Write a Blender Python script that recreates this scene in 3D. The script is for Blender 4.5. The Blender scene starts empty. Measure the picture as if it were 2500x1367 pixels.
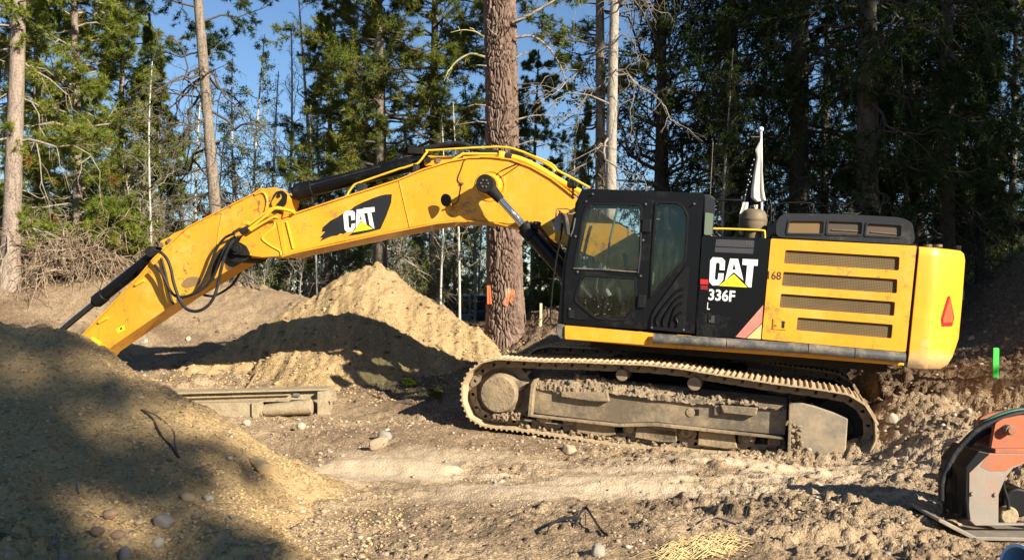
import bpy, bmesh, math, random, time
import numpy as np
from mathutils import Vector, Matrix
from mathutils.geometry import tessellate_polygon

T_START = time.time()
scene = bpy.context.scene
COL = scene.collection
R = math.radians

# ------------------------------------------------------------------ camera, sky, sun, exposure
F = 2220.0            # focal length in pixels of the 2500 px wide photograph
HZ = 700.0            # horizon row
CAMZ = 1.9
cam_data = bpy.data.cameras.new('camera')
cam_data.sensor_width = 36.0
cam_data.lens = 36.0 * F / 2500.0
cam_data.shift_y = (HZ - 1367 / 2) / 2500.0
cam_data.clip_start = 0.1
cam_data.clip_end = 3000.0
cam = bpy.data.objects.new('camera', cam_data)
cam.location = (0, 0, CAMZ)
cam.rotation_euler = (R(90), 0, 0)
COL.objects.link(cam)
scene.camera = cam

SUN_DIR = Vector((1.45, -1.45, 0.98)).normalized()      # towards the sun
SUN_EL = math.asin(SUN_DIR.z)
SUN_ROT = math.atan2(SUN_DIR.x, SUN_DIR.y)
world = bpy.data.worlds.new('World')
scene.world = world
world.use_nodes = True
wn = world.node_tree
wn.nodes.clear()
w_out = wn.nodes.new('ShaderNodeOutputWorld')
w_bg = wn.nodes.new('ShaderNodeBackground')
w_sky = wn.nodes.new('ShaderNodeTexSky')
w_sky.sky_type = 'NISHITA'
w_sky.sun_disc = False
w_sky.sun_elevation = SUN_EL
w_sky.sun_rotation = SUN_ROT
w_sky.altitude = 1200
w_sky.air_density = 1.15
w_sky.dust_density = 0.0
w_sky.ozone_density = 5.0
w_bg.inputs['Strength'].default_value = 0.062
wn.links.new(w_sky.outputs[0], w_bg.inputs['Color'])
wn.links.new(w_bg.outputs[0], w_out.inputs['Surface'])

sun_data = bpy.data.lights.new('sun', 'SUN')
sun_data.energy = 5.0
sun_data.angle = R(0.5)
sun_data.color = (1.0, 0.93, 0.80)
sun = bpy.data.objects.new('sun', sun_data)
sun.rotation_euler = SUN_DIR.to_track_quat('Z', 'Y').to_euler()
sun.location = (30, -30, 30)
COL.objects.link(sun)

scene.view_settings.view_transform = 'Standard'
scene.view_settings.look = 'None'
scene.view_settings.exposure = 1.12
scene.view_settings.gamma = 1.0
scene.view_settings.use_curve_mapping = False
scene.cycles.max_bounces = 6
scene.cycles.diffuse_bounces = 2
scene.cycles.glossy_bounces = 3
scene.cycles.transmission_bounces = 6
scene.cycles.transparent_max_bounces = 12

# ------------------------------------------------------------------ object helpers
def tag(o, label=None, cat=None, group=None, kind=None):
    if label: o['label'] = label
    if cat: o['category'] = cat
    if group: o['group'] = group
    if kind: o['kind'] = kind
    return o

def empty(name, loc=(0, 0, 0), label=None, cat=None, group=None, rot=(0, 0, 0)):
    o = bpy.data.objects.new(name, None)
    o.location = loc
    o.rotation_euler = rot
    COL.objects.link(o)
    return tag(o, label, cat, group)

def link(name, me, mat=None, parent=None, mtx=None):
    o = bpy.data.objects.new(name, me)
    COL.objects.link(o)
    if parent is not None:
        o.parent = parent
    if mtx is not None:
        o.matrix_local = mtx
    if mat is not None and len(me.materials) == 0:
        me.materials.append(mat)
    return o

def copy_tree(o, parent=None):
    c = o.copy()
    COL.objects.link(c)
    if parent is not None:
        c.parent = parent
    for ch in o.children:
        copy_tree(ch, c)
    return c

def at(px, py, y):
    return Vector(((px - 1250) / F * y, y, CAMZ + (HZ - py) / F * y))

def np_mesh(name, verts, faces, smooth=False, attrs=None):
    """verts (N,3) array, faces (M,3|4) array or list of such arrays"""
    me = bpy.data.meshes.new(name)
    if not isinstance(faces, (list, tuple)):
        faces = [faces]
    faces = [np.asarray(f, dtype=np.int32) for f in faces if len(f)]
    verts = np.asarray(verts, dtype=np.float32)
    me.vertices.add(len(verts))
    me.vertices.foreach_set('co', verts.ravel())
    loops = np.concatenate([f.ravel() for f in faces])
    tot = np.concatenate([np.full(len(f), f.shape[1], dtype=np.int32) for f in faces])
    start = np.concatenate([[0], np.cumsum(tot)[:-1]]).astype(np.int32)
    me.loops.add(len(loops))
    me.loops.foreach_set('vertex_index', loops)
    me.polygons.add(len(tot))
    me.polygons.foreach_set('loop_start', start)
    me.polygons.foreach_set('loop_total', tot)
    if smooth:
        me.polygons.foreach_set('use_smooth', np.ones(len(tot), dtype=bool))
    me.update(calc_edges=True)
    if attrs:
        for k, v in attrs.items():
            a = me.attributes.new(k, 'FLOAT', 'POINT')
            a.data.foreach_set('value', np.asarray(v, dtype=np.float32))
    return me

class MB:
    """collects simple solids, builds one mesh object"""
    def __init__(s):
        s.v = []; s.f = []
    def add(s, vs, fs):
        n = len(s.v)
        s.v += [tuple(v) for v in vs]
        s.f += [tuple(i + n for i in f) for f in fs]
        return s
    def box(s, x0, x1, y0, y1, z0, z1):
        return s.add([(x0,y0,z0),(x1,y0,z0),(x1,y1,z0),(x0,y1,z0),(x0,y0,z1),(x1,y0,z1),(x1,y1,z1),(x0,y1,z1)],
                     [(0,3,2,1),(4,5,6,7),(0,1,5,4),(1,2,6,5),(2,3,7,6),(3,0,4,7)])
    def prism(s, poly, y0, y1, holes=(), y1poly=None):
        """poly of (x,z) extruded from y0 to y1 (y0 may be a callable(x,z))"""
        rings = [list(poly)] + [list(h) for h in holes]
        pts = [p for r in rings for p in r]
        n = len(pts)
        f0 = y0 if callable(y0) else (lambda x, z: y0)
        f1 = y1 if callable(y1) else (lambda x, z: y1)
        vs = [(x, f0(x, z), z) for x, z in pts] + [(x, f1(x, z), z) for x, z in pts]
        tris = tessellate_polygon([[Vector((x, z, 0)) for x, z in r] for r in rings])
        fs = [tuple(t) for t in tris] + [tuple(i + n for i in reversed(t)) for t in tris]
        k = 0
        for r in rings:
            m = len(r)
            for i in range(m):
                a = k + i; b = k + (i + 1) % m
                fs.append((a, b, b + n, a + n))
            k += m
        return s.add(vs, fs)
    def tube(s, pts, r, n=8, cap=True):
        pts = [Vector(p) for p in pts]
        K = len(pts)
        rs = r if isinstance(r, (list, tuple)) else [r] * K
        up = Vector((0, 1, 0.01))
        vs = []
        prev = None
        for i, p in enumerate(pts):
            d = (pts[min(i + 1, K - 1)] - pts[max(i - 1, 0)])
            if d.length < 1e-9: d = Vector((0, 0, 1))
            d.normalize()
            if prev is None:
                a = d.cross(up)
                if a.length < 0.05: a = d.cross(Vector((1, 0, 0)))
            else:
                a = prev - d * prev.dot(d)
            a.normalize(); prev = a
            b = d.cross(a)
            for j in range(n):
                t = 2 * math.pi * j / n
                vs.append(p + (a * math.cos(t) + b * math.sin(t)) * rs[i])
        fs = []
        for i in range(K - 1):
            for j in range(n):
                fs.append((i*n + j, i*n + (j+1) % n, (i+1)*n + (j+1) % n, (i+1)*n + j))
        if cap:
            fs.append(tuple(range(n))[::-1])
            fs.append(tuple((K-1)*n + j for j in range(n)))
        return s.add(vs, fs)
    def cyl(s, a, b, r, n=24, r2=None):
        return s.tube([a, b], [r, r if r2 is None else r2], n)
    def build(s, name, mat, parent=None, mtx=None, bevel=0, smooth=None, seg=2):
        bm = bmesh.new()
        vv = [bm.verts.new(v) for v in s.v]
        for f in s.f:
            if len(set(f)) > 2:
                try: bm.faces.new([vv[i] for i in f])
                except ValueError: pass
        bmesh.ops.recalc_face_normals(bm, faces=bm.faces)
        me = bpy.data.meshes.new(name)
        bm.to_mesh(me); bm.free()
        o = link(name, me, mat, parent, mtx)
        if smooth is not None:
            me.polygons.foreach_set('use_smooth', [True] * len(me.polygons))
            me.set_sharp_from_angle(angle=R(smooth))
        if bevel:
            md = o.modifiers.new('bevel', 'BEVEL')
            md.width = bevel; md.segments = seg; md.limit_method = 'ANGLE'; md.angle_limit = R(35)
            md.use_clamp_overlap = True
        return o

def smooth_path(pts, k=5):
    """Catmull-Rom through points"""
    P = [Vector(p) for p in pts]
    if len(P) < 3: return P
    P = [P[0] * 2 - P[1]] + P + [P[-1] * 2 - P[-2]]
    out = []
    for i in range(1, len(P) - 2):
        for j in range(k):
            t = j / k
            a, b, c, d = P[i-1], P[i], P[i+1], P[i+2]
            out.append(0.5 * ((2*b) + (c-a)*t + (2*a-5*b+4*c-d)*t*t + (3*b-a-3*c+d)*t**3))
    out.append(P[-2])
    return out

# ------------------------------------------------------------------ noise
def _h(ix, iy, seed):
    with np.errstate(over='ignore'):
        h = (ix.astype(np.int64) * 374761393 + iy.astype(np.int64) * 668265263 + seed * 1442695041) & 0xffffffff
        h = ((h ^ (h >> 13)) * 1274126177) & 0xffffffff
        h = h ^ (h >> 16)
    return (h & 0xffffff) / float(0xffffff)

def vnoise(x, y, seed=0):
    ix = np.floor(x); iy = np.floor(y)
    fx = x - ix; fy = y - iy
    fx = fx*fx*(3-2*fx); fy = fy*fy*(3-2*fy)
    a = _h(ix, iy, seed); b = _h(ix+1, iy, seed); c = _h(ix, iy+1, seed); d = _h(ix+1, iy+1, seed)
    return (a*(1-fx)+b*fx)*(1-fy) + (c*(1-fx)+d*fx)*fy

def fbm(x, y, seed=0, octv=4, gain=0.5):
    s = 0; a = 1; t = 0
    ca, sa = math.cos(0.6), math.sin(0.6)
    for o in range(octv):
        s = s + a * (vnoise(x, y, seed + o*17) - 0.5); t += a
        x, y = (x*ca - y*sa)*2.03 + 3.7, (x*sa + y*ca)*2.03 + 1.3
        a *= gain
    return s / t * 2

def clods(x, y, size, seed, cover=0.5):
    """irregular lumps: height 0..1 of jittered, warped cells"""
    x = x / size; y = y / size
    wx = vnoise(x*2.1, y*2.1, seed+40) - .5; wy = vnoise(x*2.1+9, y*2.1, seed+41) - .5
    wx += .5*(vnoise(x*5.3, y*5.3, seed+42) - .5); wy += .5*(vnoise(x*5.3+4, y*5.3, seed+43) - .5)
    x = x + wx*.75; y = y + wy*.75
    ix = np.floor(x); iy = np.floor(y)
    best = np.zeros_like(x)
    for dx in (-1, 0, 1):
        for dy in (-1, 0, 1):
            jx = ix + dx; jy = iy + dy
            px = jx + _h(jx, jy, seed); py = jy + _h(jx, jy, seed + 5)
            r = 0.22 + 0.45 * _h(jx, jy, seed + 9)
            on = _h(jx, jy, seed + 13) < cover
            sl = (_h(jx, jy, seed+21)-.5)*(x-px) + (_h(jx, jy, seed+22)-.5)*(y-py)
            ad = np.abs(x-px); bd = np.abs(y-py)
            d2 = (np.maximum(np.maximum(ad, bd)*1.08, (ad+bd)*.78) / r)
            hgt = np.minimum(np.clip(1 - d2**2, 0, 1)**.7, .72)*1.25 * r * on * (1 + sl*1.6)
            best = np.maximum(best, hgt)
    return best * (.75 + .5*vnoise(x*3.3, y*3.3, seed+50))

def rbf(ctrl, smooth=0.02):
    c = np.array(ctrl, dtype=float)
    P = c[:, :2]; z = c[:, 2]
    D = np.linalg.norm(P[:, None] - P[None], axis=2)
    n = len(P)
    A = np.zeros((n+3, n+3))
    A[:n, :n] = -np.sqrt(D*D + 0.25) - np.eye(n) * smooth
    A[:n, n] = 1; A[:n, n+1:] = P; A[n, :n] = 1; A[n+1:, :n] = P.T
    w = np.linalg.solve(A, np.concatenate([z, [0, 0, 0]]))
    def ev(x, y):
        s = w[n] + w[n+1]*x + w[n+2]*y
        for i in range(n):
            s = s - w[i] * np.sqrt((x-P[i, 0])**2 + (y-P[i, 1])**2 + 0.25)
        return s
    return ev

# ------------------------------------------------------------------ materials
def new_mat(name):
    m = bpy.data.materials.new(name)
    m.use_nodes = True
    nt = m.node_tree
    b = nt.nodes['Principled BSDF']
    return m, nt, b

def N(nt, typ, **kw):
    n = nt.nodes.new(typ)
    for k, v in kw.items():
        if k in n.inputs: n.inputs[k].default_value = v
        else: setattr(n, k, v)
    return n

def noise(nt, co, scale, detail=4, rough=0.55, dist=0.0):
    n = nt.nodes.new('ShaderNodeTexNoise')
    n.inputs['Scale'].default_value = scale
    n.inputs['Detail'].default_value = detail
    n.inputs['Roughness'].default_value = rough
    n.inputs['Distortion'].default_value = dist
    nt.links.new(co, n.inputs['Vector'])
    return n.outputs['Fac']

def ramp(nt, fac, lo, hi, a=0.0, b=1.0):
    n = nt.nodes.new('ShaderNodeMapRange')
    n.inputs['From Min'].default_value = lo; n.inputs['From Max'].default_value = hi
    n.inputs['To Min'].default_value = a; n.inputs['To Max'].default_value = b
    n.clamp = True
    nt.links.new(fac, n.inputs['Value'])
    return n.outputs['Result']

def mix(nt, fac, a, b):
    n = nt.nodes.new('ShaderNodeMix'); n.data_type = 'RGBA'
    for sock, v in ((n.inputs['Factor'], fac), (n.inputs['A'], a), (n.inputs['B'], b)):
        if isinstance(v, (int, float)): sock.default_value = v
        elif isinstance(v, tuple): sock.default_value = (*v, 1) if len(v) == 3 else v
        else: nt.links.new(v, sock)
    return n.outputs['Result']

def mathn(nt, op, a, b=0.0):
    n = nt.nodes.new('ShaderNodeMath'); n.operation = op; n.use_clamp = False
    for i, v in enumerate((a, b)):
        if isinstance(v, (int, float)): n.inputs[i].default_value = v
        else: nt.links.new(v, n.inputs[i])
    return n.outputs[0]

def coord(nt, kind='Object', scale=None):
    c = nt.nodes.new('ShaderNodeTexCoord').outputs[kind]
    if scale:
        m = nt.nodes.new('ShaderNodeMapping'); m.inputs['Scale'].default_value = scale
        nt.links.new(c, m.inputs['Vector']); return m.outputs[0]
    return c

def bump(nt, b, h, strength, dist):
    n = nt.nodes.new('ShaderNodeBump')
    n.inputs['Strength'].default_value = strength; n.inputs['Distance'].default_value = dist
    nt.links.new(h, n.inputs['Height'])
    nt.links.new(n.outputs[0], b.inputs['Normal'])
    return n

def attr(nt, name):
    a = nt.nodes.new('ShaderNodeAttribute'); a.attribute_name = name
    return a.outputs['Fac']

def mat_basic(name, col, rough=0.5, metal=0.0, dirt=None, dirt_amt=0.5, dscale=3.0, col2=None, bumps=None, coat=0.0, streak=False, world=False):
    """base colour with a broad tone variation and dirt patches"""
    m, nt, b = new_mat(name)
    co = coord(nt)
    c = mix(nt, ramp(nt, noise(nt, co, 1.3, 3), 0.3, 0.7), col, col2 or tuple(min(1, x*0.86) for x in col))
    if dirt:
        n1 = noise(nt, co, dscale, 8, 0.65)
        n2 = noise(nt, co, dscale*7, 4, 0.7)
        s = mathn(nt, 'ADD', mathn(nt, 'MULTIPLY', n1, 0.7), mathn(nt, 'MULTIPLY', n2, 0.3))
        msk = ramp(nt, s, 0.62 - 0.26*dirt_amt, 0.72 - 0.12*dirt_amt, 0, min(1, 0.35 + 0.6*dirt_amt))
        c = mix(nt, msk, c, dirt)
        rr = ramp(nt, msk, 0, 1, rough, 0.9)
        nt.links.new(rr, b.inputs['Roughness'])
    else:
        b.inputs['Roughness'].default_value = rough
    nt.links.new(c, b.inputs['Base Color'])
    b.inputs['Metallic'].default_value = metal
    b.inputs['Coat Weight'].default_value = coat
    if bumps:
        bump(nt, b, noise(nt, co, bumps[0], 6, 0.65), bumps[1], bumps[2])
    return m
# ================================================================== TERRAIN
def C3(px, py, y):
    p = at(px, py, y); return (p.x, p.y, p.z)

ground_ctrl = [
    (0, -20, .25), (-20, -10, .3), (20, -15, .3), (0, 0, .2), (-4, 2, .25), (4, 2, .2), (0, 4.5, .1), (-12, 3, .5), (12, 3, .2),
    (-25, 10, .9), (25, 8, .8),
    C3(1250, 1367, 6.25), C3(2400, 1367, 6.3), C3(500, 1367, 6.1), C3(2350, 1296, 6.9), C3(2290, 1300, 7.0), C3(2480, 1335, 6.8), C3(2500, 1290, 7.4), C3(1700, 1250, 7.6), C3(1100, 1230, 7.9),
    C3(1200, 1130, 9.8), C3(800, 1165, 9.1), C3(1700, 1140, 9.6), C3(1450, 1180, 8.8), C3(2000, 1160, 9.2),
    C3(1150, 1060, 11.4), C3(1300, 1085, 11.0), C3(1600, 1115, 10.55), C3(1850, 1125, 10.2), C3(2150, 1110, 10.1), C3(2250, 1080, 9.9),
    C3(1000, 1050, 11.8), C3(800, 1018, 12.7), C3(600, 1040, 12.0), C3(880, 1100, 10.5), C3(700, 1120, 10.2),
    C3(950, 965, 13.8), C3(1080, 960, 13.6), C3(1120, 1020, 12.6),
    C3(1235, 852, 17.1), C3(1320, 820, 16.2), C3(1330, 765, 17.6), C3(1200, 880, 15.6),
    C3(300, 880, 16.8), C3(330, 915, 15.6), C3(450, 915, 15.6), C3(100, 860, 16.4), (-9, 13, .5), (-8, 11, .35), C3(500, 880, 16.8),
    C3(0, 700, 20.2), C3(200, 676, 20.5), C3(330, 662, 20.7), C3(480, 688, 20.7), C3(600, 705, 20.5), C3(720, 726, 20.4), C3(800, 748, 20.4), (-15, 20.2, 2.1),
    C3(200, 785, 18.4), C3(500, 805, 18.5), C3(40, 775, 18.4),
    (-13, 24, .9), (-9, 24, .9), (-5, 24, .8), (-1, 22, .9), (2, 20, .95),
    C3(2400, 880, 14), C3(2400, 790, 16.2), C3(2170, 930, 13), C3(2450, 960, 11.6), C3(2300, 1010, 10.9), C3(2460, 1050, 10), C3(2230, 1150, 9.1),
    C3(2370, 750, 17.6), C3(2420, 705, 17.4), C3(2500, 640, 17.2), (11.5, 17.3, 3.1), (14, 17.5, 3.2), (18, 17, 2.6), C3(2500, 730, 15.6),
    (9.5, 20.5, 1.6), (13, 21, 1.9), (7, 20.5, 1.35),
    (2.2, 12.6, -0.02), (3.5, 13.5, .25), (1.0, 13.8, .35), (5, 12.5, .3), (5.5, 11, .15), (4.5, 15.5, .9), (2, 16.5, 1.05),
    (-14, 30, .2), (0, 26, .15), (-8, 26, .25), (8, 26, .5), (14, 30, .6), (0, 40, .1), (-25, 45, .2), (25, 45, .4), (0, 70, .3), (-60, 80, .5), (60, 80, .5),
    (-60, 20, 1.2), (60, 20, 1.2), (-50, -40, .4), (50, -40, .4), (0, -60, .3),
]
g_ev = rbf(ground_ctrl)
def ground_base(x, y):
    x = np.asarray(x, float); y = np.asarray(y, float)
    xx = np.clip(x, -60, 60); yy = np.clip(y, -60, 80)
    return g_ev(xx, yy)

def terrain_detail(x, y):
    """clumpy dug soil, rutted near the machine"""
    d = np.maximum(y, 0)
    sand = strip_mask(x, y)
    rough = 1 - 0.72 * sand
    big = fbm(x*0.5, y*0.6, 3, 4) * 0.10
    mid = fbm(x*1.7, y*1.9, 11, 4) * 0.07
    zone = np.clip(fbm(x*0.35 + 4, y*0.45, 41, 3) * 2.2 + 0.55 + np.clip((x-3.5)*.08, 0, .25), 0.12, 1.15)
    lumps = clods(x, y, 0.40, 5, 0.12)*0.10 + clods(x, y, 0.17, 21, 0.35)*0.085 + clods(x+3, y, 0.085, 31, 0.45)*0.06 + clods(x, y+7, 0.045, 71, 0.5)*0.035
    fine = fbm(x*11, y*11, 51, 4, 0.65) * 0.022 + (0.5-np.abs(fbm(x*5, y*5, 61, 4, .6)))*0.035
    flat = np.clip(1.3 - np.sqrt(((x-3.95)/1.0)**2 + ((y-7.3)/.75)**2), 0, 1)
    rough = rough*(1-.8*flat)
    z = big*(1-.7*flat) + mid*rough + (lumps*zone + fine) * rough
    # track ruts pressed into the soil in front of the machine
    z = z + sand * (np.sin((y + 0.18*np.sin(x*1.3) + 0.12*x) * 7.0) * 0.035 + 0.03)
    return z

def strip_mask(x, y):
    """pale ashy sand streaks scraped flat in front of the tracks"""
    yy = y + 0.25*np.sin(x*0.9+0.6) + fbm(x*0.8, y*1.2, 91, 3)*0.5
    a = np.clip(1.15 - np.abs(yy - (9.15 + 0.04*(x-0.5))) / 1.3, 0, 1) * np.clip((x + 2.5) / 0.6, 0, 1) * np.clip((5.4 - x) / 2.5, 0, 1)
    b = np.clip(1 - np.abs(yy - (8.2 - 0.35*(x-2.0))) / 0.3, 0, 1) * np.clip((x - 0.5) / 0.8, 0, 1) * np.clip((4.6 - x) / 1.5, 0, 1) * 0.6
    n = np.clip(fbm(x*.9, y*3.2, 93, 4, 0.6) * 2.6 + 0.85, 0, 1)
    return np.clip(np.maximum(a, b) * n, 0, 1)

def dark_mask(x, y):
    """darker soil tone on the right bank and round the tree"""
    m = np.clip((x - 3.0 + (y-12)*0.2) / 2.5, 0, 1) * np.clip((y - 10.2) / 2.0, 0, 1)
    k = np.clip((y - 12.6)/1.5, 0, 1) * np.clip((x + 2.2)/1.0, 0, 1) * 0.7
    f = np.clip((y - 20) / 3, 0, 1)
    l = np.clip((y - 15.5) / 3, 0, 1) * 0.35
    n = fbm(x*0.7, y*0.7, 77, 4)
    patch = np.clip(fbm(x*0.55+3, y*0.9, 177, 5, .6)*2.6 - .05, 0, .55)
    dark_spot = .7*np.exp(-(((x+1.6)/1.3)**2 + ((y-13.2)/1.2)**2))  # rounded patch of darker soil before the tall pile
    return np.clip(np.maximum(np.maximum(m, k), np.maximum(f, l)) + n*0.35 - 0.05 + patch + dark_spot, 0, 1)

def make_soil_mat(name, base, dark, pale, attr_pale=True, sand=False):
    m, nt, b = new_mat(name)
    co = coord(nt)
    n_big = noise(nt, co, 0.9, 5, 0.6)
    n_mid = noise(nt, co, 6.0, 6, 0.65)
    n_fine = noise(nt, co, 45.0, 5, 0.7)
    c = mix(nt, ramp(nt, n_big, 0.35, 0.65), base, tuple(v*0.80 for v in base))
    c = mix(nt, ramp(nt, n_mid, 0.45, 0.75, 0, 0.55), c, dark)
    if attr_pale:
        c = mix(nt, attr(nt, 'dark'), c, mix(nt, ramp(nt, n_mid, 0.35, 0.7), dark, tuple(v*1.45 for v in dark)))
    # pebbles and crumbs as colour speckle
    vo = nt.nodes.new('ShaderNodeTexVoronoi'); vo.inputs['Scale'].default_value = 48.0
    nt.links.new(co, vo.inputs['Vector'])
    sp = nt.nodes.new('ShaderNodeSeparateColor'); nt.links.new(vo.outputs['Color'], sp.inputs[0])
    c = mix(nt, ramp(nt, sp.outputs[0], 0.88, 0.92, 0, 0.28), c, tuple(min(.8, v*1.15) for v in pale) if not sand else pale)
    c = mix(nt, ramp(nt, sp.outputs[1], 0.80, 0.85, 0, 0.5), c, tuple(v*0.5 for v in dark))
    if attr_pale:
        c = mix(nt, ramp(nt, attr(nt, 'pale'), 0.05, 0.75, 0, 0.85), c, mix(nt, ramp(nt, n_mid, 0.40, 0.62, 0, .65), pale, base))
    nt.links.new(c, b.inputs['Base Color'])
    b.inputs['Roughness'].default_value = 0.95
    b.inputs['Specular IOR Level'].default_value = 0.04
    h = mathn(nt, 'ADD', mathn(nt, 'MULTIPLY', n_fine, 1.0), mathn(nt, 'ADD', mathn(nt, 'MULTIPLY', n_mid, 0.35), mathn(nt, 'MULTIPLY', vo.outputs['Distance'], -0.5)))
    bn = bump(nt, b, h, 0.8, 0.028)
    if attr_pale: nt.links.new(ramp(nt, attr(nt, 'pale'), .1, .7, .8, .6), bn.inputs['Strength'])
    return m

M_SOIL = make_soil_mat('dug_soil', (0.485, 0.345, 0.205), (0.165, 0.11, 0.068), (0.62, 0.49, 0.33))
M_SAND = make_soil_mat('loose_sand', (0.51, 0.35, 0.17), (0.33, 0.215, 0.105), (0.62, 0.48, 0.28), attr_pale=False, sand=True)

def build_ground():
    s_in = np.linspace(-1, 1, 601)
    ext = np.array([1.06, 1.14, 1.25, 1.4, 1.7, 2.2, 3.2, 5, 8, 14, 24])
    s = np.concatenate([-ext[::-1], s_in, ext])
    rows = [-140, -90, -55, -30, -16, -9, -5, -2, 0, 1.2, 2.2, 3.0]
    y = 3.6
    while y < 26: rows.append(y); y += max(0.016, y*0.0041)
    while y < 320: rows.append(y); y *= 1.06
    rows = np.array(rows)
    W = np.maximum(0.62*rows + 1.0, 4.0)
    W = np.where(rows < 3.6, 5.0, W)
    X = s[None, :] * W[:, None]
    Y = np.repeat(rows[:, None], len(s), 1)
    Z = ground_base(X, Y)
    near = np.clip((32 - Y) / 10, 0, 1) * np.clip((Y - 0.5), 0, 1)
    Z = Z + terrain_detail(X, Y) * near
    # flatten a bed for the tracks
    for (cx, cy) in ((1.73, 11.0), (2.49, 13.47)):
        ux, uy = math.cos(R(-17)), math.sin(R(-17))
        a = (X-cx)*ux + (Y-cy)*uy; b_ = -(X-cx)*uy + (Y-cy)*ux
        inside = np.clip(1.5 - np.abs(b_ - 0.20)/0.55, 0, 1) * np.clip((2.75 - np.abs(a))*4, 0, 1) * (np.clip((1.3 - a)*1.2, 0, 1) if cy < 12 else 1)
        lvl = -0.075 - 0.052*a + 0.03*fbm(X*5, Y*5, 7, 3)
        Z = Z*(1-inside) + np.minimum(Z, lvl)*inside
    nr, nc = X.shape
    idx = np.arange(nr*nc).reshape(nr, nc)
    faces = np.stack([idx[:-1, :-1].ravel(), idx[:-1, 1:].ravel(), idx[1:, 1:].ravel(), idx[1:, :-1].ravel()], 1)
    v = np.stack([X.ravel(), Y.ravel(), Z.ravel()], 1)
    me = np_mesh('ground', v, faces, True, {'pale': strip_mask(X, Y).ravel(), 'dark': dark_mask(X, Y).ravel()})
    o = link('ground', me, M_SOIL)
    tag(o, kind='structure')
    return o
ground = build_ground()

def height(x, y):
    x = np.atleast_1d(np.asarray(x, float)); y = np.atleast_1d(np.asarray(y, float))
    near = np.clip((32 - y) / 10, 0, 1) * np.clip((y - 0.5), 0, 1)
    return ground_base(x, y) + terrain_detail(x, y) * near
def hz(x, y): return float(height(x, y)[0])

def build_pile(name, ctrl, bounds, step, seed, label, rough=1.0, lumps_front=None):
    ev = ctrl if callable(ctrl) else rbf(ctrl)
    x0, x1, y0, y1 = bounds
    X, Y = np.meshgrid(np.arange(x0, x1, step), np.arange(y0, y1, step))
    P = ev(X, Y)
    G = ground_base(X, Y)
    n = fbm(X*1.2, Y*1.2, seed, 4)*0.10 + fbm(X*4, Y*4, seed+3, 4, .6)*0.045
    # run-off grooves down the face
    n += -np.abs(fbm(X*5.0 + Y*0.35, Y*0.9, seed+8, 3)) * 0.07 * rough
    n += clods(X, Y, 0.16, seed+20, 0.22)*0.05 + clods(X, Y, 0.07, seed+30, 0.4)*0.035 + fbm(X*16, Y*16, seed+40, 3, .6)*0.014
    if lumps_front is not None:
        k = lumps_front(X, Y)
        n += k * (clods(X, Y, 0.30, seed+50, 0.35)*0.16 + clods(X, Y, 0.13, seed+51, 0.5)*0.09)
    Z = P + n * np.clip((P - G + 0.35) / 0.5, 0.2, 1)
    keep = (Z > G - 0.25)
    Z = np.where(keep, Z, G - 0.3)
    nr, nc = X.shape
    idx = np.arange(nr*nc).reshape(nr, nc)
    q = np.stack([idx[:-1, :-1].ravel(), idx[:-1, 1:].ravel(), idx[1:, 1:].ravel(), idx[1:, :-1].ravel()], 1)
    kf = keep.ravel()[q].any(1)
    q = q[kf]
    used = np.unique(q)
    remap = np.zeros(nr*nc, int); remap[used] = np.arange(len(used))
    v = np.stack([X.ravel(), Y.ravel(), Z.ravel()], 1)[used]
    me = np_mesh(name, v, remap[q], True)
    o = link(name, me, M_SAND)
    tag(o, label, 'sand pile')
    return o, (lambda a, b: float(ev(np.array([a]), np.array([b]))[0]))

def ridge_pile(ridge, sf, sb, extra=()):
    """heap spilling at its own slope from every point of a crest line"""
    pts = []
    for (a, b) in zip(ridge[:-1], ridge[1:]):
        for t in np.linspace(0, 1, 9)[:-1]:
            pts.append([a[i]*(1-t)+b[i]*t for i in range(3)])
    pts.append(list(ridge[-1]))
    def ev(x, y):
        h = np.full(np.shape(x), -5.0)
        for (cx, cy, cz) in pts:
            dx = x-cx; dy = y-cy
            d = np.sqrt(dx*dx*2.3 + dy*dy*np.where(dy < 0, 1.0, (sb/sf)**2) + .02)
            h = np.maximum(h, cz + .05 - sf*d*(1-.02*d))
        for (cx, cy, cz, rr) in extra:
            d = np.sqrt((x-cx)**2+(y-cy)**2+.03)
            h = np.logaddexp(h*9, (cz-rr*d)*9)/9
        return h
    return ev
centre_ctrl = ridge_pile([C3(400, 912, 15.7), C3(540, 848, 16.5), C3(640, 795, 17.1), C3(720, 748, 17.6), C3(800, 700, 18.0), C3(860, 664, 18.2), C3(925, 640, 18.3), C3(985, 690, 18.0), C3(1050, 724, 17.6), C3(1100, 772, 17.2), C3(1160, 800, 16.7), C3(1205, 850, 16.1)], .585, .75,
    extra=[(*C3(770, 866, 15.25), .6), (*C3(1080, 860, 15.4), .75)])
sand_pile, sp_ev = build_pile('sand_pile', centre_ctrl, (-8, 1.0, 13.0, 20.6), 0.033, 200,
    'tall tan sand pile beneath the boom with the machine shadow across its face', 1.3)

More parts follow.
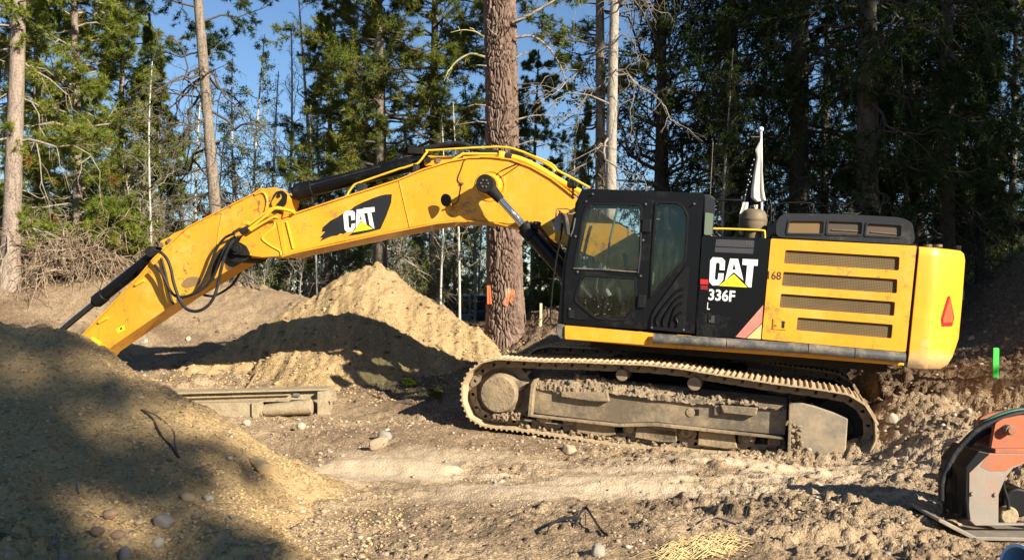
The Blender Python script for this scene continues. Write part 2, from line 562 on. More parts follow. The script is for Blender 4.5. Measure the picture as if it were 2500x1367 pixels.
left_ctrl = [C3(-60, 765, 8.7), C3(0, 782, 8.6), C3(130, 810, 8.6), C3(200, 840, 8.5), C3(280, 885, 8.4), C3(400, 945, 8.3), C3(480, 985, 8.2), C3(560, 1035, 8.1), C3(650, 1112, 8), C3(745, 1205, 7.8),
    (-5.8, 8.6, 1.78), (-7.5, 8.6, 1.7), (-9.5, 8.4, 1.2), C3(0, 900, 7.6), C3(0, 1100, 6.4), C3(0, 1300, 5.4), C3(200, 1000, 7.3), C3(200, 1200, 6.1), C3(400, 1100, 7.2), C3(400, 1290, 6.0),
    C3(600, 1250, 6.6), C3(250, 1350, 5.5), C3(700, 1340, 6.1), (-5, 4.6, .45), (-7, 5, .7), (-3, 4.0, .1), (-1.7, 5.4, -.1), (-1.2, 6.5, -.15), (-1.2, 7.6, -.15), (-.3, 8, -.3), (-.3,6.4,-.3),
    (-5, 10.4, .55), (-3.3, 9.8, .2), (-2, 9.2, .0), (-1, 8.8, -.15), (-7, 11, .5), (-5, 11.8, -.1), (-2.5, 10.8, -.3), (-9, 11, .2)]
near_pile, np_ev = build_pile('sand_pile', left_ctrl, (-10, 0.2, 3.6, 12.2), 0.0235, 300,
    'near gravelly sand pile at the left edge, mostly in tree shade', 0.25,
    lumps_front=lambda X, Y: np.clip((6.5 - Y + (X+2)*0.1) / 1.2, 0, 1))
def np_z(x, y): return max(np_ev(x, y), hz(x, y))

print('TMARK p2 %.1f' % (time.time()-T_START))
# ================================================================== EXCAVATOR
YEL = (0.80, 0.365, 0.016)
def mat_paint(name, col, col2, amt=1.0, stain=(.30, .16, .045), scratch=(.10, .06, .03)):
    m, nt, b = new_mat(name)
    co = coord(nt)
    c = mix(nt, ramp(nt, noise(nt, co, .9, 4, .6), .35, .65), col, col2)
    c = mix(nt, ramp(nt, noise(nt, co, 2.4, 6, .7), .52, .66, 0, .35*amt), c, (.70, .44, .10))
    streak_ = noise(nt, coord(nt, 'Object', (9, 9, .9)), 2.2, 5, .65)
    c = mix(nt, ramp(nt, streak_, .56, .70, 0, .45*amt), c, tuple((v+w)/2 for v, w in zip(stain, col)))
    grime = mathn(nt, 'MULTIPLY', noise(nt, co, 1.4, 6, .7), noise(nt, co, 13, 5, .75))
    c = mix(nt, ramp(nt, grime, .30, .38, 0, .75*amt), c, stain)
    sc = noise(nt, coord(nt, 'Object', (3.0, 3.0, 16)), 3.5, 5, .85, .4)
    sc2 = noise(nt, co, 1.1, 3, .5)
    c = mix(nt, mathn(nt, 'MULTIPLY', ramp(nt, sc, .655, .675, 0, 1), ramp(nt, sc2, .48, .56, 0, .8*amt)), c, scratch)
    nt.links.new(c, b.inputs['Base Color'])
    nt.links.new(ramp(nt, noise(nt, co, 3, 5, .6), .3, .7, .38, .62), b.inputs['Roughness'])
    b.inputs['Coat Weight'].default_value = .12
    bump(nt, b, noise(nt, co, 2.2, 3, .5), .12, .03)
    return m
M_YEL = mat_paint('yellow_paint', YEL, (0.74, 0.315, 0.012), 1.1)
M_YELW = mat_basic('worn_yellow_paint', (0.76, 0.38, 0.02), 0.5, dirt=(0.22, 0.12, 0.045), dirt_amt=0.55, dscale=2.4, col2=(0.66, 0.30, 0.015))
M_YELB = mat_basic('yellow_pipe_paint', (0.83, 0.50, 0.03), 0.35, dirt=(0.4, 0.22, 0.05), dirt_amt=0.3, dscale=8)
M_BLK = mat_basic('black_paint', (0.006, 0.006, 0.0065), 0.30, dirt=(0.04, 0.034, 0.027), dirt_amt=0.30, dscale=2.2)
M_BLKM = mat_basic('matt_black_steel', (0.007, 0.007, 0.0075), 0.5, dirt=(0.045, 0.037, 0.028), dirt_amt=0.3, dscale=4)
M_VOID = mat_basic('greasy_dark_steel', (0.012, 0.011, 0.010), 0.7, dirt=(0.035, 0.028, 0.02), dirt_amt=0.5, dscale=4)
M_HOOD = mat_basic('dark_grey_hood_plastic', (0.030, 0.031, 0.034), 0.38, dirt=(0.12, 0.10, 0.075), dirt_amt=0.35, dscale=3)
M_RUB = mat_basic('scuffed_grey_rail', (0.10, 0.098, 0.092), 0.55, dirt=(0.30, 0.24, 0.17), dirt_amt=0.6, dscale=5, col2=(0.045, 0.045, 0.045))
M_CHR = mat_basic('chrome_rod', (0.62, 0.62, 0.62), 0.16, metal=1.0, dirt=(0.25, 0.2, 0.15), dirt_amt=0.3, dscale=6)
M_CHRD = mat_basic('dark_rod', (0.16, 0.17, 0.19), 0.25, metal=1.0)
M_STEEL = mat_basic('brown_worn_steel', (0.16, 0.12, 0.08), 0.6, dirt=(0.36, 0.25, 0.14), dirt_amt=0.6, dscale=6, bumps=(30, .5, .01))
M_MUDST = mat_basic('mud_caked_steel', (0.20, 0.15, 0.09), 0.7, dirt=(0.42, 0.30, 0.165), dirt_amt=0.85, dscale=3.5, col2=(0.13, 0.105, 0.075), bumps=(24, .7, .02))
M_FRAME = mat_basic('track_frame_steel', (0.16, 0.12, 0.072), 0.5, dirt=(0.42, 0.30, 0.16), dirt_amt=0.62, dscale=2.4, col2=(0.12, 0.105, 0.085), bumps=(20, .5, .012))
M_SHOE = mat_basic('dusty_track_shoe_steel', (0.54, 0.39, 0.22), 0.8, dirt=(0.28, 0.195, 0.11), dirt_amt=0.5, dscale=6, bumps=(30, .6, .01))
M_LINK = mat_basic('track_link_steel', (0.22, 0.165, 0.11), 0.6, dirt=(0.34, 0.25, 0.15), dirt_amt=0.7, dscale=9)
M_MUD = mat_basic('dried_mud', (0.27, 0.195, 0.12), 0.95, dirt=(0.42, 0.31, 0.18), dirt_amt=0.6, dscale=5, bumps=(18, 1.0, .04))
M_WHITE = mat_basic('white_vinyl', (0.80, 0.79, 0.75), 0.5, dirt=(0.45, 0.42, 0.36), dirt_amt=0.2, dscale=12)
M_DYEL = mat_basic('bright_yellow_vinyl', (0.86, 0.74, 0.02), 0.5)
M_DBLK = mat_basic('black_vinyl', (0.014, 0.014, 0.014), 0.5, dirt=(0.05, 0.045, 0.04), dirt_amt=0.3, dscale=5)
M_DGREY = mat_basic('worn_grey_print', (0.045, 0.045, 0.046), 0.5)
M_RED = mat_basic('red_reflector', (0.55, 0.02, 0.02), 0.35)
M_PINK = mat_basic('faded_red_stripe', (0.62, 0.20, 0.15), 0.55, dirt=(0.62, 0.42, 0.26), dirt_amt=0.5, dscale=4)
M_CREAM = mat_basic('faded_cream_stripe', (0.70, 0.53, 0.20), 0.55, dirt=(0.62, 0.30, 0.15), dirt_amt=0.4, dscale=4)
M_ORNG = mat_basic('orange_reflective', (0.85, 0.10, 0.03), 0.4)
M_HOSE = mat_basic('black_rubber_hose', (0.018, 0.018, 0.019), 0.5, dirt=(0.09, 0.075, 0.06), dirt_amt=0.4, dscale=8)
M_SEAT = mat_basic('dark_seat_fabric', (0.035, 0.037, 0.038), 0.9)
M_CABIN = mat_basic('grey_cab_plastic', (0.09, 0.10, 0.09), 0.7, dirt=(.2, .17, .12), dirt_amt=.4)
M_BROWNP = mat_basic('dusty_brown_plastic', (0.17, 0.125, 0.07), 0.6, dirt=(0.25, 0.18, 0.10), dirt_amt=0.5, dscale=5)

def mat_glass():
    m, nt, b = new_mat('cab_glass')
    nt.nodes.remove(b)
    out = nt.nodes['Material Output']
    g = nt.nodes.new('ShaderNodeBsdfGlossy'); g.inputs['Roughness'].default_value = 0.03
    g.inputs['Color'].default_value = (0.8, 0.9, 0.85, 1)
    t = nt.nodes.new('ShaderNodeBsdfTransparent'); t.inputs['Color'].default_value = (0.79, 0.825, 0.80, 1)
    fr = nt.nodes.new('ShaderNodeLayerWeight'); fr.inputs['Blend'].default_value = .5
    mx = nt.nodes.new('ShaderNodeMixShader')
    nt.links.new(ramp(nt, mathn(nt, 'POWER', fr.outputs['Facing'], 4.0), 0, 1, 0.035, .9), mx.inputs[0])
    nt.links.new(t.outputs[0], mx.inputs[1]); nt.links.new(g.outputs[0], mx.inputs[2])
    # dust film
    co = coord(nt)
    d = nt.nodes.new('ShaderNodeBsdfDiffuse'); d.inputs['Color'].default_value = (0.22, 0.25, 0.19, 1)
    mx2 = nt.nodes.new('ShaderNodeMixShader')
    s = mathn(nt, 'MULTIPLY', noise(nt, co, 3.0, 8, 0.75), noise(nt, coord(nt, 'Object', (9, 9, 1.2)), 3, 5, .6))
    nt.links.new(ramp(nt, s, 0.24, 0.42, 0.0, 0.07), mx2.inputs[0])
    nt.links.new(mx.outputs[0], mx2.inputs[1]); nt.links.new(d.outputs[0], mx2.inputs[2])
    nt.links.new(mx2.outputs[0], out.inputs['Surface'])
    return m
M_GLASS = mat_glass()
for _m in (M_BLK, M_BLKM, M_VOID, M_HOOD, M_HOSE): _m.node_tree.nodes['Principled BSDF'].inputs['Specular IOR Level'].default_value = .22

def mat_grille(name, a, b_, scale):
    m, nt, b = new_mat(name)
    co = coord(nt, 'Object', (scale, scale, scale))
    v = nt.nodes.new('ShaderNodeTexVoronoi'); v.inputs['Randomness'].default_value = 0.0
    v.inputs['Scale'].default_value = 1.0
    nt.links.new(co, v.inputs['Vector'])
    c = mix(nt, ramp(nt, v.outputs['Distance'], 0.30, 0.42), b_, mix(nt, ramp(nt, noise(nt, coord(nt), 1.5, 5, .6), .35, .7), a, tuple(x*0.62 for x in a)))
    nt.links.new(c, b.inputs['Base Color']); b.inputs['Roughness'].default_value = 0.7
    return m
M_GRILLE = mat_grille('perforated_brown_screen', (0.20, 0.125, 0.038), (0.02, 0.014, 0.008), 55)

EX_LOC = Vector((2.21, 12.58, 0))
exc = empty('excavator', EX_LOC, 'yellow tracked excavator with black cab reaching its boom over the tall sand pile', 'excavator')
MH = Matrix.Rotation(R(-10), 4, 'Z') @ Matrix.Rotation(R(4.0), 4, 'Y')
MU = Matrix.Rotation(R(-17), 4, 'Z') @ Matrix.Rotation(R(3.0), 4, 'Y')
class Fr:
    def __init__(s, M):
        s.W = Matrix.Translation(EX_LOC) @ M
        s.inv = s.W.inverted()
        s.o = s.inv @ Vector((0, 0, CAMZ))
    def P(s, px, py, v):
        d = s.inv.to_3x3() @ Vector(((px-1250)/F, 1, (HZ-py)/F))
        t = (v - s.o.y) / d.y
        return s.o + d * t
    def xz(s, px, py, v):
        p = s.P(px, py, v); return (p.x, p.z)
FH = Fr(MH); FU = Fr(MU)
SV = -1.49   # near side of the superstructure
def z1(x, y): return (1320 + x/2.9086, 430 + y/2.9086)
def z2(x, y): return (1800 + x/2.9086, 480 + y/2.9086)
def z5(x, y): return (120 + x/3.1067, 440 + y/3.1067)
def z6(x, y): return (640 + x/3.0488, 340 + y/3.0488)
def z3(x, y): return (1100 + x/4.1417, 800 + y/4.1417)
def z4(x, y): return (1600 + x/4.1417, 820 + y/4.1417)
def poly(pts, v, zf=None, fr=FH):
    return [fr.xz(*(zf(*p) if zf else p), v) for p in pts]
def rounded(pts, r=0.05, k=4):
    """round the corners of a 2D polygon"""
    out = []
    n = len(pts)
    for i in range(n):
        p = Vector(pts[i]); a = Vector(pts[i-1]); b = Vector(pts[(i+1) % n])
        da = (a-p); db = (b-p)
        rr = min(r, da.length*0.45, db.length*0.45)
        s = p + da.normalized()*rr; e = p + db.normalized()*rr
        for j in range(k+1):
            t = j/k
            q = s*(1-t)**2 + p*2*t*(1-t) + e*t*t
            out.append((q.x, q.y))
    return out
def offset_poly(pts, d):
    """move every vertex outwards by d (rough)"""
    c = Vector((sum(p[0] for p in pts)/len(pts), sum(p[1] for p in pts)/len(pts)))
    area = sum(pts[i-1][0]*pts[i][1]-pts[i][0]*pts[i-1][1] for i in range(len(pts)))
    sg = 1 if area > 0 else -1
    out = []
    n = len(pts)
    for i in range(n):
        a = Vector(pts[i-1]); p = Vector(pts[i]); b = Vector(pts[(i+1) % n])
        e1 = (p-a).normalized(); e2 = (b-p).normalized()
        n1 = Vector((e1.y, -e1.x))*sg; n2 = Vector((e2.y, -e2.x))*sg
        m = (n1+n2)
        m = m.normalized() * min(2.0, 1/max(0.3, m.normalized().dot(n1))) if m.length > 1e-4 else n1
        out.append((p.x+m.x*d, p.y+m.y*d))
    return out

def hpart(name, mb, mat, bevel=0.0, smooth=None, parent=None, label=None):
    o = mb.build(name, mat, parent or exc, MH if parent is None else None, bevel, smooth)
    if label: o['label'] = label
    return o
def decal(name, pts, v, mat, parent, zf=None, th=0.004, holes=()):
    """thin vinyl sheet standing proud of plane v"""
    mb = MB().prism(poly(pts, v, zf), v-th, v+0.001, [poly(h, v, zf) for h in holes])
    return hpart(name, mb, mat, parent=parent)

def text_part(name, body, v, lo, hi, mat, parent, bold=0.0, th=0.003, fr=FH, shear=0.0):
    """print fitted into the box lo (x,z) .. hi (x,z) on plane v"""
    cu = bpy.data.curves.new(name, 'FONT'); cu.body = body; cu.offset = bold; cu.extrude = 0.0; cu.resolution_u = 3; cu.shear = shear
    t = bpy.data.objects.new(name, cu); COL.objects.link(t)
    dg = bpy.context.evaluated_depsgraph_get()
    me = bpy.data.meshes.new_from_object(t.evaluated_get(dg))
    bpy.data.objects.remove(t); bpy.data.curves.remove(cu)
    n = len(me.vertices); co = np.zeros(n*3); me.vertices.foreach_get('co', co); co = co.reshape(n, 3)
    mn = co.min(0); mx = co.max(0)
    u = (co[:, 0]-mn[0])/(mx[0]-mn[0]); w = (co[:, 1]-mn[1])/(mx[1]-mn[1])
    co = np.stack([lo[0]+u*(hi[0]-lo[0]), np.full(n, v-th), lo[1]+w*(hi[1]-lo[1])], 1)
    me.vertices.foreach_set('co', co.ravel()); me.update()
    me.name = name; me.materials.clear()
    return link(name, me, mat, parent)

# ---- deck / main frame -------------------------------------------------------
deck_side = poly([(1379,829),(1379,793),(1430,796),(1600,813),(1858,832),(2211,862),(2208,893),(1900,868),(1582,846),(1480,837)], SV)
mb = MB().prism(deck_side, SV+0.02, 1.45)
hpart('deck', mb, M_YEL, 0.012)
sill = poly([(1379,794),(1584,812),(1580,826),(1581,842),(1379,827)], SV-0.03)
hpart('cab_sill', MB().prism(rounded(sill, .02), SV-0.035, SV+0.018), M_YEL, 0.01)
# turntable and belly below the deck
b = MB()
xa, za = FH.xz(1440, 836, -1.2); xb, zb = FH.xz(2170, 880, -1.2)
b.box(xa, xb, -1.15, 1.3, min(za, zb)-0.07, min(za, zb)+0.22)
hpart('belly_plate', b, M_VOID)
b = MB().cyl((0, 0, 0.86), (0, 0, 1.2), 0.72, 40)
hpart('swing_bearing', b, M_VOID)
# bumper rail in four lengths
for i, (a, c) in enumerate([((1594,826),(1772,838)),((1774,838),(1971,851.5)),((1973,851.5),(2084,862)),((2086,862),(2209,873))]):
    A = FH.P(*a, SV-0.05); Bp = FH.P(*c, SV-0.05)
    hpart('bumper_rail', MB().tube([A, Bp], 0.062, 14), M_RUB, smooth=40)
# front corner post
c0 = poly([(1361,790),(1379,792),(1379,829),(1368,826),(1359,815),(1357,800)], SV)
hpart('corner_skid', MB().prism(c0, SV-0.01, SV+0.35), M_RUB, 0.01)

# ---- side door (black) ---------------------------------------------------------
mb = MB().prism(rounded(poly([(1714,575.5),(1880,582.5),(1857,828),(1700,819)], SV), .02), SV-0.012, SV+0.05)
side_door = hpart('side_door', mb, M_BLK, 0.008, label='black side door with white lettering')
V = SV-0.012
Cc = [(1222,576),(1288,580),(1310,602),(1306,668),(1270,666),(1272,624),(1262,614),(1250,615),(1244,624),(1236,722),(1241,736),(1250,738),(1258,730),(1262,690),(1300,690),(1296,738),(1262,775),(1220,776),(1197,750),(1204,600)]
Ca = [(1345,586),(1402,588),(1440,742),(1372,682),(1308,742)]
Ct = [(1434,588),(1543,593),(1540,638),(1512,635),(1496,790),(1476,788),(1454,764),(1466,632),(1432,630)]
decal('letter_c', Cc, V, M_WHITE, side_door, z1)
decal('letter_a', Ca, V, M_WHITE, side_door, z1, holes=[[(1373,618),(1384,664),(1361,664)]])
decal('letter_t', Ct, V, M_WHITE, side_door, z1)
decal('yellow_triangle', [(1372,696),(1468,790),(1264,778)], V, M_DYEL, side_door, z1, th=0.006)
def box_of(zf, a, b_, v, fr=FH):
    p = fr.xz(*zf(*a), v); q = fr.xz(*zf(*b_), v)
    return (min(p[0], q[0]), min(p[1], q[1])), (max(p[0], q[0]), max(p[1], q[1]))
lo, hi = box_of(z1, (1190,880), (1383,812), V)
text_part('model_number', '336F', V, lo, hi, M_WHITE, side_door, bold=0.025)
lo, hi = box_of(z1, (1181,946), (1204,897), V)
text_part('model_letter', 'L', V, lo, hi, M_WHITE, side_door)
decal('faded_dealer_plate', [(1247,448),(1518,458),(1514,510),(1240,497)], V, M_DGREY, side_door, z1, th=.003)
lo, hi = box_of(z1, (1456,490), (1505,464), V)
text_part('faded_print', 'CAT', V-.003, lo, hi, M_RUB, side_door)
decal('faded_dealer_plate', [(1239,504),(1512,516),(1508,552),(1236,539)], V, M_DGREY, side_door, z1, th=.003)
lo, hi = box_of(z1, (1340,546), (1505,514), V)
decal('red_reflector', [(1134,731),(1190,735),(1189,770),(1133,766)], V, M_RED, side_door, z1, th=.012)
decal('red_reflector', [(1136,774),(1188,778),(1187,808),(1135,804)], V, mat_basic('dull_red', (.25,.012,.015), .4), side_door, z1, th=.01)
decal('faded_stripe', [(1580,915),(1572,1040),(1455,1150),(1384,1140)], V, M_PINK, side_door, z1)
decal('faded_stripe', [(1571,1048),(1563,1157),(1462,1151)], V, M_CREAM, side_door, z1)
lt = decal('latch', [(1190,980),(1275,984),(1270,1054),(1185,1046)], V, M_BLKM, side_door, z1, th=.008)
decal('latch_slot', [(1212,990),(1236,992),(1232,1042),(1208,1040)], V-.008, M_DGREY, side_door, z1, th=.003)
decal('keyhole', [(1196,1022),(1206,1023),(1205,1034),(1195,1033)], V-.008, M_CHR, side_door, z1, th=.004)

# ---- engine door (yellow) with four perforated screens --------------------------
strip_px = [[(342,379),(1152,428),(1146,525),(329,474)], [(327,534),(1136,587),(1131,687),(313,633)],
            [(309,689),(1119,747),(1112,846),(298,786)], [(427,856),(1103,908),(1093,1006),(417,948)]]
strips = [rounded(poly(s, SV, z2), .02, 3) for s in strip_px]
mb = MB().prism(rounded(poly([(1882,582.5),(2237.5,600.5),(2211,859),(1859.5,828)], SV), .02), SV-0.012, SV+0.04, strips)
eng_door = hpart('engine_door', mb, M_YEL, 0.006)
for s in strip_px:
    q = poly(s, SV, z2)
    sc_o = MB().prism(q, SV+0.020, SV+0.035)
    hpart('grille_screen', sc_o, M_GRILLE, parent=eng_door)
lo, hi = box_of(z2, (216,586), (314,534), V)
text_part('fleet_number', '168', V, lo, hi, mat_basic('brown_print', (.06,.025,.015), .6), eng_door, bold=0.012)
lt = decal('latch', [(255,866),(350,872),(346,946),(250,939)], V, M_YEL, eng_door, z2, th=.01)
decal('latch_slot', [(318,882),(338,884),(334,934),(314,932)], V-.01, M_DBLK, eng_door, z2, th=.003)
decal('latch_slot', [(263,880),(291,882),(288,930),(259,928)], V-.01, M_YELW, eng_door, z2, th=.004)
decal('keyhole', [(267,908),(280,909),(279,922),(266,921)], V-.014, M_STEEL, eng_door, z2, th=.004)
# house body behind the doors
body = poly([(1716,580),(1885,586),(2236,604),(2211,862),(1705,816)], SV)
hpart('house_body', MB().prism(body, SV+0.052, 1.40), M_BLKM)
# roof deck plates on the house
p1 = FH.P(1716, 577, SV); p2 = FH.P(2236, 602, SV)
b = MB().box(p1.x+.02, p2.x, SV+.03, 1.42, p1.z-0.03, p1.z+0.012)
hpart('deck_top', b, M_BLKM)

# ---- counterweight -------------------------------------------------------------
cw_tl = FH.xz(2243, 601, SV); cw_bl = FH.xz(2214, 898, SV)
xs = FH.xz(2281, 700, SV)[0]
ztop, zbot = cw_tl[1]-0.0, cw_bl[1]-0.0
def cw_plan(x_left, rr, inset, xr):
    """plan outline at one height: straight side, big rounded rear corner"""
    pts = [(x_left, SV+inset)]
    q = xr - XR
    s0 = SV+inset
    pts += [(xs-.10, s0), (xs-.03, s0+.002), (xs+.015, s0+.018), (xs+.05+q*.3, s0+.035), (xs+.33+q*.7, s0+.21), (xs+.39+q*.8, s0+.265),
            (xr-.05, s0+.37), (xr-.02, s0+.46), (xr-.003, s0+.60), (xr+.01, s0+.85), (xr+.03, s0+1.2)]
    pts2 = [(x, -y) for x, y in reversed(pts)]
    return pts + pts2
XR = FH.xz(2341, 700, SV+0.55)[0]
levels = [(zbot-.0, .10, .07), (zbot+.06, .045, .02), (zbot+.16, .02, .0), (zbot+.38, .0, .0), (zbot+.8, .0, .0), (ztop-.12, .0, .0), (ztop-.045, .02, .008), (ztop-.01, .06, .03), (ztop, .13, .08)]
vs = []; fs = []
H = ztop-zbot
for (z, sh, ins) in levels:
    t = (z-zbot)/H
    xl = cw_bl[0] + (cw_tl[0]-cw_bl[0])*t + .012
    low = max(0, 1-(t/0.33))
    pl = cw_plan(xl, 0.62, ins, XR - sh - 0.10*low**1.5)
    vs.append([(x, y, z) for x, y in pl])
m = len(vs[0])
V3 = [p for r in vs for p in r]
for i in range(len(levels)-1):
    for j in range(m):
        fs.append((i*m+j, i*m+(j+1) % m, (i+1)*m+(j+1) % m, (i+1)*m+j))
fs.append(tuple(range(m))[::-1]); fs.append(tuple((len(levels)-1)*m+j for j in range(m)))
def mat_cw():
    m_, nt, b_ = new_mat('scraped_yellow_counterweight_paint')
    co = coord(nt)
    sepn = nt.nodes.new('ShaderNodeSeparateXYZ'); nt.links.new(co, sepn.inputs[0])
    base = mix(nt, ramp(nt, noise(nt, co, 1.5, 4), .35, .65), (0.78, .385, .022), (0.74, .33, .014))
    hh = ramp(nt, sepn.outputs['Z'], zbot, zbot+.75, 1, 0)
    s = mathn(nt, 'ADD', mathn(nt, 'MULTIPLY', hh, 0.62), noise(nt, co, 3.2, 8, .68))
    base = mix(nt, ramp(nt, s, .92, 1.06, 0, .75), base, (.60, .42, .20))
    base = mix(nt, ramp(nt, s, 1.10, 1.18, 0, .85), base, (.30, .235, .16))
    scr = noise(nt, coord(nt, 'Object', (1, 1, 5)), 7, 6, .8)
    base = mix(nt, ramp(nt, mathn(nt, 'ADD', scr, mathn(nt, 'MULTIPLY', hh, .12)), .70, .74, 0, .8), base, (.16, .09, .04))
    nt.links.new(base, b_.inputs['Base Color'])
    nt.links.new(ramp(nt, s, .6, 1.0, .4, .8), b_.inputs['Roughness'])
    b_.inputs['Coat Weight'].default_value = .2
    bump(nt, b_, noise(nt, co, 4, 5, .6), .25, .02)
    return m_
cw = hpart('counterweight', MB().add(V3, fs), mat_cw(), smooth=30)
# slow moving vehicle triangle stuck on the rounded corner
def on_cw(px, py, off=0.006):
    """ray from the photograph's viewpoint onto the counterweight shell, a little proud"""
    o = FH.o; d = (FH.inv.to_3x3() @ Vector(((px-1250)/F, 1, (HZ-py)/F))).normalized()
    ok, loc_, nrm, _ = cw.ray_cast(o, d)
    if ok: return loc_ + nrm*off
    return None
bpy.context.view_layer.update()
def cw_patch(name, pts, mat, off):
    q = [on_cw(*z2(*p), off) for p in pts]
    q = [p for p in q if p]
    if len(q) < 3: return
    hpart(name, MB().add(q, [tuple(range(len(q)))]), mat, parent=cw)
cw_patch('warning_triangle', [(1494,706),(1507,706),(1537,860),(1522,918),(1452,920),(1447,862)], M_RED, .010)
cw_patch('warning_triangle_centre', [(1499,722),(1504,722),(1527,862),(1520,893),(1456,893),(1455,868)], M_ORNG, .016)
# dark gap strip between door and counterweight
hpart('door_gap', MB().prism(poly([(2236,601),(2246,602),(2217,898),(2208,896)], SV), SV+.03, 1.3), M_VOID)

# ---- engine hood ----------------------------------------------------------------
HV = -1.22
hood_o = rounded(poly([(1893,579),(1896,540),(1912,521),(2060,523),(2200,531),(2228,543),(2236,598)], HV), .10, 5)
wins = [[(372,174),(614,176),(606,262),(358,258)], [(648,176),(886,184),(880,268),(640,262)], [(926,192),(1162,206),(1158,284),(914,272)]]
wo = [rounded(poly(w, HV, z2), .025, 3) for w in wins]
mb = MB().prism(hood_o, HV, HV+.03, wo)
hood = hpart('engine_hood', mb, M_HOOD, 0.004)
inner = offset_poly(hood_o, -.012)
hb = MB().prism(inner, HV+.05, 1.0)
hpart('hood_shell', hb, M_HOOD, 0.09, smooth=35, parent=hood)
for i, w in enumerate(wins):
    hpart('louvre_panel', MB().prism(poly(w, HV, z2), HV+.018, HV+.045), [mat_basic('amber_mesh', (.20,.115,.04), .6), mat_basic('dark_mesh', (.075,.05,.03), .6), mat_basic('brown_mesh', (.09,.055,.03), .6)][i], parent=hood)
    fr_ = MB()
    ow = rounded(offset_poly(poly(w, HV, z2), .022), .03, 3)
    fr_.prism(ow, HV-.012, HV+.002, [rounded(poly(w, HV, z2), .025, 3)])
    hpart('louvre_frame', fr_, M_HOOD, .003, parent=hood)
    if i:
        a = FH.P(*z2(w[0][0]+22, w[0][1]+60), HV+.012); c = FH.P(*z2(w[1][0]-30, w[1][1]+62), HV+.012)
        hpart('slat', MB().tube([a, c], .008, 5), M_BROWNP, parent=hood)
# rim under hood
a = FH.P(1885, 579, HV+.02); c = FH.P(2240, 598, HV+.02)
hpart('hood_rim', MB().tube([a, c], .012, 6), M_BLKM, parent=hood)

# ---- handrails, pre-cleaner, antenna --------------------------------------------
def hrail(name, pts, v, r, mat, zf=None, k=3, parent=None):
    P3 = []
    for p in pts:
        vv = p[2] if len(p) > 2 else v
        q = zf(p[0], p[1]) if zf else (p[0], p[1])
        P3.append(FH.P(*q, vv))
    return hpart(name, MB().tube(smooth_path(P3, k) if k > 1 else P3, r, 8), mat, smooth=60, parent=parent)
hrail('handrail', [(1210,428),(1210,390),(1222,374),(1400,378),(1572,386),(1590,398),(1592,440)], -1.38, .013, M_YELB, z1)
hrail('handrail', [(1890,522,-.2),(1900,498,-.2),(1980,497,-.2),(1982,520,-.2)], -.2, .012, M_BLKM)
hrail('handrail', [(1735,488,.9),(1850,490,.9),(1880,490,.9),(1882,560,.9)], .9, .016, M_BLKM)
hrail('antenna', [(1734,476),(1741,345)], -1.1, .004, M_STEEL, k=1)
def lathe(mb, axis_o, prof, n=24, fr=None):
    vs = []; fs = []
    for (r, z) in prof:
        for j in range(n):
            t = 2*math.pi*j/n
            vs.append((axis_o[0]+r*math.cos(t), axis_o[1]+r*math.sin(t), axis_o[2]+z))
    K = len(prof)
    for i in range(K-1):
        for j in range(n):
            fs.append((i*n+j, i*n+(j+1) % n, (i+1)*n+(j+1) % n, (i+1)*n+j))
    fs.append(tuple(range(n))[::-1]); fs.append(tuple((K-1)*n+j for j in range(n)))
    return mb.add(vs, fs)
pc = FH.P(1837, 582, -.95)
prof = [(.10, -.02), (.10, .07), (.085, .075), (.085, .09), (.145, .10), (.16, .15), (.165, .20), (.165, .215), (.168, .22), (.168, .245), (.163, .25), (.155, .30), (.13, .345), (.09, .365), (.02, .372)]
hpart('air_precleaner', lathe(MB(), pc, prof, 28), M_BROWNP, smooth=35)
hpart('air_intake', MB().cyl(pc + Vector((-.02, .3, -.05)), pc + Vector((-.02, .3, .22)), .09, 18), M_BLKM, smooth=40)
for (px, py, h_) in ((1868, 560, .42), (1884, 560, .34)):
    b0 = FH.P(px, 585, -.4)
    o = hpart('rail_post', MB().cyl(b0, b0+Vector((0, 0, h_)), .012, 8).cyl(b0+Vector((0,0,h_-.02)), b0+Vector((0,0,h_)), .028, 8).cyl(b0+Vector((0,0,h_-.12)), b0+Vector((0,0,h_-.10)), .03, 8), M_BLKM)
lampb = FH.P(2337, 612, SV+.5)
hpart('rear_lamp', MB().box(lampb.x-.03, lampb.x+.03, lampb.y-.05, lampb.y+.05, lampb.z, lampb.z+.06), M_BLKM, .01)
# small pads on the counterweight top
for px in (2265, 2290):
    q = FH.P(px, 603, -1.1); hpart('lifting_eye', MB().cyl(q, q+Vector((0, 0, .03)), .05, 12), M_RUB)

# ---- cab ---------------------------------------------------------------------------
CB = -.50  # far side of the cab
cab_o = poly([(1361,790),(1376,640),(1392,560),(1407,492),(1420,463),(1434,462),(1693,471),(1719,473),(1711,580),(1695,814),(1574,804)], SV)
up_g = [(345,207),(690,213),(708,232),(690,668),(248,650),(258,590),(318,262)]
lo_g = [(300,715),(668,735),(664,925),(602,1010),(398,1003),(254,880),(264,835)]
qt_g = [(830,195),(968,200),(1002,225),(1035,285),(1019,590),(850,758),(788,842),(800,600)]
h1 = rounded(poly(up_g, SV, z1), .05, 3); h2 = rounded(poly(lo_g, SV, z1), .04, 3); h3 = rounded(poly(qt_g, SV, z1), .05, 3)
cab = hpart('cab', MB().prism(cab_o, SV+.0, SV+.05, [h1, h2, h3]), M_BLK, .006, label='black cab with tinted green glass and see-through windows')
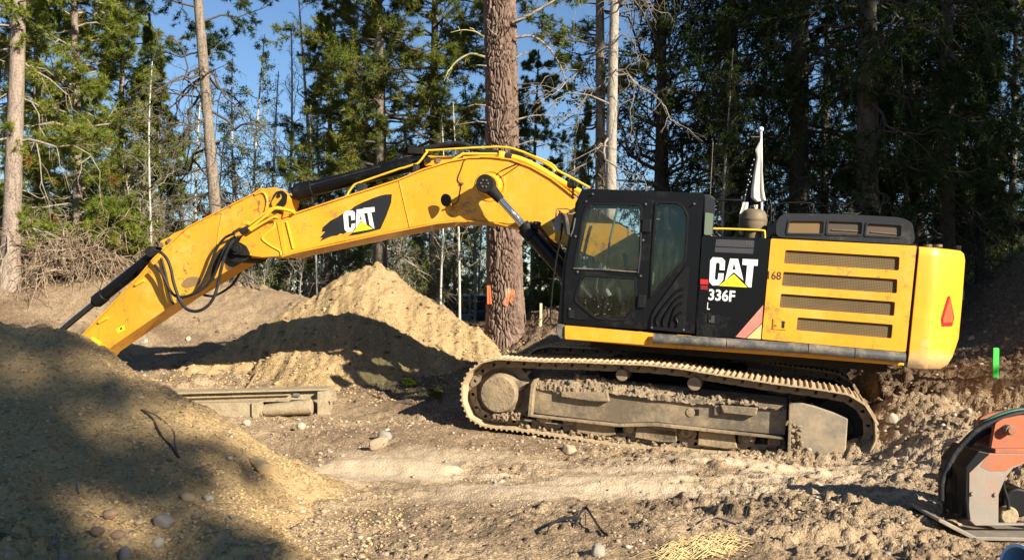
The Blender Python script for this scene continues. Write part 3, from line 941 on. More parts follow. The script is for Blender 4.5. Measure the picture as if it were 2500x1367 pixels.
# far wall, same openings
far_h1 = [(p[0]+.0, p[1]) for p in rounded(poly([(300,180),(840,190),(840,700),(190,690)], SV, z1), .05, 3)]
far_h2 = [(p[0], p[1]) for p in rounded(poly([(800,180),(1050,190),(1040,840),(780,830)], SV, z1), .05, 3)]
hpart('far_wall', MB().prism([(x, z) for x, z in cab_o], CB-.05, CB, [far_h1]), M_BLKM, parent=cab)
# roof, floor, rear wall, front posts
def slab(name, a, b_, th, v0, v1, mat, up=1, bevel=.02, parent=cab):
    A = FH.xz(*a, SV); B = FH.xz(*b_, SV)
    return hpart(name, MB().prism([(A[0], A[1]), (B[0], B[1]), (B[0], B[1]+th), (A[0], A[1]+th)], v0, v1), mat, bevel, parent=parent)
roof_p = poly([(1417,474),(1424,463),(1452,461.5),(1693,470.5),(1720,472.5),(1719,484),(1690,482),(1450,475)], SV)
hpart('roof', MB().prism(roof_p, SV+.003, -1.30), M_BLK, .012, parent=cab)
hpart('roof', MB().prism(roof_p, -.66, CB-.003), M_BLK, .012, parent=cab)
rf = [(x, z) for x, z in roof_p]; xr = [p[0] for p in rf]; zr_ = sum(p[1] for p in rf)/len(rf)
hpart('roof_hatch', MB().box(min(xr)+.25, max(xr)-.25, -1.30, -.66, zr_-.0, zr_+.006), M_GLASS, parent=cab)
hpart('roof_crossbar', MB().box(min(xr), min(xr)+.25, -1.30, -.66, zr_-.02, zr_+.03).box(max(xr)-.25, max(xr), -1.30, -.66, zr_-.05, zr_+.0), M_BLK, parent=cab)
slab('floor', (1366,792), (1694,813), .10, SV+.055, CB-.055, M_CABIN)
rw = poly([(1712,486),(1719,486),(1697,812),(1688,812)], SV)
hpart('rear_post', MB().prism(rw, SV+.055, SV+.18), M_BLKM, parent=cab)
hpart('rear_post', MB().prism(rw, CB-.18, CB-.055), M_BLKM, parent=cab)
fw = poly([(1404,492),(1414,494),(1372,790),(1362,790)], SV)
hpart('front_post', MB().prism(fw, SV+.055, SV+.12), M_BLKM, .01, parent=cab)
hpart('front_post', MB().prism(fw, CB-.12, CB-.055), M_BLKM, .01, parent=cab)
rb = poly([(1700,640),(1712,640),(1697,812),(1688,812)], SV)
hpart('rear_bulkhead', MB().prism(rb, SV+.055, CB-.055), M_CABIN, parent=cab)
# windscreen
ws = poly([(1406,500),(1408,500),(1368,780),(1366,780)], SV)
hpart('windscreen', MB().prism(ws, SV+.125, CB-.125), M_GLASS, parent=cab)
# glass panes near side
hpart('upper_window', MB().prism(offset_poly(poly(up_g, SV, z1), .015), SV+.018, SV+.022), M_GLASS, parent=cab)
hpart('lower_window', MB().prism(offset_poly(poly(lo_g, SV, z1), .015), SV+.018, SV+.022), M_GLASS, parent=cab)
hpart('quarter_window', MB().prism(offset_poly(poly(qt_g, SV, z1), .015), SV+.018, SV+.022), M_GLASS, parent=cab)
# door outline proud of the cab side
door_out = poly([(272,150),(800,166),(742,1088),(160,1048),(178,640)], SV, z1)
door_in = [rounded(offset_poly(poly(up_g, SV, z1), .022), .05, 3), rounded(offset_poly(poly(lo_g, SV, z1), .022), .04, 3)]
door = hpart('door', MB().prism(rounded(door_out, .05), SV-.022, SV-.002, door_in), M_BLK, .006, parent=cab)
# rubber seals round the glass
for g in (up_g, lo_g, qt_g):
    q = poly(g, SV, z1)
    hpart('window_seal', MB().prism(rounded(offset_poly(q, .028), .05, 3), SV-.032, SV+.001, [rounded(offset_poly(q, .004), .05, 3)]), M_BLKM, .004, parent=cab)
# mid rail of door: light grey dusty line
hrail('door_rail', [(232,655),(450,664),(690,682)], SV-.03, .010, M_RUB, z1, 1, parent=cab)
hrail('window_handle', [(712,330),(708,520),(690,690)], SV-.035, .012, M_HOOD, z1, 1, parent=cab)
for (a, b_) in (((724,306),(780,402)), ((694,842),(742,936))):
    lo, hi = box_of(z1, a, b_, SV)
    hpart('hinge', MB().box(lo[0], hi[0], SV-.06, SV-.02, lo[1], hi[1]), M_BLKM, .008, parent=cab)
for p in ((325,180),(748,200),(1092,198),(729,455),(712,708),(248,428),(264,680),(372,128),(790,1074),(1016,1090),(208,942)):
    q = FH.P(*z1(*p), SV-.02)
    hpart('bolt', MB().cyl(q+Vector((0,-.022,0)), q+Vector((0,.02,0)), .013, 10), M_RUB, parent=cab)
# latch plate front low
hpart('door_latch', MB().prism(rounded(poly([(196,930),(268,934),(335,1000),(328,1022),(196,1008)], SV, z1), .015), SV-.034, SV-.02), M_BLKM, .004, parent=cab)
decal('latch_slot', [(206,950),(238,952),(236,1008),(204,1006)], SV-.034, M_VOID, cab, z1, th=.006)
# ribbed vent panel behind the door
vp_o = poly([(1030,642),(1056,650),(1054,700),(1024,1075),(1010,1106),(990,1108),(780,1085),(785,1000),(820,930)], SV, z1)
vent = hpart('vent_panel', MB().prism(rounded(vp_o, .03), SV-.03, SV-.002), M_BLKM, .006, parent=cab)
for ax, (tx, ty, bx, by) in enumerate(((1012,800,826,1062),(1008,848,872,1064),(1004,900,922,1068),(1000,965,968,1068))):
    pts = [z1(tx, ty), z1(tx-40-20*(3-ax)/3, ty+35), z1(bx+4, by-70+ax*15), z1(bx, by)]
    P3 = smooth_path([FH.P(*p, SV-.038) for p in pts], 6)
    hpart('vent_rib', MB().tube(P3, .016, 8), M_BLK, smooth=50, parent=cab)
# cab rear cladding (grey, seen above the side door)
cr = poly([(1158,126),(1205,132),(1240,152),(1238,240),(1222,422),(1150,425)], SV+.02, z1)
hpart('rear_cladding', MB().prism(cr, SV+.03, CB), M_HOOD, .02)
hpart('rear_glass', MB().prism(rounded(poly([(1168,258),(1228,268),(1216,420),(1160,418)], SV+.02, z1), .02), SV+.012, SV+.03), mat_basic('dusty_rear_glass', (.16,.19,.13), .3), .004)
# interior: seat, console, levers, monitor
sx, sz_ = FH.xz(1610, 790, -1.0)
b = MB().box(sx-.52, sx-.02, -1.22, -.76, sz_+.42, sz_+.56)
st = hpart('seat', b, M_SEAT, .05, parent=cab)
bk = poly([(1590,640),(1606,560),(1640,556),(1668,650),(1650,700),(1610,712)], -1.0)
hpart('seat_back', MB().prism(rounded(bk, .08), -1.22, -.78), M_SEAT, .05, parent=cab)
hr_ = poly([(1604,568),(1612,545),(1634,544),(1640,566)], -1.0)
hpart('head_rest', MB().prism(rounded(hr_, .04), -1.12, -.86), M_SEAT, .03, parent=cab)
hpart('seat_base', MB().box(sx-.42, sx-.08, -1.18, -.80, sz_+.10, sz_+.42), M_CABIN, .03, parent=cab)
hpart('console', MB().box(sx-.50, sx-.1, -1.40, -1.27, sz_+.40, sz_+.66), M_CABIN, .04, parent=cab)
hpart('console', MB().box(sx-.50, sx-.1, -.70, -.58, sz_+.40, sz_+.66), M_CABIN, .04, parent=cab)
for vy in (-1.33, -.64):
    hpart('joystick', MB().tube([(sx-.46, vy, sz_+.64), (sx-.48, vy, sz_+.80), (sx-.50, vy, sz_+.86)], [.012, .02, .026], 8), M_BLKM, parent=cab)
mx_, mz_ = FH.xz(1440, 650, -.7)
hpart('monitor', MB().box(mx_-.02, mx_+.03, -.80, -.58, mz_-.05, mz_+.14), M_BLKM, .01, parent=cab)
for vy in (-1.05, -.9):
    hpart('pedal_lever', MB().tube([(mx_+.22, vy, sz_+.12), (mx_+.12, vy, sz_+.40), (mx_+.13, vy, sz_+.58)], .012, 6), M_RUB, parent=cab)
# inner wiper/hose seen through the glass, cloth and papers on the floor
hrail('inner_post', [(548,225,-.62),(520,330,-.62),(480,520,-.62),(470,650,-.62)], -.62, .014, mat_basic('green_grey_trim', (.16,.22,.17), .4), z1, parent=cab)
hpart('rag', MB().tube(smooth_path([FH.P(*z1(*p), -1.35) for p in ((440,700),(500,690),(520,740),(470,800),(490,850))], 4), [.03]*17, 7), mat_basic('grey_rag', (.32,.34,.28), .9), parent=cab)
hpart('paper', MB().add([FH.P(*z1(*p), v_) for p, v_ in (((545,790),-1.3),((572,800),-1.3),((572,920),-1.34),((556,880),-1.34))], [(0,1,2,3)]), mat_basic('dusty_paper', (.5,.48,.36), .9), parent=cab)
rng = random.Random(4)
b = MB()
for i in range(26):
    c_ = FH.P(*z1(rng.uniform(310, 620), rng.uniform(860, 985)), rng.uniform(-1.42, -1.3)); s_ = rng.uniform(.008, .022)
    b.add([c_+Vector((rng.uniform(-s_, s_), rng.uniform(-s_, s_), rng.uniform(-s_, s_))) for _ in range(4)], [(0,1,2),(0,2,3),(0,3,1),(1,3,2)])
o_ = hpart('floor_litter', b, mat_basic('pale_litter', (.45,.46,.38), .9), parent=cab); o_['kind'] = 'stuff'
# entry handrail and mirrors at the cab front
zr = lambda x, y: (1300 + x/3.6, 480 + y/3.5974)
hrail('entry_handrail', [(268,230),(240,400),(208,560),(182,740),(168,900),(158,1040),(160,1100),(185,1128),(212,1120)], SV-.10, .011, M_BLKM, zr)
hrail('handrail_bracket', [(182,712,SV-.10),(240,716,SV)], SV, .010, M_BLKM, zr, 1)
hrail('mirror_bracket', [(205,215),(208,140),(218,112),(240,106),(300,108),(335,120)], SV-.12, .008, M_STEEL, zr)
hrail('mirror_bracket', [(238,250),(238,120)], SV-.12, .008, M_RUB, zr, 1)
hrail('mirror_bracket', [(310,150,SV-.12),(345,155,SV-.06),(372,140,SV-.02)], SV, .010, M_STEEL, zr, 1)
mir = hpart('mirror', MB().prism(rounded(poly([(232,130),(262,150),(268,200),(300,340),(312,345),(290,180),(262,140),(240,128)], SV-.12, zr), .02), SV-.24, SV-.04), M_BLKM, .008)
hpart('mirror_glass', MB().prism(rounded(poly([(190,230),(240,135),(258,160),(248,310),(184,296)], SV-.12, zr), .03), SV-.16, SV-.10), mat_basic('grey_mirror_back', (.16,.17,.19), .35, dirt=(.3,.27,.22), dirt_amt=.5), .01, parent=mir)
hpart('work_lamp', MB().prism(rounded(poly([(262,150),(300,150),(322,250),(324,340),(300,330),(276,230)], SV-.10, zr), .02), SV-.14, SV-.06), M_RUB, .01, parent=mir)
for p in ((195,215),(238,245)):
    q = FH.P(*zr(*p), SV-.12); hpart('clamp', MB().box(q.x-.03, q.x+.03, q.y-.03, q.y+.03, q.z-.02, q.z+.02), M_RUB, .006, parent=mir)
hrail('wiper_arm', [(378,190),(360,290),(335,350)], SV-.03, .012, M_CHR, zr, 1)
q = FH.P(1397, 455, -1.0); hpart('roof_lamp', MB().box(q.x-.06, q.x+.05, q.y-.1, q.y+.1, q.z-.02, q.z+.07).box(q.x-.0, q.x+.03, q.y-.02, q.y+.02, q.z-.16, q.z), M_BLKM, .015)

# ---- boom --------------------------------------------------------------------------
BV = -.35
boom_px = [(612,624),(588,618),(578,600),(596,569),(641,540),(692,533),(722,523),(837,485),(975,441),(1034,416),(1099,396),(1148,387),(1198,386),(1247,392),(1296,410),(1345,438),(1378,463),(1404,484),
           (1480,527),(1560,578),(1640,640),(1672,690),(1650,722),(1600,722),(1500,662),(1440,624),(1388,599),(1348,585),(1273,557),(1247,550),(1214,543),(1165,538),(1116,538),(1066,543),(1001,555),(929,570),(830,590),(719,615),(689,624),(640,628)]
boom_poly = poly(boom_px, BV)
top_i = list(range(4, 19)); 
boom = hpart('boom', MB().prism(boom_poly, BV, -BV), M_YEL, .006, smooth=25, label='long arched yellow boom with a torn black decal')
# flanges: top and bottom plates slightly wider
def flange(pxs, th, sgn, name='flange', ext=.025, w=None):
    c_ = poly(pxs, BV)
    c2 = []
    for i, p in enumerate(c_):
        a = Vector(c_[max(i-1, 0)]); b_ = Vector(c_[min(i+1, len(c_)-1)]); d = (b_-a).normalized()
        nn = Vector((-d.y, d.x))*sgn
        c2.append((p[0]+nn.x*th, p[1]+nn.y*th))
    return hpart(name, MB().prism(c_ + c2[::-1], BV-ext, -BV+ext), M_YEL, .003, smooth=25, parent=boom)
flange(boom_px[5:18], .022, 1)
flange([(1388,600),(1348,586),(1273,558),(1214,544),(1165,539),(1116,539),(1066,544),(929,571),(719,616),(689,625)], .02, 1)
# weld seams
for a, c in (((1020,312),(1098,652)),):
    pa = FH.P(*z6(*a), BV-.002); pb = FH.P(*z6(*c), BV-.002)
    hpart('weld_seam', MB().tube([pa, pb], .008, 6), M_YELW, parent=boom)
hrail('weld_seam', [(95,620),(80,660),(10,720),(4,745),(60,790),(130,830),(140,860)], BV-.003, .014, M_YELB, z6, 5, parent=boom)
b = MB().prism(poly([(110,615),(150,608),(180,855),(158,865)], BV, z6), BV-.012, BV); hpart('nose_plate', b, M_YEL, .004, parent=boom)
b = MB().prism(poly([(178,612),(190,610),(240,812),(228,816)], BV, z6), BV-.02, BV); hpart('nose_plate', b, M_YELB, .004, parent=boom)
# boss ring + cylinder pin
bc = FH.P(*z6(1700, 345), BV)
def ring(name, c_, r0, r1, v0, v1, mat, parent, n=40, squash=1):
    o_ = [(c_.x+r1*math.cos(2*math.pi*i/n), c_.z+r1*math.sin(2*math.pi*i/n)) for i in range(n)]
    i_ = [(c_.x+r0*math.cos(2*math.pi*i/n), c_.z+r0*math.sin(2*math.pi*i/n)) for i in range(n)]
    return hpart(name, MB().prism(o_, v0, v1, [i_]), mat, .003, smooth=30, parent=parent)
ring('boss_ring', bc, .19, .22, BV-.012, BV, M_YEL, boom)
hpart('boom_boss', MB().cyl((bc.x, BV-.10, bc.z), (bc.x, BV+.01, bc.z), .13, 30, r2=.17), M_YEL, smooth=40, parent=boom)
# decal: torn black pod with letters
pod = [(430,760),(452,732),(428,735),(472,686),(444,690),(452,656),(510,606),(560,580),(622,540),(628,528),(640,540),(690,500),(750,470),(822,440),(880,420),(920,412),(966,410),(961,470),(925,570),(881,668),(868,672),(800,690),(720,708),(640,720),(668,700),(682,684),(655,690),(630,690),(606,706),(585,700),(560,716),(520,722),(492,732),(470,742)]
V = BV
decal('black_decal', pod, V, M_DBLK, boom, z6, th=.003)
V2 = BV-.003
decal('letter_c', [(620,535),(672,530),(690,545),(692,600),(664,604),(662,572),(650,566),(640,572),(645,655),(655,662),(664,655),(666,630),(694,626),(690,662),(672,688),(632,692),(614,672),(604,560)], V2, M_WHITE, boom, z6, th=.003)
decal('letter_a', [(704,524),(752,519),(778,640),(738,606),(697,664)], V2, M_WHITE, boom, z6, th=.003, holes=[[(733,556),(742,600),(728,602)]])
decal('letter_t', [(752,513),(836,505),(838,540),(812,544),(836,665),(826,664),(800,638),(784,548),(755,551)], V2, M_WHITE, boom, z6, th=.003)
decal('yellow_triangle', [(740,614),(824,668),(676,694)], V2, M_DYEL, boom, z6, th=.005)
# boom lamp
lp = FH.P(*z6(1392, 452), BV-.12)
b = MB()
lathe(b, (0, 0, 0), [(.02, 0), (.06, .02), (.085, .05), (.09, .07), (.088, .08)], 18)
rot = Matrix.Translation(lp) @ Matrix.Rotation(R(100), 4, 'X') @ Matrix.Rotation(R(-25), 4, 'Y')
b.v = [tuple(rot @ Vector(v)) for v in b.v]
lampo = hpart('boom_lamp', b, M_BLKM, smooth=40)
hrail('lamp_bracket', [(1400,480,BV-.1),(1410,492,BV-.05),(1412,496,BV)], BV, .012, M_YELB, z6, 1)
hrail('lamp_wire', [(1412,490),(1450,470),(1470,410),(1480,340),(1455,300),(1480,230),(1500,170),(1520,140)], BV-.01, .005, M_BLKM, z6)
q = FH.P(*z6(1490, 330), BV-.01); hpart('wire_clip', MB().box(q.x-.02, q.x+.02, q.y-.02, q.y, q.z-.012, q.z+.012), M_STEEL, parent=boom)
# grease lines over the boss
hrail('grease_line', [(1722,292),(1780,235),(1900,182)], BV-.02, .006, M_BLKM, z6)
hrail('grease_line', [(1740,302),(1810,262),(1915,190)], BV-.02, .006, M_BLKM, z6)
# arm cylinder bracket on top of the boom
b = MB().prism(rounded(poly([(1210,200),(1205,160),(1240,122),(1300,128),(1420,128),(1470,140),(1400,172),(1330,190)], -.12, z6), .02), -.14, -.10)
b.prism(rounded(poly([(1210,200),(1205,160),(1240,122),(1300,128),(1420,128),(1470,140),(1400,172),(1330,190)], -.12, z6), .02), .10, .14)
hpart('cylinder_bracket', b, M_YEL, .006, parent=boom)
q = FH.P(*z6(1238, 155), -.14); hpart('pivot_pin', MB().cyl((q.x, -.19, q.z), (q.x, .19, q.z), .045, 18), M_VOID, smooth=40, parent=boom)
q = FH.P(*z6(1314, 155), -.14); hpart('bolt', MB().cyl((q.x, -.165, q.z), (q.x, -.14, q.z), .04, 12), M_STEEL, parent=boom)
# pipes along the boom
hrail('hydraulic_pipe', [(0,560),(30,545),(60,517),(170,522),(240,550),(300,535),(600,442),(640,400),(680,345),(730,322),(1010,225),(1050,215),(1120,192),(1165,175),(1230,92),(1260,84),(1750,58),(1900,82),(2000,120),(2150,182),(2200,232),(2300,285),(2440,362)], BV+.08, .016, M_YELB, z6, 3)
hrail('hydraulic_pipe', [(240,558),(330,532),(620,442),(820,372),(1000,330),(1200,262),(1400,165),(1480,118),(1520,110),(1770,112)], BV+.03, .020, M_YELB, z6, 3)
hrail('hydraulic_pipe', [(1770,112),(1880,138),(1960,165),(2060,215),(2150,270),(2260,335),(2370,395)], BV+.06, .042, M_YELB, z6, 3)
hrail('hydraulic_pipe', [(1500,140),(1700,134),(1880,152),(2040,205),(2200,310),(2340,420)], BV+.16, .022, M_YELB, z6, 3)
hrail('hydraulic_pipe', [(1920,90),(2010,130),(2145,200),(2180,240)], BV+.3, .02, M_YELB, z6, 3)
q1 = FH.P(*z6(1785, 118), BV+.04)
hpart('pipe_fitting', MB().box(q1.x-.04, q1.x+.04, q1.y-.05, q1.y+.05, q1.z-.05, q1.z+.05), M_YELB, .01)
hrail('pipe_sleeve', [(1808,124),(1858,138)], BV+.05, .05, M_HOOD, z6, 1)
for (x0, y0, x1, y1) in ((698,325,768,388), (1112,182,1160,246)):
    lo, hi = box_of(z6, (x0, y0), (x1, y1), BV)
    ctr = ((lo[0]+hi[0])/2, (lo[1]+hi[1])/2)
    hpart('pipe_clamp', MB().box(lo[0]+.02, hi[0]-.02, BV+.0, BV+.14, lo[1], hi[1]), M_HOOD, .01)
q = FH.P(*z6(1910, 112), BV+.2); hpart('pipe_bracket', MB().box(q.x-.12, q.x+.08, q.y-.02, q.y+.02, q.z-.05, q.z+.06), M_VOID, .01)
# hoses arching over the arm cylinder end
hrail('hose', [(1130,100),(1200,72),(1300,52),(1400,34),(1480,34),(1560,60),(1640,92),(1760,100)], -.02, .035, M_HOSE, z6, 4)
hrail('hose', [(1140,118),(1260,80),(1420,50),(1560,72),(1700,104)], .08, .03, M_HOSE, z6, 4)
hrail('hose', [(880,210),(960,165),(1040,122),(1120,106)], -.02, .016, M_HOSE, z6, 4)
q = FH.P(*z6(1160, 92), 0); hpart('hose_block', MB().box(q.x-.13, q.x+.10, -.1, .1, q.z-.05, q.z+.05), M_VOID, .012)

# ---- hydraulic cylinders ---------------------------------------------------------------
def cylinder(name, A, B, C_, rr, rb, label, rod_mat=M_CHR, eye=None, collar=.12, neye=.09, extra=None):
    """rod from A (eye) to B, barrel from B to C_"""
    A = Vector(A); B = Vector(B); C_ = Vector(C_)
    d = (C_-B).normalized()
    base = hpart(name, MB().tube([B+d*collar*.6, C_], rb, 22), M_BLK, smooth=50, label=label)
    hpart('rod', MB().tube([A, B+d*.02], rr, 18), rod_mat, smooth=50, parent=base)
    hpart('collar', MB().tube([B-d*.01, B+d*.03, B+d*.035, B+d*collar, B+d*(collar+.01)], [rb*.8, rb*.85, rb*1.15, rb*1.15, rb], 22), M_BLKM, smooth=30, parent=base)
    if eye:
        e = MB().cyl((A.x, A.y-eye[1], A.z), (A.x, A.y+eye[1], A.z), eye[0], 26)
        e.tube([A, A+(B-A).normalized()*eye[0]*2.4], [eye[0]*.8, rr*1.15], 14)
        hpart('rod_eye', e, M_VOID, .008, smooth=35, parent=base)
    return base
for s_ in (1, -1):
    v_ = -.62*s_
    A = FH.P(*z6(1668, 335), -.62); B = FH.P(*z6(1945, 640), -.62)
    Cc_ = FH.P(1465, 762, -.62)
    if s_ < 0:
        A.y = B.y = Cc_.y = .62
    cy = cylinder('boom_cylinder', A, B, Cc_, .052, .103, 'near black boom cylinder with bright rod' if s_ > 0 else 'far black boom cylinder', eye=(.125, .10), collar=.2)
    if s_ > 0:
        for k in range(6):
            a_ = k*math.pi/3
            hpart('bolt', MB().cyl((A.x+.05*math.cos(a_), A.y-.115, A.z+.05*math.sin(a_)), (A.x+.05*math.cos(a_), A.y-.1, A.z+.05*math.sin(a_)), .012, 6), M_STEEL, parent=cy)
        hrail('cylinder_hose', [(2030,625,-.75),(2060,650,-.75),(2100,700,-.75),(2135,745,-.75),(2200,800,-.74)], -.75, .022, M_HOSE, z6, 3, parent=cy)
        q = FH.P(*z6(2045, 640), -.70); hpart('hose_fitting', MB().box(q.x-.05, q.x+.05, q.y-.05, q.y+.05, q.z-.05, q.z+.05), M_BLKM, .015, parent=cy)
# through pin of the boom cylinders
A = FH.P(*z6(1668, 335), -.62)
hpart('boom_pin', MB().cyl((A.x, -.62, A.z), (A.x, .62, A.z), .07, 20), M_YELW, smooth=40)
# arm cylinder above the boom
A = FH.P(*z6(110, 450), 0); B = FH.P(*z6(240, 400), 0); Cc_ = FH.P(*z6(1215, 160), 0)
cylinder('arm_cylinder', A, B, Cc_, .055, .112, 'black arm cylinder lying along the top of the boom', eye=(.07, .08), collar=.3)
# steel tube and strap on it
hrail('cylinder_pipe', [(330,350),(640,268),(880,205)], -.10, .014, M_HOSE, z6, 1)
# bucket cylinder on the stick
A = FH.P(*z5(60, 1165), -.0); B = FH.P(*z5(345, 930), 0); Cc_ = FH.P(*z5(815, 555), 0)
bcyl = cylinder('bucket_cylinder', A, B, Cc_, .045, .092, 'black bucket cylinder on the back of the stick', rod_mat=M_CHRD, collar=.2)
cc = FH.P(*z5(810, 545), 0)
hpart('cylinder_eye', MB().cyl((cc.x, -.16, cc.z), (cc.x, .16, cc.z), .085, 20), M_VOID, .01, smooth=40, parent=bcyl)
hpart('rod_eye', MB().cyl((A.x, -.12, A.z), (A.x, .12, A.z), .07, 20), M_STEEL, .01, smooth=40, parent=bcyl)

# ---- stick -------------------------------------------------------------------------------
TV = -.24
stick_px = [(60,985),(130,890),(197,826),(287,732),(345,671),(377,632),(458,557),(538,516),(622,474),(640,461),(667,457),(690,468),(700,484),(690,520),(664,560),(640,600),(620,625),(554,662),(442,730),(249,862),(170,960),(110,1020)]
stick = hpart('stick', MB().prism(poly(stick_px, TV), TV, -TV), mat_paint('stained_yellow_paint', (0.74, 0.35, 0.020), (.66, .29, .015), 1.3, stain=(.15, .09, .035)), .006, smooth=20, label='yellow stick with oil stains, its lower end behind the near pile')
def sflange(pxs, th, sgn):
    c_ = poly(pxs, TV)
    c2 = []
    for i, p in enumerate(c_):
        a = Vector(c_[max(i-1, 0)]); b_ = Vector(c_[min(i+1, len(c_)-1)]); d = (b_-a).normalized()
        nn = Vector((-d.y, d.x))*sgn
        c2.append((p[0]+nn.x*th, p[1]+nn.y*th))
    return hpart('flange', MB().prism(c_ + c2[::-1], TV-.022, -TV+.022), M_YEL, .003, smooth=25, parent=stick)
sflange([(197,826),(287,732),(345,671),(377,632),(458,557),(538,516),(622,474),(640,461)], .018, 1)
sflange([(554,663),(442,731),(249,863)], .018, -1) if False else None
# ear brackets for the bucket cylinder and gusset
for v0 in (-.15, .11):
    hpart('cylinder_ear', MB().prism(rounded(poly([(836,482),(846,458),(900,436),(950,400),(1050,362),(1000,440),(940,478),(880,512),(856,522)], -.15, z5), .02), v0, v0+.04), M_YEL, .004, parent=stick)
for p in ((918,460),(858,490)):
    q = FH.P(*z5(*p), -.15); hpart('bolt', MB().cyl((q.x, -.19, q.z), (q.x, -.15, q.z), .035, 12), M_STEEL, parent=stick)
# reinforcement on the stick head
hrail('head_rib', [(1560,110),(1610,92),(1640,110),(1655,170),(1640,240),(1630,280)], TV-.004, .02, M_YEL, z5, 5, parent=stick)
b = MB().prism(rounded(poly([(1722,90),(1770,78),(1810,110),(1800,180),(1740,250),(1700,240),(1690,180)], TV, z5), .03), TV-.03, TV)
hpart('head_plate', b, M_VOID, .006, parent=stick)
b = MB().prism(rounded(poly([(1735,110),(1765,108),(1770,140),(1720,200),(1700,200),(1695,170)], TV, z5), .02), TV-.045, TV-.03)
hpart('head_plate', b, M_YELW, .006, parent=stick)
q = FH.P(*z5(1752, 122), TV); hpart('pivot_pin', MB().cyl((q.x, TV-.06, q.z), (q.x, -TV+.06, q.z), .028, 14), M_VOID, parent=stick)
hrail('weld_seam', [(1312,250),(1285,400),(1270,510)], TV-.002, .008, M_YELW, z5, 1, parent=stick)
for p in ((686,776),(408,1060),(356,1220)):
    a = FH.P(*z5(p[0]-32, p[1]+ (18 if p[0] > 400 else -22)), TV-.02); c = FH.P(*z5(p[0]+32, p[1]-(18 if p[0] > 400 else -22)), TV-.02)
    hpart('hose_lug', MB().tube([a, c], .022 if p[0] != 356 else .03, 6), M_YELB, parent=stick)
decal('caution_label', [(508,1130),(568,1098),(578,1130),(522,1160)], TV, M_DYEL, stick, z5)
decal('caution_mark', [(536,1122),(552,1113),(556,1128),(540,1137)], TV-.004, M_DBLK, stick, z5, th=.002)
# boom nose joint
q = FH.P(*z5(1428, 522), BV); nose = hpart('boom_nose_pin', MB().cyl((q.x, BV-.05, q.z), (q.x, -BV+.05, q.z), .085, 22).cyl((q.x, BV-.075, q.z), (q.x, BV-.05, q.z), .045, 16), M_VOID, .006, smooth=40)
hpart('nose_wear_plate', MB().prism(rounded(poly([(1395,480),(1440,466),(1500,500),(1530,570),(1480,572),(1420,560),(1390,540)], BV, z5), .04), BV-.018, BV-.001), M_VOID, .004)
hpart('stick_joint_boss', MB().cyl((q.x, TV-.08, q.z), (q.x, -TV+.08, q.z), .2, 26), M_VOID, smooth=40)
hpart('grease_patch', MB().prism(rounded(poly([(1350,560),(1380,500),(1440,450),(1520,480),(1560,560),(1500,600),(1420,650),(1350,690),(1330,640)], TV, z5), .06), TV-.004, TV-.001), mat_basic('grease_stain', (.085,.052,.025), .6, dirt=(.4,.22,.04), dirt_amt=.45, dscale=7), parent=stick)
# stains on the stick
hpart('mud_splash', MB().prism(rounded(poly([(1000,790),(1030,750),(1080,728),(1140,735),(1150,770),(1120,800),(1060,815),(1010,812)], TV, z5), .04), TV-.003, TV-.0005), mat_basic('mud_splash', (.24,.15,.06), .8, dirt=(.5,.27,.04), dirt_amt=.5, dscale=9), parent=stick)
# pipes/fittings from boom to stick
hrail('hydraulic_pipe', [(1512,372),(1560,335),(1640,272),(1672,242),(1715,216),(1800,226),(1862,248)], BV-.05, .022, M_YELB, z5, 4)
hrail('hydraulic_pipe', [(1500,350),(1580,290),(1650,240),(1690,212),(1740,206),(1862,236)], BV+.05, .016, M_YELB, z5, 4)
hrail('hydraulic_pipe', [(1530,380),(1600,335),(1690,285),(1730,280)], BV-.08, .02, M_YELB, z5, 4)
hrail('hose_fitting', [(1450,398),(1512,362)], BV-.06, .045, M_HOSE, z5, 1)
hrail('hose_fitting', [(1420,420),(1452,402)], BV-.08, .035, M_YELW, z5, 1)
q = FH.P(*z5(1500, 325), BV-.02); hpart('pipe_clamp', MB().box(q.x-.05, q.x+.05, q.y-.05, q.y+.03, q.z-.03, q.z+.03), M_YELW, .01)
# hoses
HVv = BV-.06
hrail('hose', [(1425,425),(1370,455),(1330,520),(1300,600),(1268,680),(1235,750),(1180,810),(1100,860),(1020,885),(960,878),(920,840),(885,770),(850,700),(800,640)], HVv, .022, M_HOSE, z5, 4)
hrail('hose', [(1440,430),(1380,480),(1335,570),(1308,660),(1285,760),(1260,860),(1210,945),(1130,992),(1050,980),(1000,925),(968,850),(940,760),(925,680),(895,600),(850,550),(805,535)], HVv-.05, .024, M_HOSE, z5, 4)
hrail('hose', [(1410,400),(1330,440),(1270,520),(1230,620),(1180,740),(1130,830),(1070,870),(1010,890)], HVv+.04, .02, M_HOSE, z5, 4)
hrail('hose', [(1450,690),(1420,750),(1380,800),(1310,850),(1240,878),(1170,870)], .3, .02, M_HOSE, z5, 4)
hrail('hose', [(1340,500,-.2),(1260,640,-.27),(1240,740,-.27),(1240,760,-.27)], -.27, .03, M_HOSE, z5, 4)
hrail('hose', [(850,590),(880,700),(905,820),(925,900),(945,940)], TV-.03, .02, M_HOSE, z5, 4)
q = FH.P(*z5(992, 905), HVv); hpart('hose_clamp', MB().box(q.x-.03, q.x+.03, q.y-.06, q.y+.03, q.z-.03, q.z+.03), M_RUB, .008)
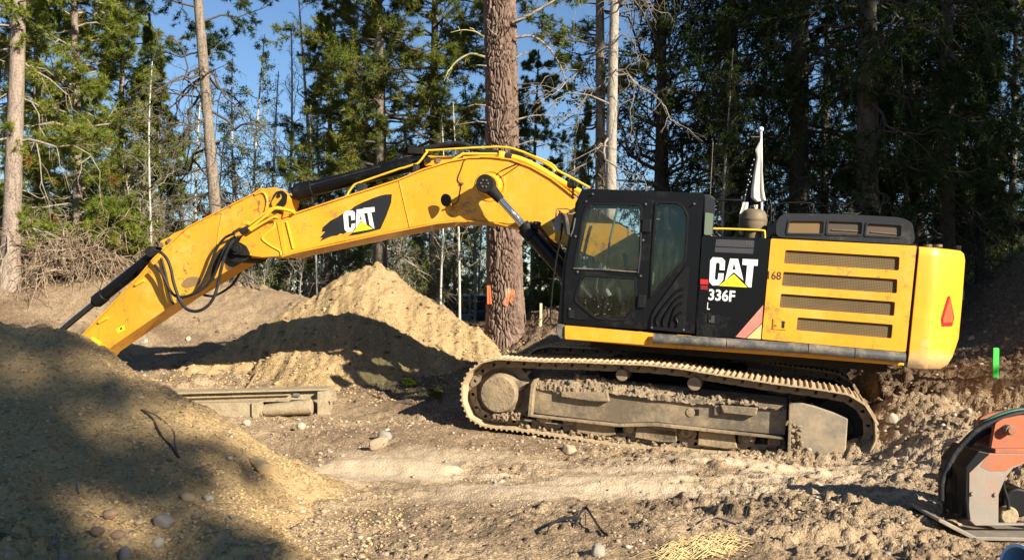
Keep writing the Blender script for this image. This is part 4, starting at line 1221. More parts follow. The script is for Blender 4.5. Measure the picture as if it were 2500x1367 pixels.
# bucket hidden behind the near pile
tip = FH.P(95, 1010, 0)
bx, bz = tip.x, tip.z
bk_o = [(bx-.1, bz+.35), (bx+.25, bz+.15), (bx+.35, bz-.25), (bx+.1, bz-.45), (bx-.55, bz-.5), (bx-1.0, bz-.35), (bx-.6, bz-.1)]
bucket = hpart('bucket', MB().prism(bk_o, -.62, .62), M_MUDST, .03, label='mud-coloured digging bucket resting behind the near pile')
for k in range(5):
    y_ = -.52+k*.26
    hpart('tooth', MB().prism([(bx-.95, bz-.30), (bx-1.2, bz-.38), (bx-.95, bz-.40)], y_-.05, y_+.05), M_MUDST, parent=bucket)
lk = FH.P(*z5(60, 1165), 0)
hpart('bucket_link', MB().tube([(lk.x, -.16, lk.z), (bx-.25, -.16, bz+.3)], .05, 8).tube([(lk.x, .16, lk.z), (bx-.25, .16, bz+.3)], .05, 8), M_MUDST)

# ---- undercarriage ----------------------------------------------------------------------
UV = -1.65   # outer edge of the near shoes
def upoly(pts, v, zf=None): return poly(pts, v, zf, FU)
def upart(name, mb, mat, bevel=0.0, smooth=None, parent=None):
    return mb.build(name, mat, parent or exc, MU if parent is None else None, bevel, smooth)
loop_px = [z3(190,905),z3(140,800),z3(112,700),z3(118,600),z3(150,500),z3(240,398),z3(330,350),z3(415,322),z3(570,328),z3(930,348),z3(1270,352),z3(1620,368),z3(1980,382),z3(2350,422),
           z4(470,374),z4(840,432),z4(1220,492),z4(1610,542),z4(1860,580),z4(2010,612),z4(2100,680),z4(2180,775),z4(2235,900),z4(2240,1000),z4(2205,1140),z4(2120,1255),z4(1960,1300),
           z4(1500,1262),z4(900,1205),z4(400,1170),z4(0,1130),z3(1960,1212),z3(1560,1165),z3(1230,1110),z3(900,1060),z3(640,1020),z3(430,1002),z3(300,980)]
loop = [Vector(FU.xz(*p, UV)) for p in loop_px]
def resample(lp, n):
    L = [0]
    m_ = len(lp)
    for i in range(m_): L.append(L[-1] + (lp[(i+1) % m_]-lp[i]).length)
    tot = L[-1]; out = []
    j = 0
    for k in range(n):
        s_ = tot*k/n
        while L[j+1] < s_: j += 1
        t = (s_-L[j])/(L[j+1]-L[j])
        out.append(lp[j].lerp(lp[(j+1) % m_], t))
    return out, tot
_, tot = resample(loop, 10)
NS = int(round(tot/0.212))
pts, _ = resample(loop, NS)
pitch = tot/NS
W = 0.35
# one shoe: plate with three grousers; local x along travel, z outwards, origin on outer plane of the plate
sh = MB()
p_ = pitch*0.485
prof = [(-p_, 0), (-p_, .018), (-p_+.012, .020), (-p_+.018, .040), (-p_+.032, .040), (-p_+.042, .020), (-.018, .018), (-.010, .038), (.006, .038), (.014, .018), (p_-.05, .018), (p_-.042, .038), (p_-.028, .038), (p_-.018, .020), (p_+.012, .006), (p_+.012, -.006), (p_-.01, -.002), (p_-.02, .0)]
sh.prism(prof, -W, W)
shoe_me_o = sh.build('track_shoe', M_SHOE, None); shoe_me = shoe_me_o.data; bpy.data.objects.remove(shoe_me_o)
lk_ = MB()
for sy in (-.10, .10):
    lk_.prism([(-p_-.01, -.035), (-p_+.02, -.012), (p_-.02, -.002), (p_, -.03), (p_+.03, -.07), (p_, -.105), (p_-.04, -.11), (-p_+.03, -.11), (-p_-.02, -.095)], sy-.022, sy+.022, [[(-.05, -.045), (-.02, -.03), (.0, -.05), (-.02, -.08), (-.045, -.075)]])
lk_.cyl((p_, -.135, -.065), (p_, .135, -.065), .034, 10)
link_o = lk_.build('track_link', M_LINK, None); link_me = link_o.data; bpy.data.objects.remove(link_o)
for side in (0, 1):
    yc = UV + W if side == 0 else 1.65 - W
    tr = bpy.data.objects.new('track', None); COL.objects.link(tr); tr.parent = exc; tr.matrix_local = MU
    tr['label'] = 'near track of dusty triple-bar shoes' if side == 0 else 'far track mostly hidden in shade under the machine'
    for i in range(NS):
        a = pts[i]; b_ = pts[(i+1) % NS]; pv = pts[i-1]
        c_ = (a+b_)/2
        d = (b_-a).normalized()
        nrm = Vector((-d.y, d.x))
        # loop runs clockwise seen from the near side: outwards normal
        if nrm.dot(c_ - Vector((0.0, .55))) < 0 : nrm = -nrm
        M = Matrix(((d.x, 0, nrm.x, c_.x), (0, 1, 0, yc), (d.y, 0, nrm.y, c_.y), (0, 0, 0, 1)))
        if nrm.x*d.y - nrm.y*d.x > 0:   # keep right-handed
            pass
        for nm, me_ in (('track_shoe', shoe_me), ('track_link', link_me)):
            o_ = bpy.data.objects.new(nm, me_); COL.objects.link(o_); o_.parent = tr; o_.matrix_local = M
# sprockets, final drives, idlers, frames, rollers
def gear(cx, cz, r0, r1, n, v0, v1):
    p = []
    for k in range(n):
        for (da, rr) in ((0, r0), (.28, r0), (.42, r1), (.58, r1), (.72, r0)):
            a = 2*math.pi*(k+da)/n
            p.append((cx+rr*math.cos(a), cz+rr*math.sin(a)))
    return MB().prism(p, v0, v1)
fd = FU.P(*z3(478, 672), UV+.05)
rd = abs(FU.P(*z3(478, 486), UV+.05).z - fd.z)
frame_main = [(852,520),(1000,510),(1500,560),(2350,660)]
for side in (0, 1):
    s_ = 1 if side == 0 else -1
    def Y(v): return v*s_
    tf = MB()
    # box beam
    beam = upoly([z3(835,590), z3(1100,612), z3(2400,720), z4(700,660), z4(1330,740), z4(1310,1000), z4(400,912), z4(0,866), z3(1700,960), z3(870,862), z3(835,850)], -1.5)
    tf.prism(beam, Y(-1.52), Y(-1.08))
    frame = upart('track_frame', tf, M_FRAME, .012)
    ledge = upoly([z3(835,868), z3(1700,962), z4(0,868), z4(1300,1012), z4(1295,1034), z4(0,900), z3(1700,990), z3(835,890)], -1.5)
    upart('frame_ledge', MB().prism(ledge, Y(-1.60), Y(-1.52)), M_MUDST, .006, parent=frame)
    # sloping top deck of the beam
    a0 = FU.P(*z3(850, 592), -1.52); a1 = FU.P(*z4(1330, 742), -1.52)
    dk = MB().add([(a0.x, Y(-1.515), a0.z), (a1.x, Y(-1.515), a1.z), (a1.x, Y(-1.25), a1.z+.11), (a0.x, Y(-1.25), a0.z+.14), (a1.x, Y(-1.05), a1.z+.11), (a0.x, Y(-1.05), a0.z+.14), (a1.x, Y(-1.05), a1.z), (a0.x, Y(-1.05), a0.z)],
                  [(0,1,2,3),(3,2,4,5),(5,4,6,7),(0,7,6,1),(0,3,5,7),(1,6,4,2)])
    upart('frame_deck', dk, M_FRAME, .01, parent=frame)
    # end plate at the sprocket
    ep = upoly([z3(838,560), z3(866,512), z3(880,512), z3(868,610), z3(838,884), z3(806,884)], -1.5)
    upart('end_plate', MB().prism(ep, Y(-1.62), Y(-1.10)), M_MUDST, .006, parent=frame)
    # recoil housing / idler guard
    ig = upoly([z4(1372,676), z4(1480,672), z4(1600,700), z4(1800,768), z4(1944,832), z4(1922,1165), z4(1860,1205), z4(1760,1225), z4(1640,1205), z4(1352,1150)], -1.5)
    upart('idler_guard', MB().prism(ig, Y(-1.56), Y(-1.50)), mat_basic('bare_guard_steel', (.25,.21,.155), .6, dirt=(.46,.34,.20), dirt_amt=.75, dscale=2.5, bumps=(16,.4,.01)) if side == 0 else M_FRAME, .012, parent=frame)
    gp = upoly([z4(1352,680), z4(1378,676), z4(1366,1150), z4(1336,1148)], -1.5)
    upart('guard_flange', MB().prism(gp, Y(-1.64), Y(-1.2)), M_MUDST, .006, parent=frame)
    gl = upoly([z4(1400,1160), z4(1640,1200), z4(1760,1222), z4(1920,1165), z4(1860,1225), z4(1740,1250), z4(1480,1205)], -1.5)
    upart('guard_foot', MB().prism(gl, Y(-1.62), Y(-1.40)), M_FRAME, .01, parent=frame)
    # slots/steps
    for (a, b_, c_, d_) in (((1085,690),(1140,690),(1420,722),(1100,722)),):
        pass
    st1 = upoly([z3(1130,640), z3(1600,650), z3(1615,740), z3(1440,735), z3(1130,690)], -1.52)
    upart('step', MB().prism(st1, Y(-1.60), Y(-1.50)), M_MUDST, .012, parent=frame)
    st2 = upoly([z4(660,690), z4(1040,720), z4(1020,800), z4(690,766)], -1.52)
    upart('step', MB().prism(st2, Y(-1.60), Y(-1.50)), M_MUDST, .012, parent=frame)
    for (x, y) in ((1085,640),):
        q0 = FU.P(*z3(1100, 665), -1.52); upart('step_hook', MB().box(q0.x-.035, q0.x+.03, Y(-1.56), Y(-1.50), q0.z-.05, q0.z+.05), M_STEEL, .01, parent=frame)
    q0 = FU.P(*z4(630, 740), -1.52); upart('step_hook', MB().box(q0.x-.04, q0.x+.03, Y(-1.56), Y(-1.50), q0.z-.07, q0.z+.05), M_STEEL, .01, parent=frame)
    hole = upoly([z4(312,732), z4(444,742), z4(440,806), z4(316,798)], -1.52)
    upart('adjuster_recess', MB().prism(rounded(hole, .015), Y(-1.5225), Y(-1.51)), M_VOID, parent=frame)
    q0 = FU.P(*z4(355, 772), -1.52); upart('adjuster_nut', MB().cyl((q0.x, Y(-1.53), q0.z), (q0.x, Y(-1.5), q0.z), .055, 10), M_MUDST, .006, parent=frame)
    # final drive and sprocket
    fc = (fd.x, fd.z)
    sp = upart('sprocket', gear(fc[0]+.02, fc[1], .38, .455, 21, Y(-1.36), Y(-1.24)), M_STEEL, .006)
    hub = MB()
    hub.cyl((fc[0], Y(-1.60), fc[1]), (fc[0], Y(-1.585), fc[1]), rd*.97, 36, r2=rd)
    hub.cyl((fc[0], Y(-1.585), fc[1]), (fc[0]+.0, Y(-1.28), fc[1]), rd, 36, r2=rd*1.28)
    upart('final_drive', hub, M_MUDST, .006, smooth=35, parent=sp)
    for k in range(12):
        a_ = 2*math.pi*k/12
        upart('bolt', MB().cyl((fc[0]+rd*.82*math.cos(a_), Y(-1.606), fc[1]+rd*.82*math.sin(a_)), (fc[0]+rd*.82*math.cos(a_), Y(-1.59), fc[1]+rd*.82*math.sin(a_)), .013, 6), M_MUDST, parent=sp)
    web = upoly([z3(600,520), z3(800,548), z3(720,640), z3(680,820), z3(560,860), z3(560,600)], -1.4)
    upart('drive_web', MB().prism(web, Y(-1.50), Y(-1.38)), M_MUDST, .02, parent=sp)
    # idler
    ic = FU.P(*z4(1890, 915), UV+W)
    idl = upart('idler', MB().cyl((ic.x, Y(-1.37), ic.z), (ic.x, Y(-1.23), ic.z), .36, 36).cyl((ic.x, Y(-1.42), ic.z), (ic.x, Y(-1.18), ic.z), .12, 20), M_VOID, .01, smooth=35)
    # carrier rollers
    for (zf, x, y, r_) in ((z3,1730,480,.075), (z4,393,484,.085)):
        q0 = FU.P(*zf(x, y), -1.5)
        upart('carrier_roller', MB().cyl((q0.x, Y(-1.50), q0.z), (q0.x, Y(-1.15), q0.z), r_, 22), M_LINK, .012, smooth=40)
    # bottom rollers
    for (zf, x, y) in ((z3,940,930), (z3,1210,950), (z3,1560,985), (z3,1820,1030), (z3,2370,1070), (z4,330,985), (z4,560,1010), (z4,920,1045), (z4,1225,1085)):
        q0 = FU.P(*zf(x, y), -1.45)
        rl = upart('track_roller', MB().cyl((q0.x, Y(-1.42), q0.z), (q0.x, Y(-1.18), q0.z), .105, 20).cyl((q0.x, Y(-1.49), q0.z+.02), (q0.x, Y(-1.42), q0.z+.02), .055, 12), M_MUDST, .01, smooth=40)
    # roller guards
    for g in ([z3(1280,920), z3(1640,950), z3(1672,1075), z3(1600,1092), z3(1420,1085), z3(1275,1045)],
              [z3(1885,990), z3(2290,1040), z3(2288,1150), z3(2100,1150), z3(1865,1105)],
              [z4(440,960), z4(800,1000), z4(830,1130), z4(700,1135), z4(430,1100)],
              [z4(-70,905), z4(215,935), z4(215,1060), z4(60,1060), z4(-70,1040)]):
        upart('roller_guard', MB().prism(upoly(g, -1.48), Y(-1.50), Y(-1.44)), M_MUDST, .01, parent=frame)
# mud lumps caked on the near frame
def blob_mesh(centers, radii, seed, flat=.7):
    """many rough lumps, one mesh (soil stuck to steel)"""
    bm = bmesh.new(); bmesh.ops.create_icosphere(bm, subdivisions=2, radius=1)
    bv = np.array([v.co[:] for v in bm.verts]); bf = np.array([[v.index for v in f.verts] for f in bm.faces]); bm.free()
    rg = np.random.RandomState(seed)
    Vv = []; Ff = []
    for i, (c_, r_) in enumerate(zip(centers, radii)):
        s_ = rg.uniform(.6, 1.3, 3) * r_
        d_ = 1 + rg.uniform(-.38, .22, len(bv))[:, None]
        Vv.append(bv*d_*s_ + np.array(c_)); Ff.append(bf + i*len(bv))
    return np.concatenate(Vv), np.concatenate(Ff)
rg = np.random.RandomState(8)
cs = []; rs = []
line = [z3(880,560), z3(1050,530), z3(1330,500), z3(1560,560), z3(1750,590), z3(2050,620), z3(2350,665), z4(150,590), z4(420,630), z4(650,640), z4(900,680), z4(1150,712), z4(1300,728)]
base_l = [z3(880,600), z3(1050,640), z3(1330,690), z3(1560,655), z3(1750,690), z3(2050,730), z3(2350,740), z4(150,650), z4(420,690), z4(650,700), z4(900,715), z4(1150,735), z4(1300,745)]
NX, NV = 420, 46
gx = np.zeros((NX, NV)); gz = np.zeros((NX, NV)); gv = np.zeros((NX, NV))
for i in range(NX):
    t = i/(NX-1)*(len(line)-1.001); k = int(t); f = t-k
    up_ = FU.P(line[k][0]*(1-f)+line[k+1][0]*f, line[k][1]*(1-f)+line[k+1][1]*f, -1.5)
    dn_ = FU.P(base_l[k][0]*(1-f)+base_l[k+1][0]*f, base_l[k][1]*(1-f)+base_l[k+1][1]*f, -1.5)
    for j in range(NV):
        w = j/(NV-1)
        gx[i, j] = up_.x; gv[i, j] = -1.555 + .42*w
        gz[i, j] = dn_.z + (up_.z-dn_.z)*min(1, w*2.4)**.6
nn_ = fbm(gx*7, gv*7+gz*5, 61, 5, .6); cl_ = clods(gx, gv*1.0+gz, .11, 62, .6)*.055 + clods(gx, gv+gz, .05, 63, .6)*.03
gz += (nn_*.035 + cl_)*1.0; gv -= (nn_*.03 + cl_*.8)
idx = np.arange(NX*NV).reshape(NX, NV)
fq = np.stack([idx[:-1, :-1].ravel(), idx[1:, :-1].ravel(), idx[1:, 1:].ravel(), idx[:-1, 1:].ravel()], 1)
ms = link('mud_layer', np_mesh('mud_layer', np.stack([gx.ravel(), gv.ravel(), gz.ravel()], 1), fq, True), M_MUD, exc, MU)
for i in range(140):
    px, py = (z4(rg.uniform(1372, 1480), rg.uniform(900, 1150)) if i < 60 else z3(rg.uniform(440, 700), rg.uniform(870, 930)))
    q = FU.P(px, py, -1.58); cs.append((q.x, rg.uniform(-1.6, -1.53), q.z)); rs.append(rg.uniform(.012, .035))
for i in range(200):
    px = rg.uniform(640, 2350); py = 880+(px-640)*.14
    q = FU.P(*z3(px, py+rg.uniform(60,110)), -1.5); cs.append((q.x, rg.uniform(-1.55, -1.3), q.z-.03)); rs.append(rg.uniform(.012, .035))
v_, f_ = blob_mesh(cs, rs, 3)
mud = link('caked_mud', np_mesh('caked_mud', v_, f_), M_MUD, exc, MU); mud['kind'] = 'stuff'
# carbody between the tracks
upart('carbody', MB().box(-.95, .95, -.62, .62, .42, .86).prism([(-1.25,.45),(-.4,.45),(-.4,.75),(-1.25,.65)], -1.1, 1.1).prism([(1.25,.45),(.4,.45),(.4,.75),(1.25,.65)], -1.1, 1.1), M_VOID, .03)

# ---- flag on the engine deck ------------------------------------------------------------
flag_root = empty('flag', (0, 0, 0), 'limp white and black flag hanging from a white pole behind the cab', 'flag')
Wm = FH.W
def wp(px, py, v): return Wm @ FH.P(px, py, v)
fb = wp(1861, 585, -.85)
flag_root.location = fb
def floc(p): return p - fb
M_FPOLE = mat_basic('white_pole', (.8,.8,.8), .35)
MB().tube([floc(wp(1861,588,-.85)), floc(wp(1859,450,-.85)), floc(wp(1858,322,-.85))], .016, 10).build('pole', M_FPOLE, flag_root, smooth=50)
lathe(MB(), floc(wp(1858,322,-.85)), [(.01,0),(.03,.01),(.034,.03),(.03,.05),(.01,.062)], 12).build('finial', M_FPOLE, flag_root, smooth=60)
MB().tube([floc(wp(1858,335,-.85)), floc(wp(1834,334.5,-.85))], .006, 6).build('cross_arm', M_STEEL, flag_root)
zfl = lambda x, y: (1700+x/4.409, 290+y/4.409)
def cloth(name, left, right, v, mat, fold, seed, nu=14, nv=40):
    """left/right: pixel edge polylines with equal count"""
    def samp(pl, t):
        k = min(int(t*(len(pl)-1)), len(pl)-2); f = t*(len(pl)-1)-k
        return (pl[k][0]*(1-f)+pl[k+1][0]*f, pl[k][1]*(1-f)+pl[k+1][1]*f)
    vs = []; fs = []
    for j in range(nv+1):
        t = j/nv
        L = samp(left, t); Rr = samp(right, t)
        for i in range(nu+1):
            u = i/nu
            px = L[0]*(1-u)+Rr[0]*u; py = L[1]*(1-u)+Rr[1]*u
            vv = v + fold*math.sin(u*9+seed+t*1.5)*(.3+t) + fold*.5*math.sin(u*21+seed*2-t*3)*t
            vs.append(floc(wp(*zfl(px, py), vv)))
    for j in range(nv):
        for i in range(nu):
            a = j*(nu+1)+i; fs.append((a, a+1, a+nu+2, a+nu+1))
    o_ = MB().add(vs, fs).build(name, mat, flag_root, smooth=80)
    md = o_.modifiers.new('thickness', 'SOLIDIFY'); md.thickness = .004
    return o_
M_CLOTH = mat_basic('off_white_cloth', (.66,.61,.50), .9, dirt=(.35,.28,.18), dirt_amt=.25, dscale=6)
M_CLOTHD = mat_basic('black_cloth', (.02,.02,.022), .9)
cloth('cloth_white', [(690,225),(634,340),(650,420),(615,600),(590,760),(585,850),(640,895)], [(700,225),(706,340),(706,450),(716,600),(726,760),(742,860),(748,880)], -.87, M_CLOTH, .010, 1)
cloth('cloth_black', [(672,300),(620,420),(580,560),(540,740),(505,870),(470,1010),(455,1180)], [(690,300),(700,420),(700,560),(690,740),(660,880),(600,1010),(520,1180)], -.80, M_CLOTHD, .03, 3)
cloth('cloth_white', [(500,900),(485,960),(465,1020),(460,1100),(450,1180),(470,1250)], [(560,900),(555,960),(520,1020),(500,1100),(505,1180),(512,1250)], -.85, M_CLOTH, .010, 5)
cloth('cloth_white', [(620,930),(622,960),(630,1000)], [(664,925),(662,960),(650,1005)], -.85, M_CLOTH, .01, 6)
# little stars along the black field
b = MB()
for (x, y) in ((622,440),(602,500),(585,552),(574,600),(562,655),(556,712),(542,765),(530,820),(592,620),(578,680)):
    c_ = zfl(x, y); 
    ps = []
    for k in range(10):
        rr = 1.7 if k % 2 == 0 else .8
        a_ = math.pi/2 + k*math.pi/5
        ps.append(floc(wp(c_[0]+rr*math.cos(a_), c_[1]-rr*math.sin(a_), -.90)))
    b.add(ps, [tuple(range(10))])
o_ = b.build('stars', M_WHITE, flag_root); o_['kind'] = 'stuff'

print('TMARK p3 %.1f' % (time.time()-T_START))
# ================================================================== TREES
def nrm(a):
    return a / np.maximum(np.linalg.norm(a, axis=-1, keepdims=True), 1e-9)

def batch_tubes(P, Rr, sides=5):
    n, K, _ = P.shape
    T = np.empty_like(P)
    T[:, 1:-1] = P[:, 2:] - P[:, :-2]; T[:, 0] = P[:, 1]-P[:, 0]; T[:, -1] = P[:, -1]-P[:, -2]
    T = nrm(T)
    ref = np.array([0.31, 0.22, 0.92])
    m0 = nrm(T.mean(1)); ref = np.where(np.abs((m0*ref).sum(-1, keepdims=True)) > .93, np.array([1.0, 0, 0]), ref)
    A = nrm(np.cross(T, ref[:, None, :])); B = np.cross(T, A)
    ang = np.arange(sides)/sides*2*np.pi
    V = P[:, :, None, :] + Rr[:, :, None, None]*(A[:, :, None, :]*np.cos(ang)[None, None, :, None] + B[:, :, None, :]*np.sin(ang)[None, None, :, None])
    base = (np.arange(n)*K*sides)[:, None, None]
    i = np.arange(K-1)[None, :, None]*sides; j = np.arange(sides)[None, None, :]; j2 = (np.arange(sides)+1) % sides
    j2 = j2[None, None, :]
    f = np.stack([base+i+j, base+i+j2, base+i+sides+j2, base+i+sides+j], -1).reshape(-1, 4)
    return V.reshape(-1, 3), f

def along(par, t):
    """par (n,K,3), t (n,m) -> pos, tangent (n,m,3)"""
    n, K, _ = par.shape
    s = np.clip(t, 0, .999)*(K-1); k = s.astype(int); f = (s-k)[..., None]
    idx = np.arange(n)[:, None]
    a = par[idx, k]; b = par[idx, k+1]
    return a*(1-f)+b*f, nrm(b-a)

def sprout(par, per, t0, t1, frac, ang, K, droop, rg, flat=0.0, jit=.12, lmin=0.0, up=0.0):
    n = len(par)
    t = t0 + (t1-t0)*(np.arange(per)[None, :] + rg.rand(n, per))/per
    pos, tan = along(par, t)
    L0 = np.linalg.norm(par[:, 1:]-par[:, :-1], axis=-1).sum(1)[:, None]
    L = L0*frac*(1.15-0.75*t)*rg.uniform(.6, 1.25, (n, per)) + lmin
    rnd = rg.normal(size=(n, per, 3)); rnd[..., 2] *= (1-flat)
    perp = nrm(rnd - tan*(rnd*tan).sum(-1, keepdims=True))
    a = np.radians(ang)*rg.uniform(.65, 1.3, (n, per, 1))
    d = nrm(tan*np.cos(a) + perp*np.sin(a) + np.array([0, 0, up]))
    s = np.linspace(0, 1, K)[None, None, :, None]
    P = pos[:, :, None, :] + d[:, :, None, :]*s*L[:, :, None, None]
    P = P + np.array([0, 0, -1.0])*droop*(s**2)*L[:, :, None, None]
    P = P + np.cumsum(rg.normal(size=(n, per, K, 3))*jit*L[:, :, None, None]/K*(s > 0), 2)
    return P.reshape(-1, K, 3)

def needles(pos, axis, n, ln, w, rg, spread=.8):
    """n thin triangles round every tuft"""
    N_ = len(pos)
    d = nrm(axis[:, None, :] + spread*rg.normal(size=(N_, n, 3)))
    l = ln*rg.uniform(.6, 1.2, (N_, n, 1))
    sd = nrm(np.cross(d, rg.normal(size=(N_, n, 3))))*w*.5
    b = pos[:, None, :] + d*l*rg.uniform(0, .25, (N_, n, 1))
    V = np.stack([b-sd, b+sd, b+d*l+sd*.25], 2).reshape(-1, 3)
    f = np.arange(len(V)).reshape(-1, 3)
    var = np.repeat(np.clip(rg.normal(.5, .22, N_), 0, 1), n*3)
    return V, f, var

def leaves(pos, size, rg):
    N_ = len(pos)
    a = nrm(rg.normal(size=(N_, 3))); b = nrm(np.cross(a, rg.normal(size=(N_, 3))))
    s = (size*rg.uniform(.5, 1.2, (N_, 1)))
    V = np.stack([pos-a*s*.5, pos+b*s*.34, pos+a*s*.5, pos-b*s*.34], 1).reshape(-1, 3)
    f = np.arange(len(V)).reshape(-1, 4)
    return V, f, np.repeat(np.clip(rg.normal(.5, .25, N_), 0, 1), 4)

def mat_leaf(name, c0, c1, c2, trans=.35, brown=None, brown_amt=.0):
    m, nt, b = new_mat(name)
    nt.nodes.remove(b); out = nt.nodes['Material Output']
    v = attr(nt, 'var')
    oi = nt.nodes.new('ShaderNodeObjectInfo').outputs['Random']
    big = noise(nt, coord(nt), .8, 3)
    v2 = mathn(nt, 'ADD', mathn(nt, 'MULTIPLY', v, .6), mathn(nt, 'MULTIPLY', big, .5))
    c = mix(nt, ramp(nt, v2, .3, .55), c0, c1)
    c = mix(nt, ramp(nt, v2, .6, .82), c, c2)
    c = mix(nt, ramp(nt, oi, 0, 1, 0, .30), c, c1)
    if brown:
        c = mix(nt, ramp(nt, noise(nt, coord(nt), 1.6, 3), .60, .66, 0, brown_amt), c, brown)
    d = nt.nodes.new('ShaderNodeBsdfDiffuse'); nt.links.new(c, d.inputs['Color'])
    t = nt.nodes.new('ShaderNodeBsdfTranslucent'); nt.links.new(c, t.inputs['Color'])
    mx = nt.nodes.new('ShaderNodeMixShader'); mx.inputs[0].default_value = trans
    nt.links.new(d.outputs[0], mx.inputs[1]); nt.links.new(t.outputs[0], mx.inputs[2])
    nt.links.new(mx.outputs[0], out.inputs['Surface'])
    return m

def mat_bark(name, c0, c1, cr, vs=(1, 1, .18), sc=14, dist=.03, lichen=None):
    m, nt, b = new_mat(name)
    co = coord(nt, 'Object', vs)
    n1 = noise(nt, co, sc, 6, .65, .6)
    n2 = noise(nt, coord(nt), 30, 4, .7)
    c = mix(nt, ramp(nt, n1, .42, .60), cr, c0)
    c = mix(nt, ramp(nt, n2, .35, .7), c, c1)
    if lichen:
        c = mix(nt, ramp(nt, noise(nt, coord(nt), 5, 6, .7), .60, .66, 0, .8), c, lichen)
    nt.links.new(c, b.inputs['Base Color']); b.inputs['Roughness'].default_value = .9
    b.inputs['Specular IOR Level'].default_value = .15
    bump(nt, b, mathn(nt, 'ADD', n1, mathn(nt, 'MULTIPLY', n2, .3)), .9, dist)
    return m

L_PINE = mat_leaf('pine_needles', (.055, .085, .018), (.16, .185, .036), (.30, .29, .06), .35, (.20, .10, .035), .7)
L_PINE2 = mat_leaf('yellowing_pine_needles', (.085, .13, .022), (.21, .25, .040), (.37, .36, .07), .35, (.26, .12, .04), .85)
L_DARK = mat_leaf('dark_fir_needles', (.016, .034, .012), (.042, .066, .022), (.10, .13, .04), .25)
L_ASP = mat_leaf('young_aspen_leaves', (.10, .15, .025), (.20, .26, .045), (.34, .37, .09), .5)
L_DLEAF = mat_leaf('dark_green_leaves', (.03, .06, .014), (.06, .11, .022), (.12, .18, .035), .45)  # deeper green leaf tone for the dark broadleaf trees
B_PINE = mat_bark('pine_bark', (.22, .17, .125), (.32, .26, .20), (.07, .05, .035))
B_PINEL = mat_bark('pale_pine_bark', (.28, .21, .155), (.38, .30, .235), (.09, .06, .045))
B_GREY = mat_bark('grey_bark', (.34, .29, .23), (.42, .37, .30), (.16, .13, .10), (1, 1, .5), 22, .012)
B_PALE = mat_bark('pale_aspen_bark', (.56, .53, .45), (.62, .59, .52), (.20, .17, .13), (1, 1, 1.6), 9, .006)
B_DARK = mat_bark('dark_bark', (.055, .042, .033), (.085, .068, .052), (.022, .017, .014))
B_DARKL = mat_bark('dark_trunk_bark', (.10, .085, .065), (.14, .12, .09), (.035, .028, .02), (1, 1, .3), 12, .03)
B_TWIG = mat_bark('dead_grey_twig_bark', (.27, .225, .17), (.36, .31, .24), (.13, .10, .075), (1, 1, 1), 12, .004)
B_TWIGD = mat_bark('dark_twig_bark', (.09, .07, .055), (.14, .115, .09), (.04, .03, .025), (1, 1, 1), 12, .004)
B_MOSS = mat_bark('mossy_twig_bark', (.42, .40, .16), (.5, .46, .22), (.22, .19, .11), (1, 1, 1), 12, .004)

def trunk_mesh(name, h, r0, r1, rg, sides=18, K=30, bend=.15, lean=(0, 0), flare=.35):
    z = np.linspace(-.4, h, K)
    t = np.clip(z/h, 0, 1)
    ph = rg.uniform(0, 6, 4)
    x = lean[0]*t + bend*(np.sin(t*3.1+ph[0])-np.sin(ph[0])) * t
    y = lean[1]*t + bend*(np.sin(t*2.7+ph[1])-np.sin(ph[1])) * t
    P = np.stack([x, y, z], 1)[None]
    Rr = (r1 + (r0-r1)*(1-t)**.9 + r0*flare*np.exp(-np.maximum(z, 0)/.35))[None]
    V, f = batch_tubes(P, Rr, sides)
    V = V.reshape(K, sides, 3)
    c = P[0][:, None, :]
    ang = np.arange(sides)/sides*2*np.pi
    k = 1 + .10*(vnoise(np.cos(ang)[None]*2.2+z[:, None]*.6+50, np.sin(ang)[None]*2.2+z[:, None]*2.3+20, 3)-.5)
    V = c + (V-c)*k[..., None]
    return np_mesh(name, V.reshape(-1, 3), f, True), P[0]

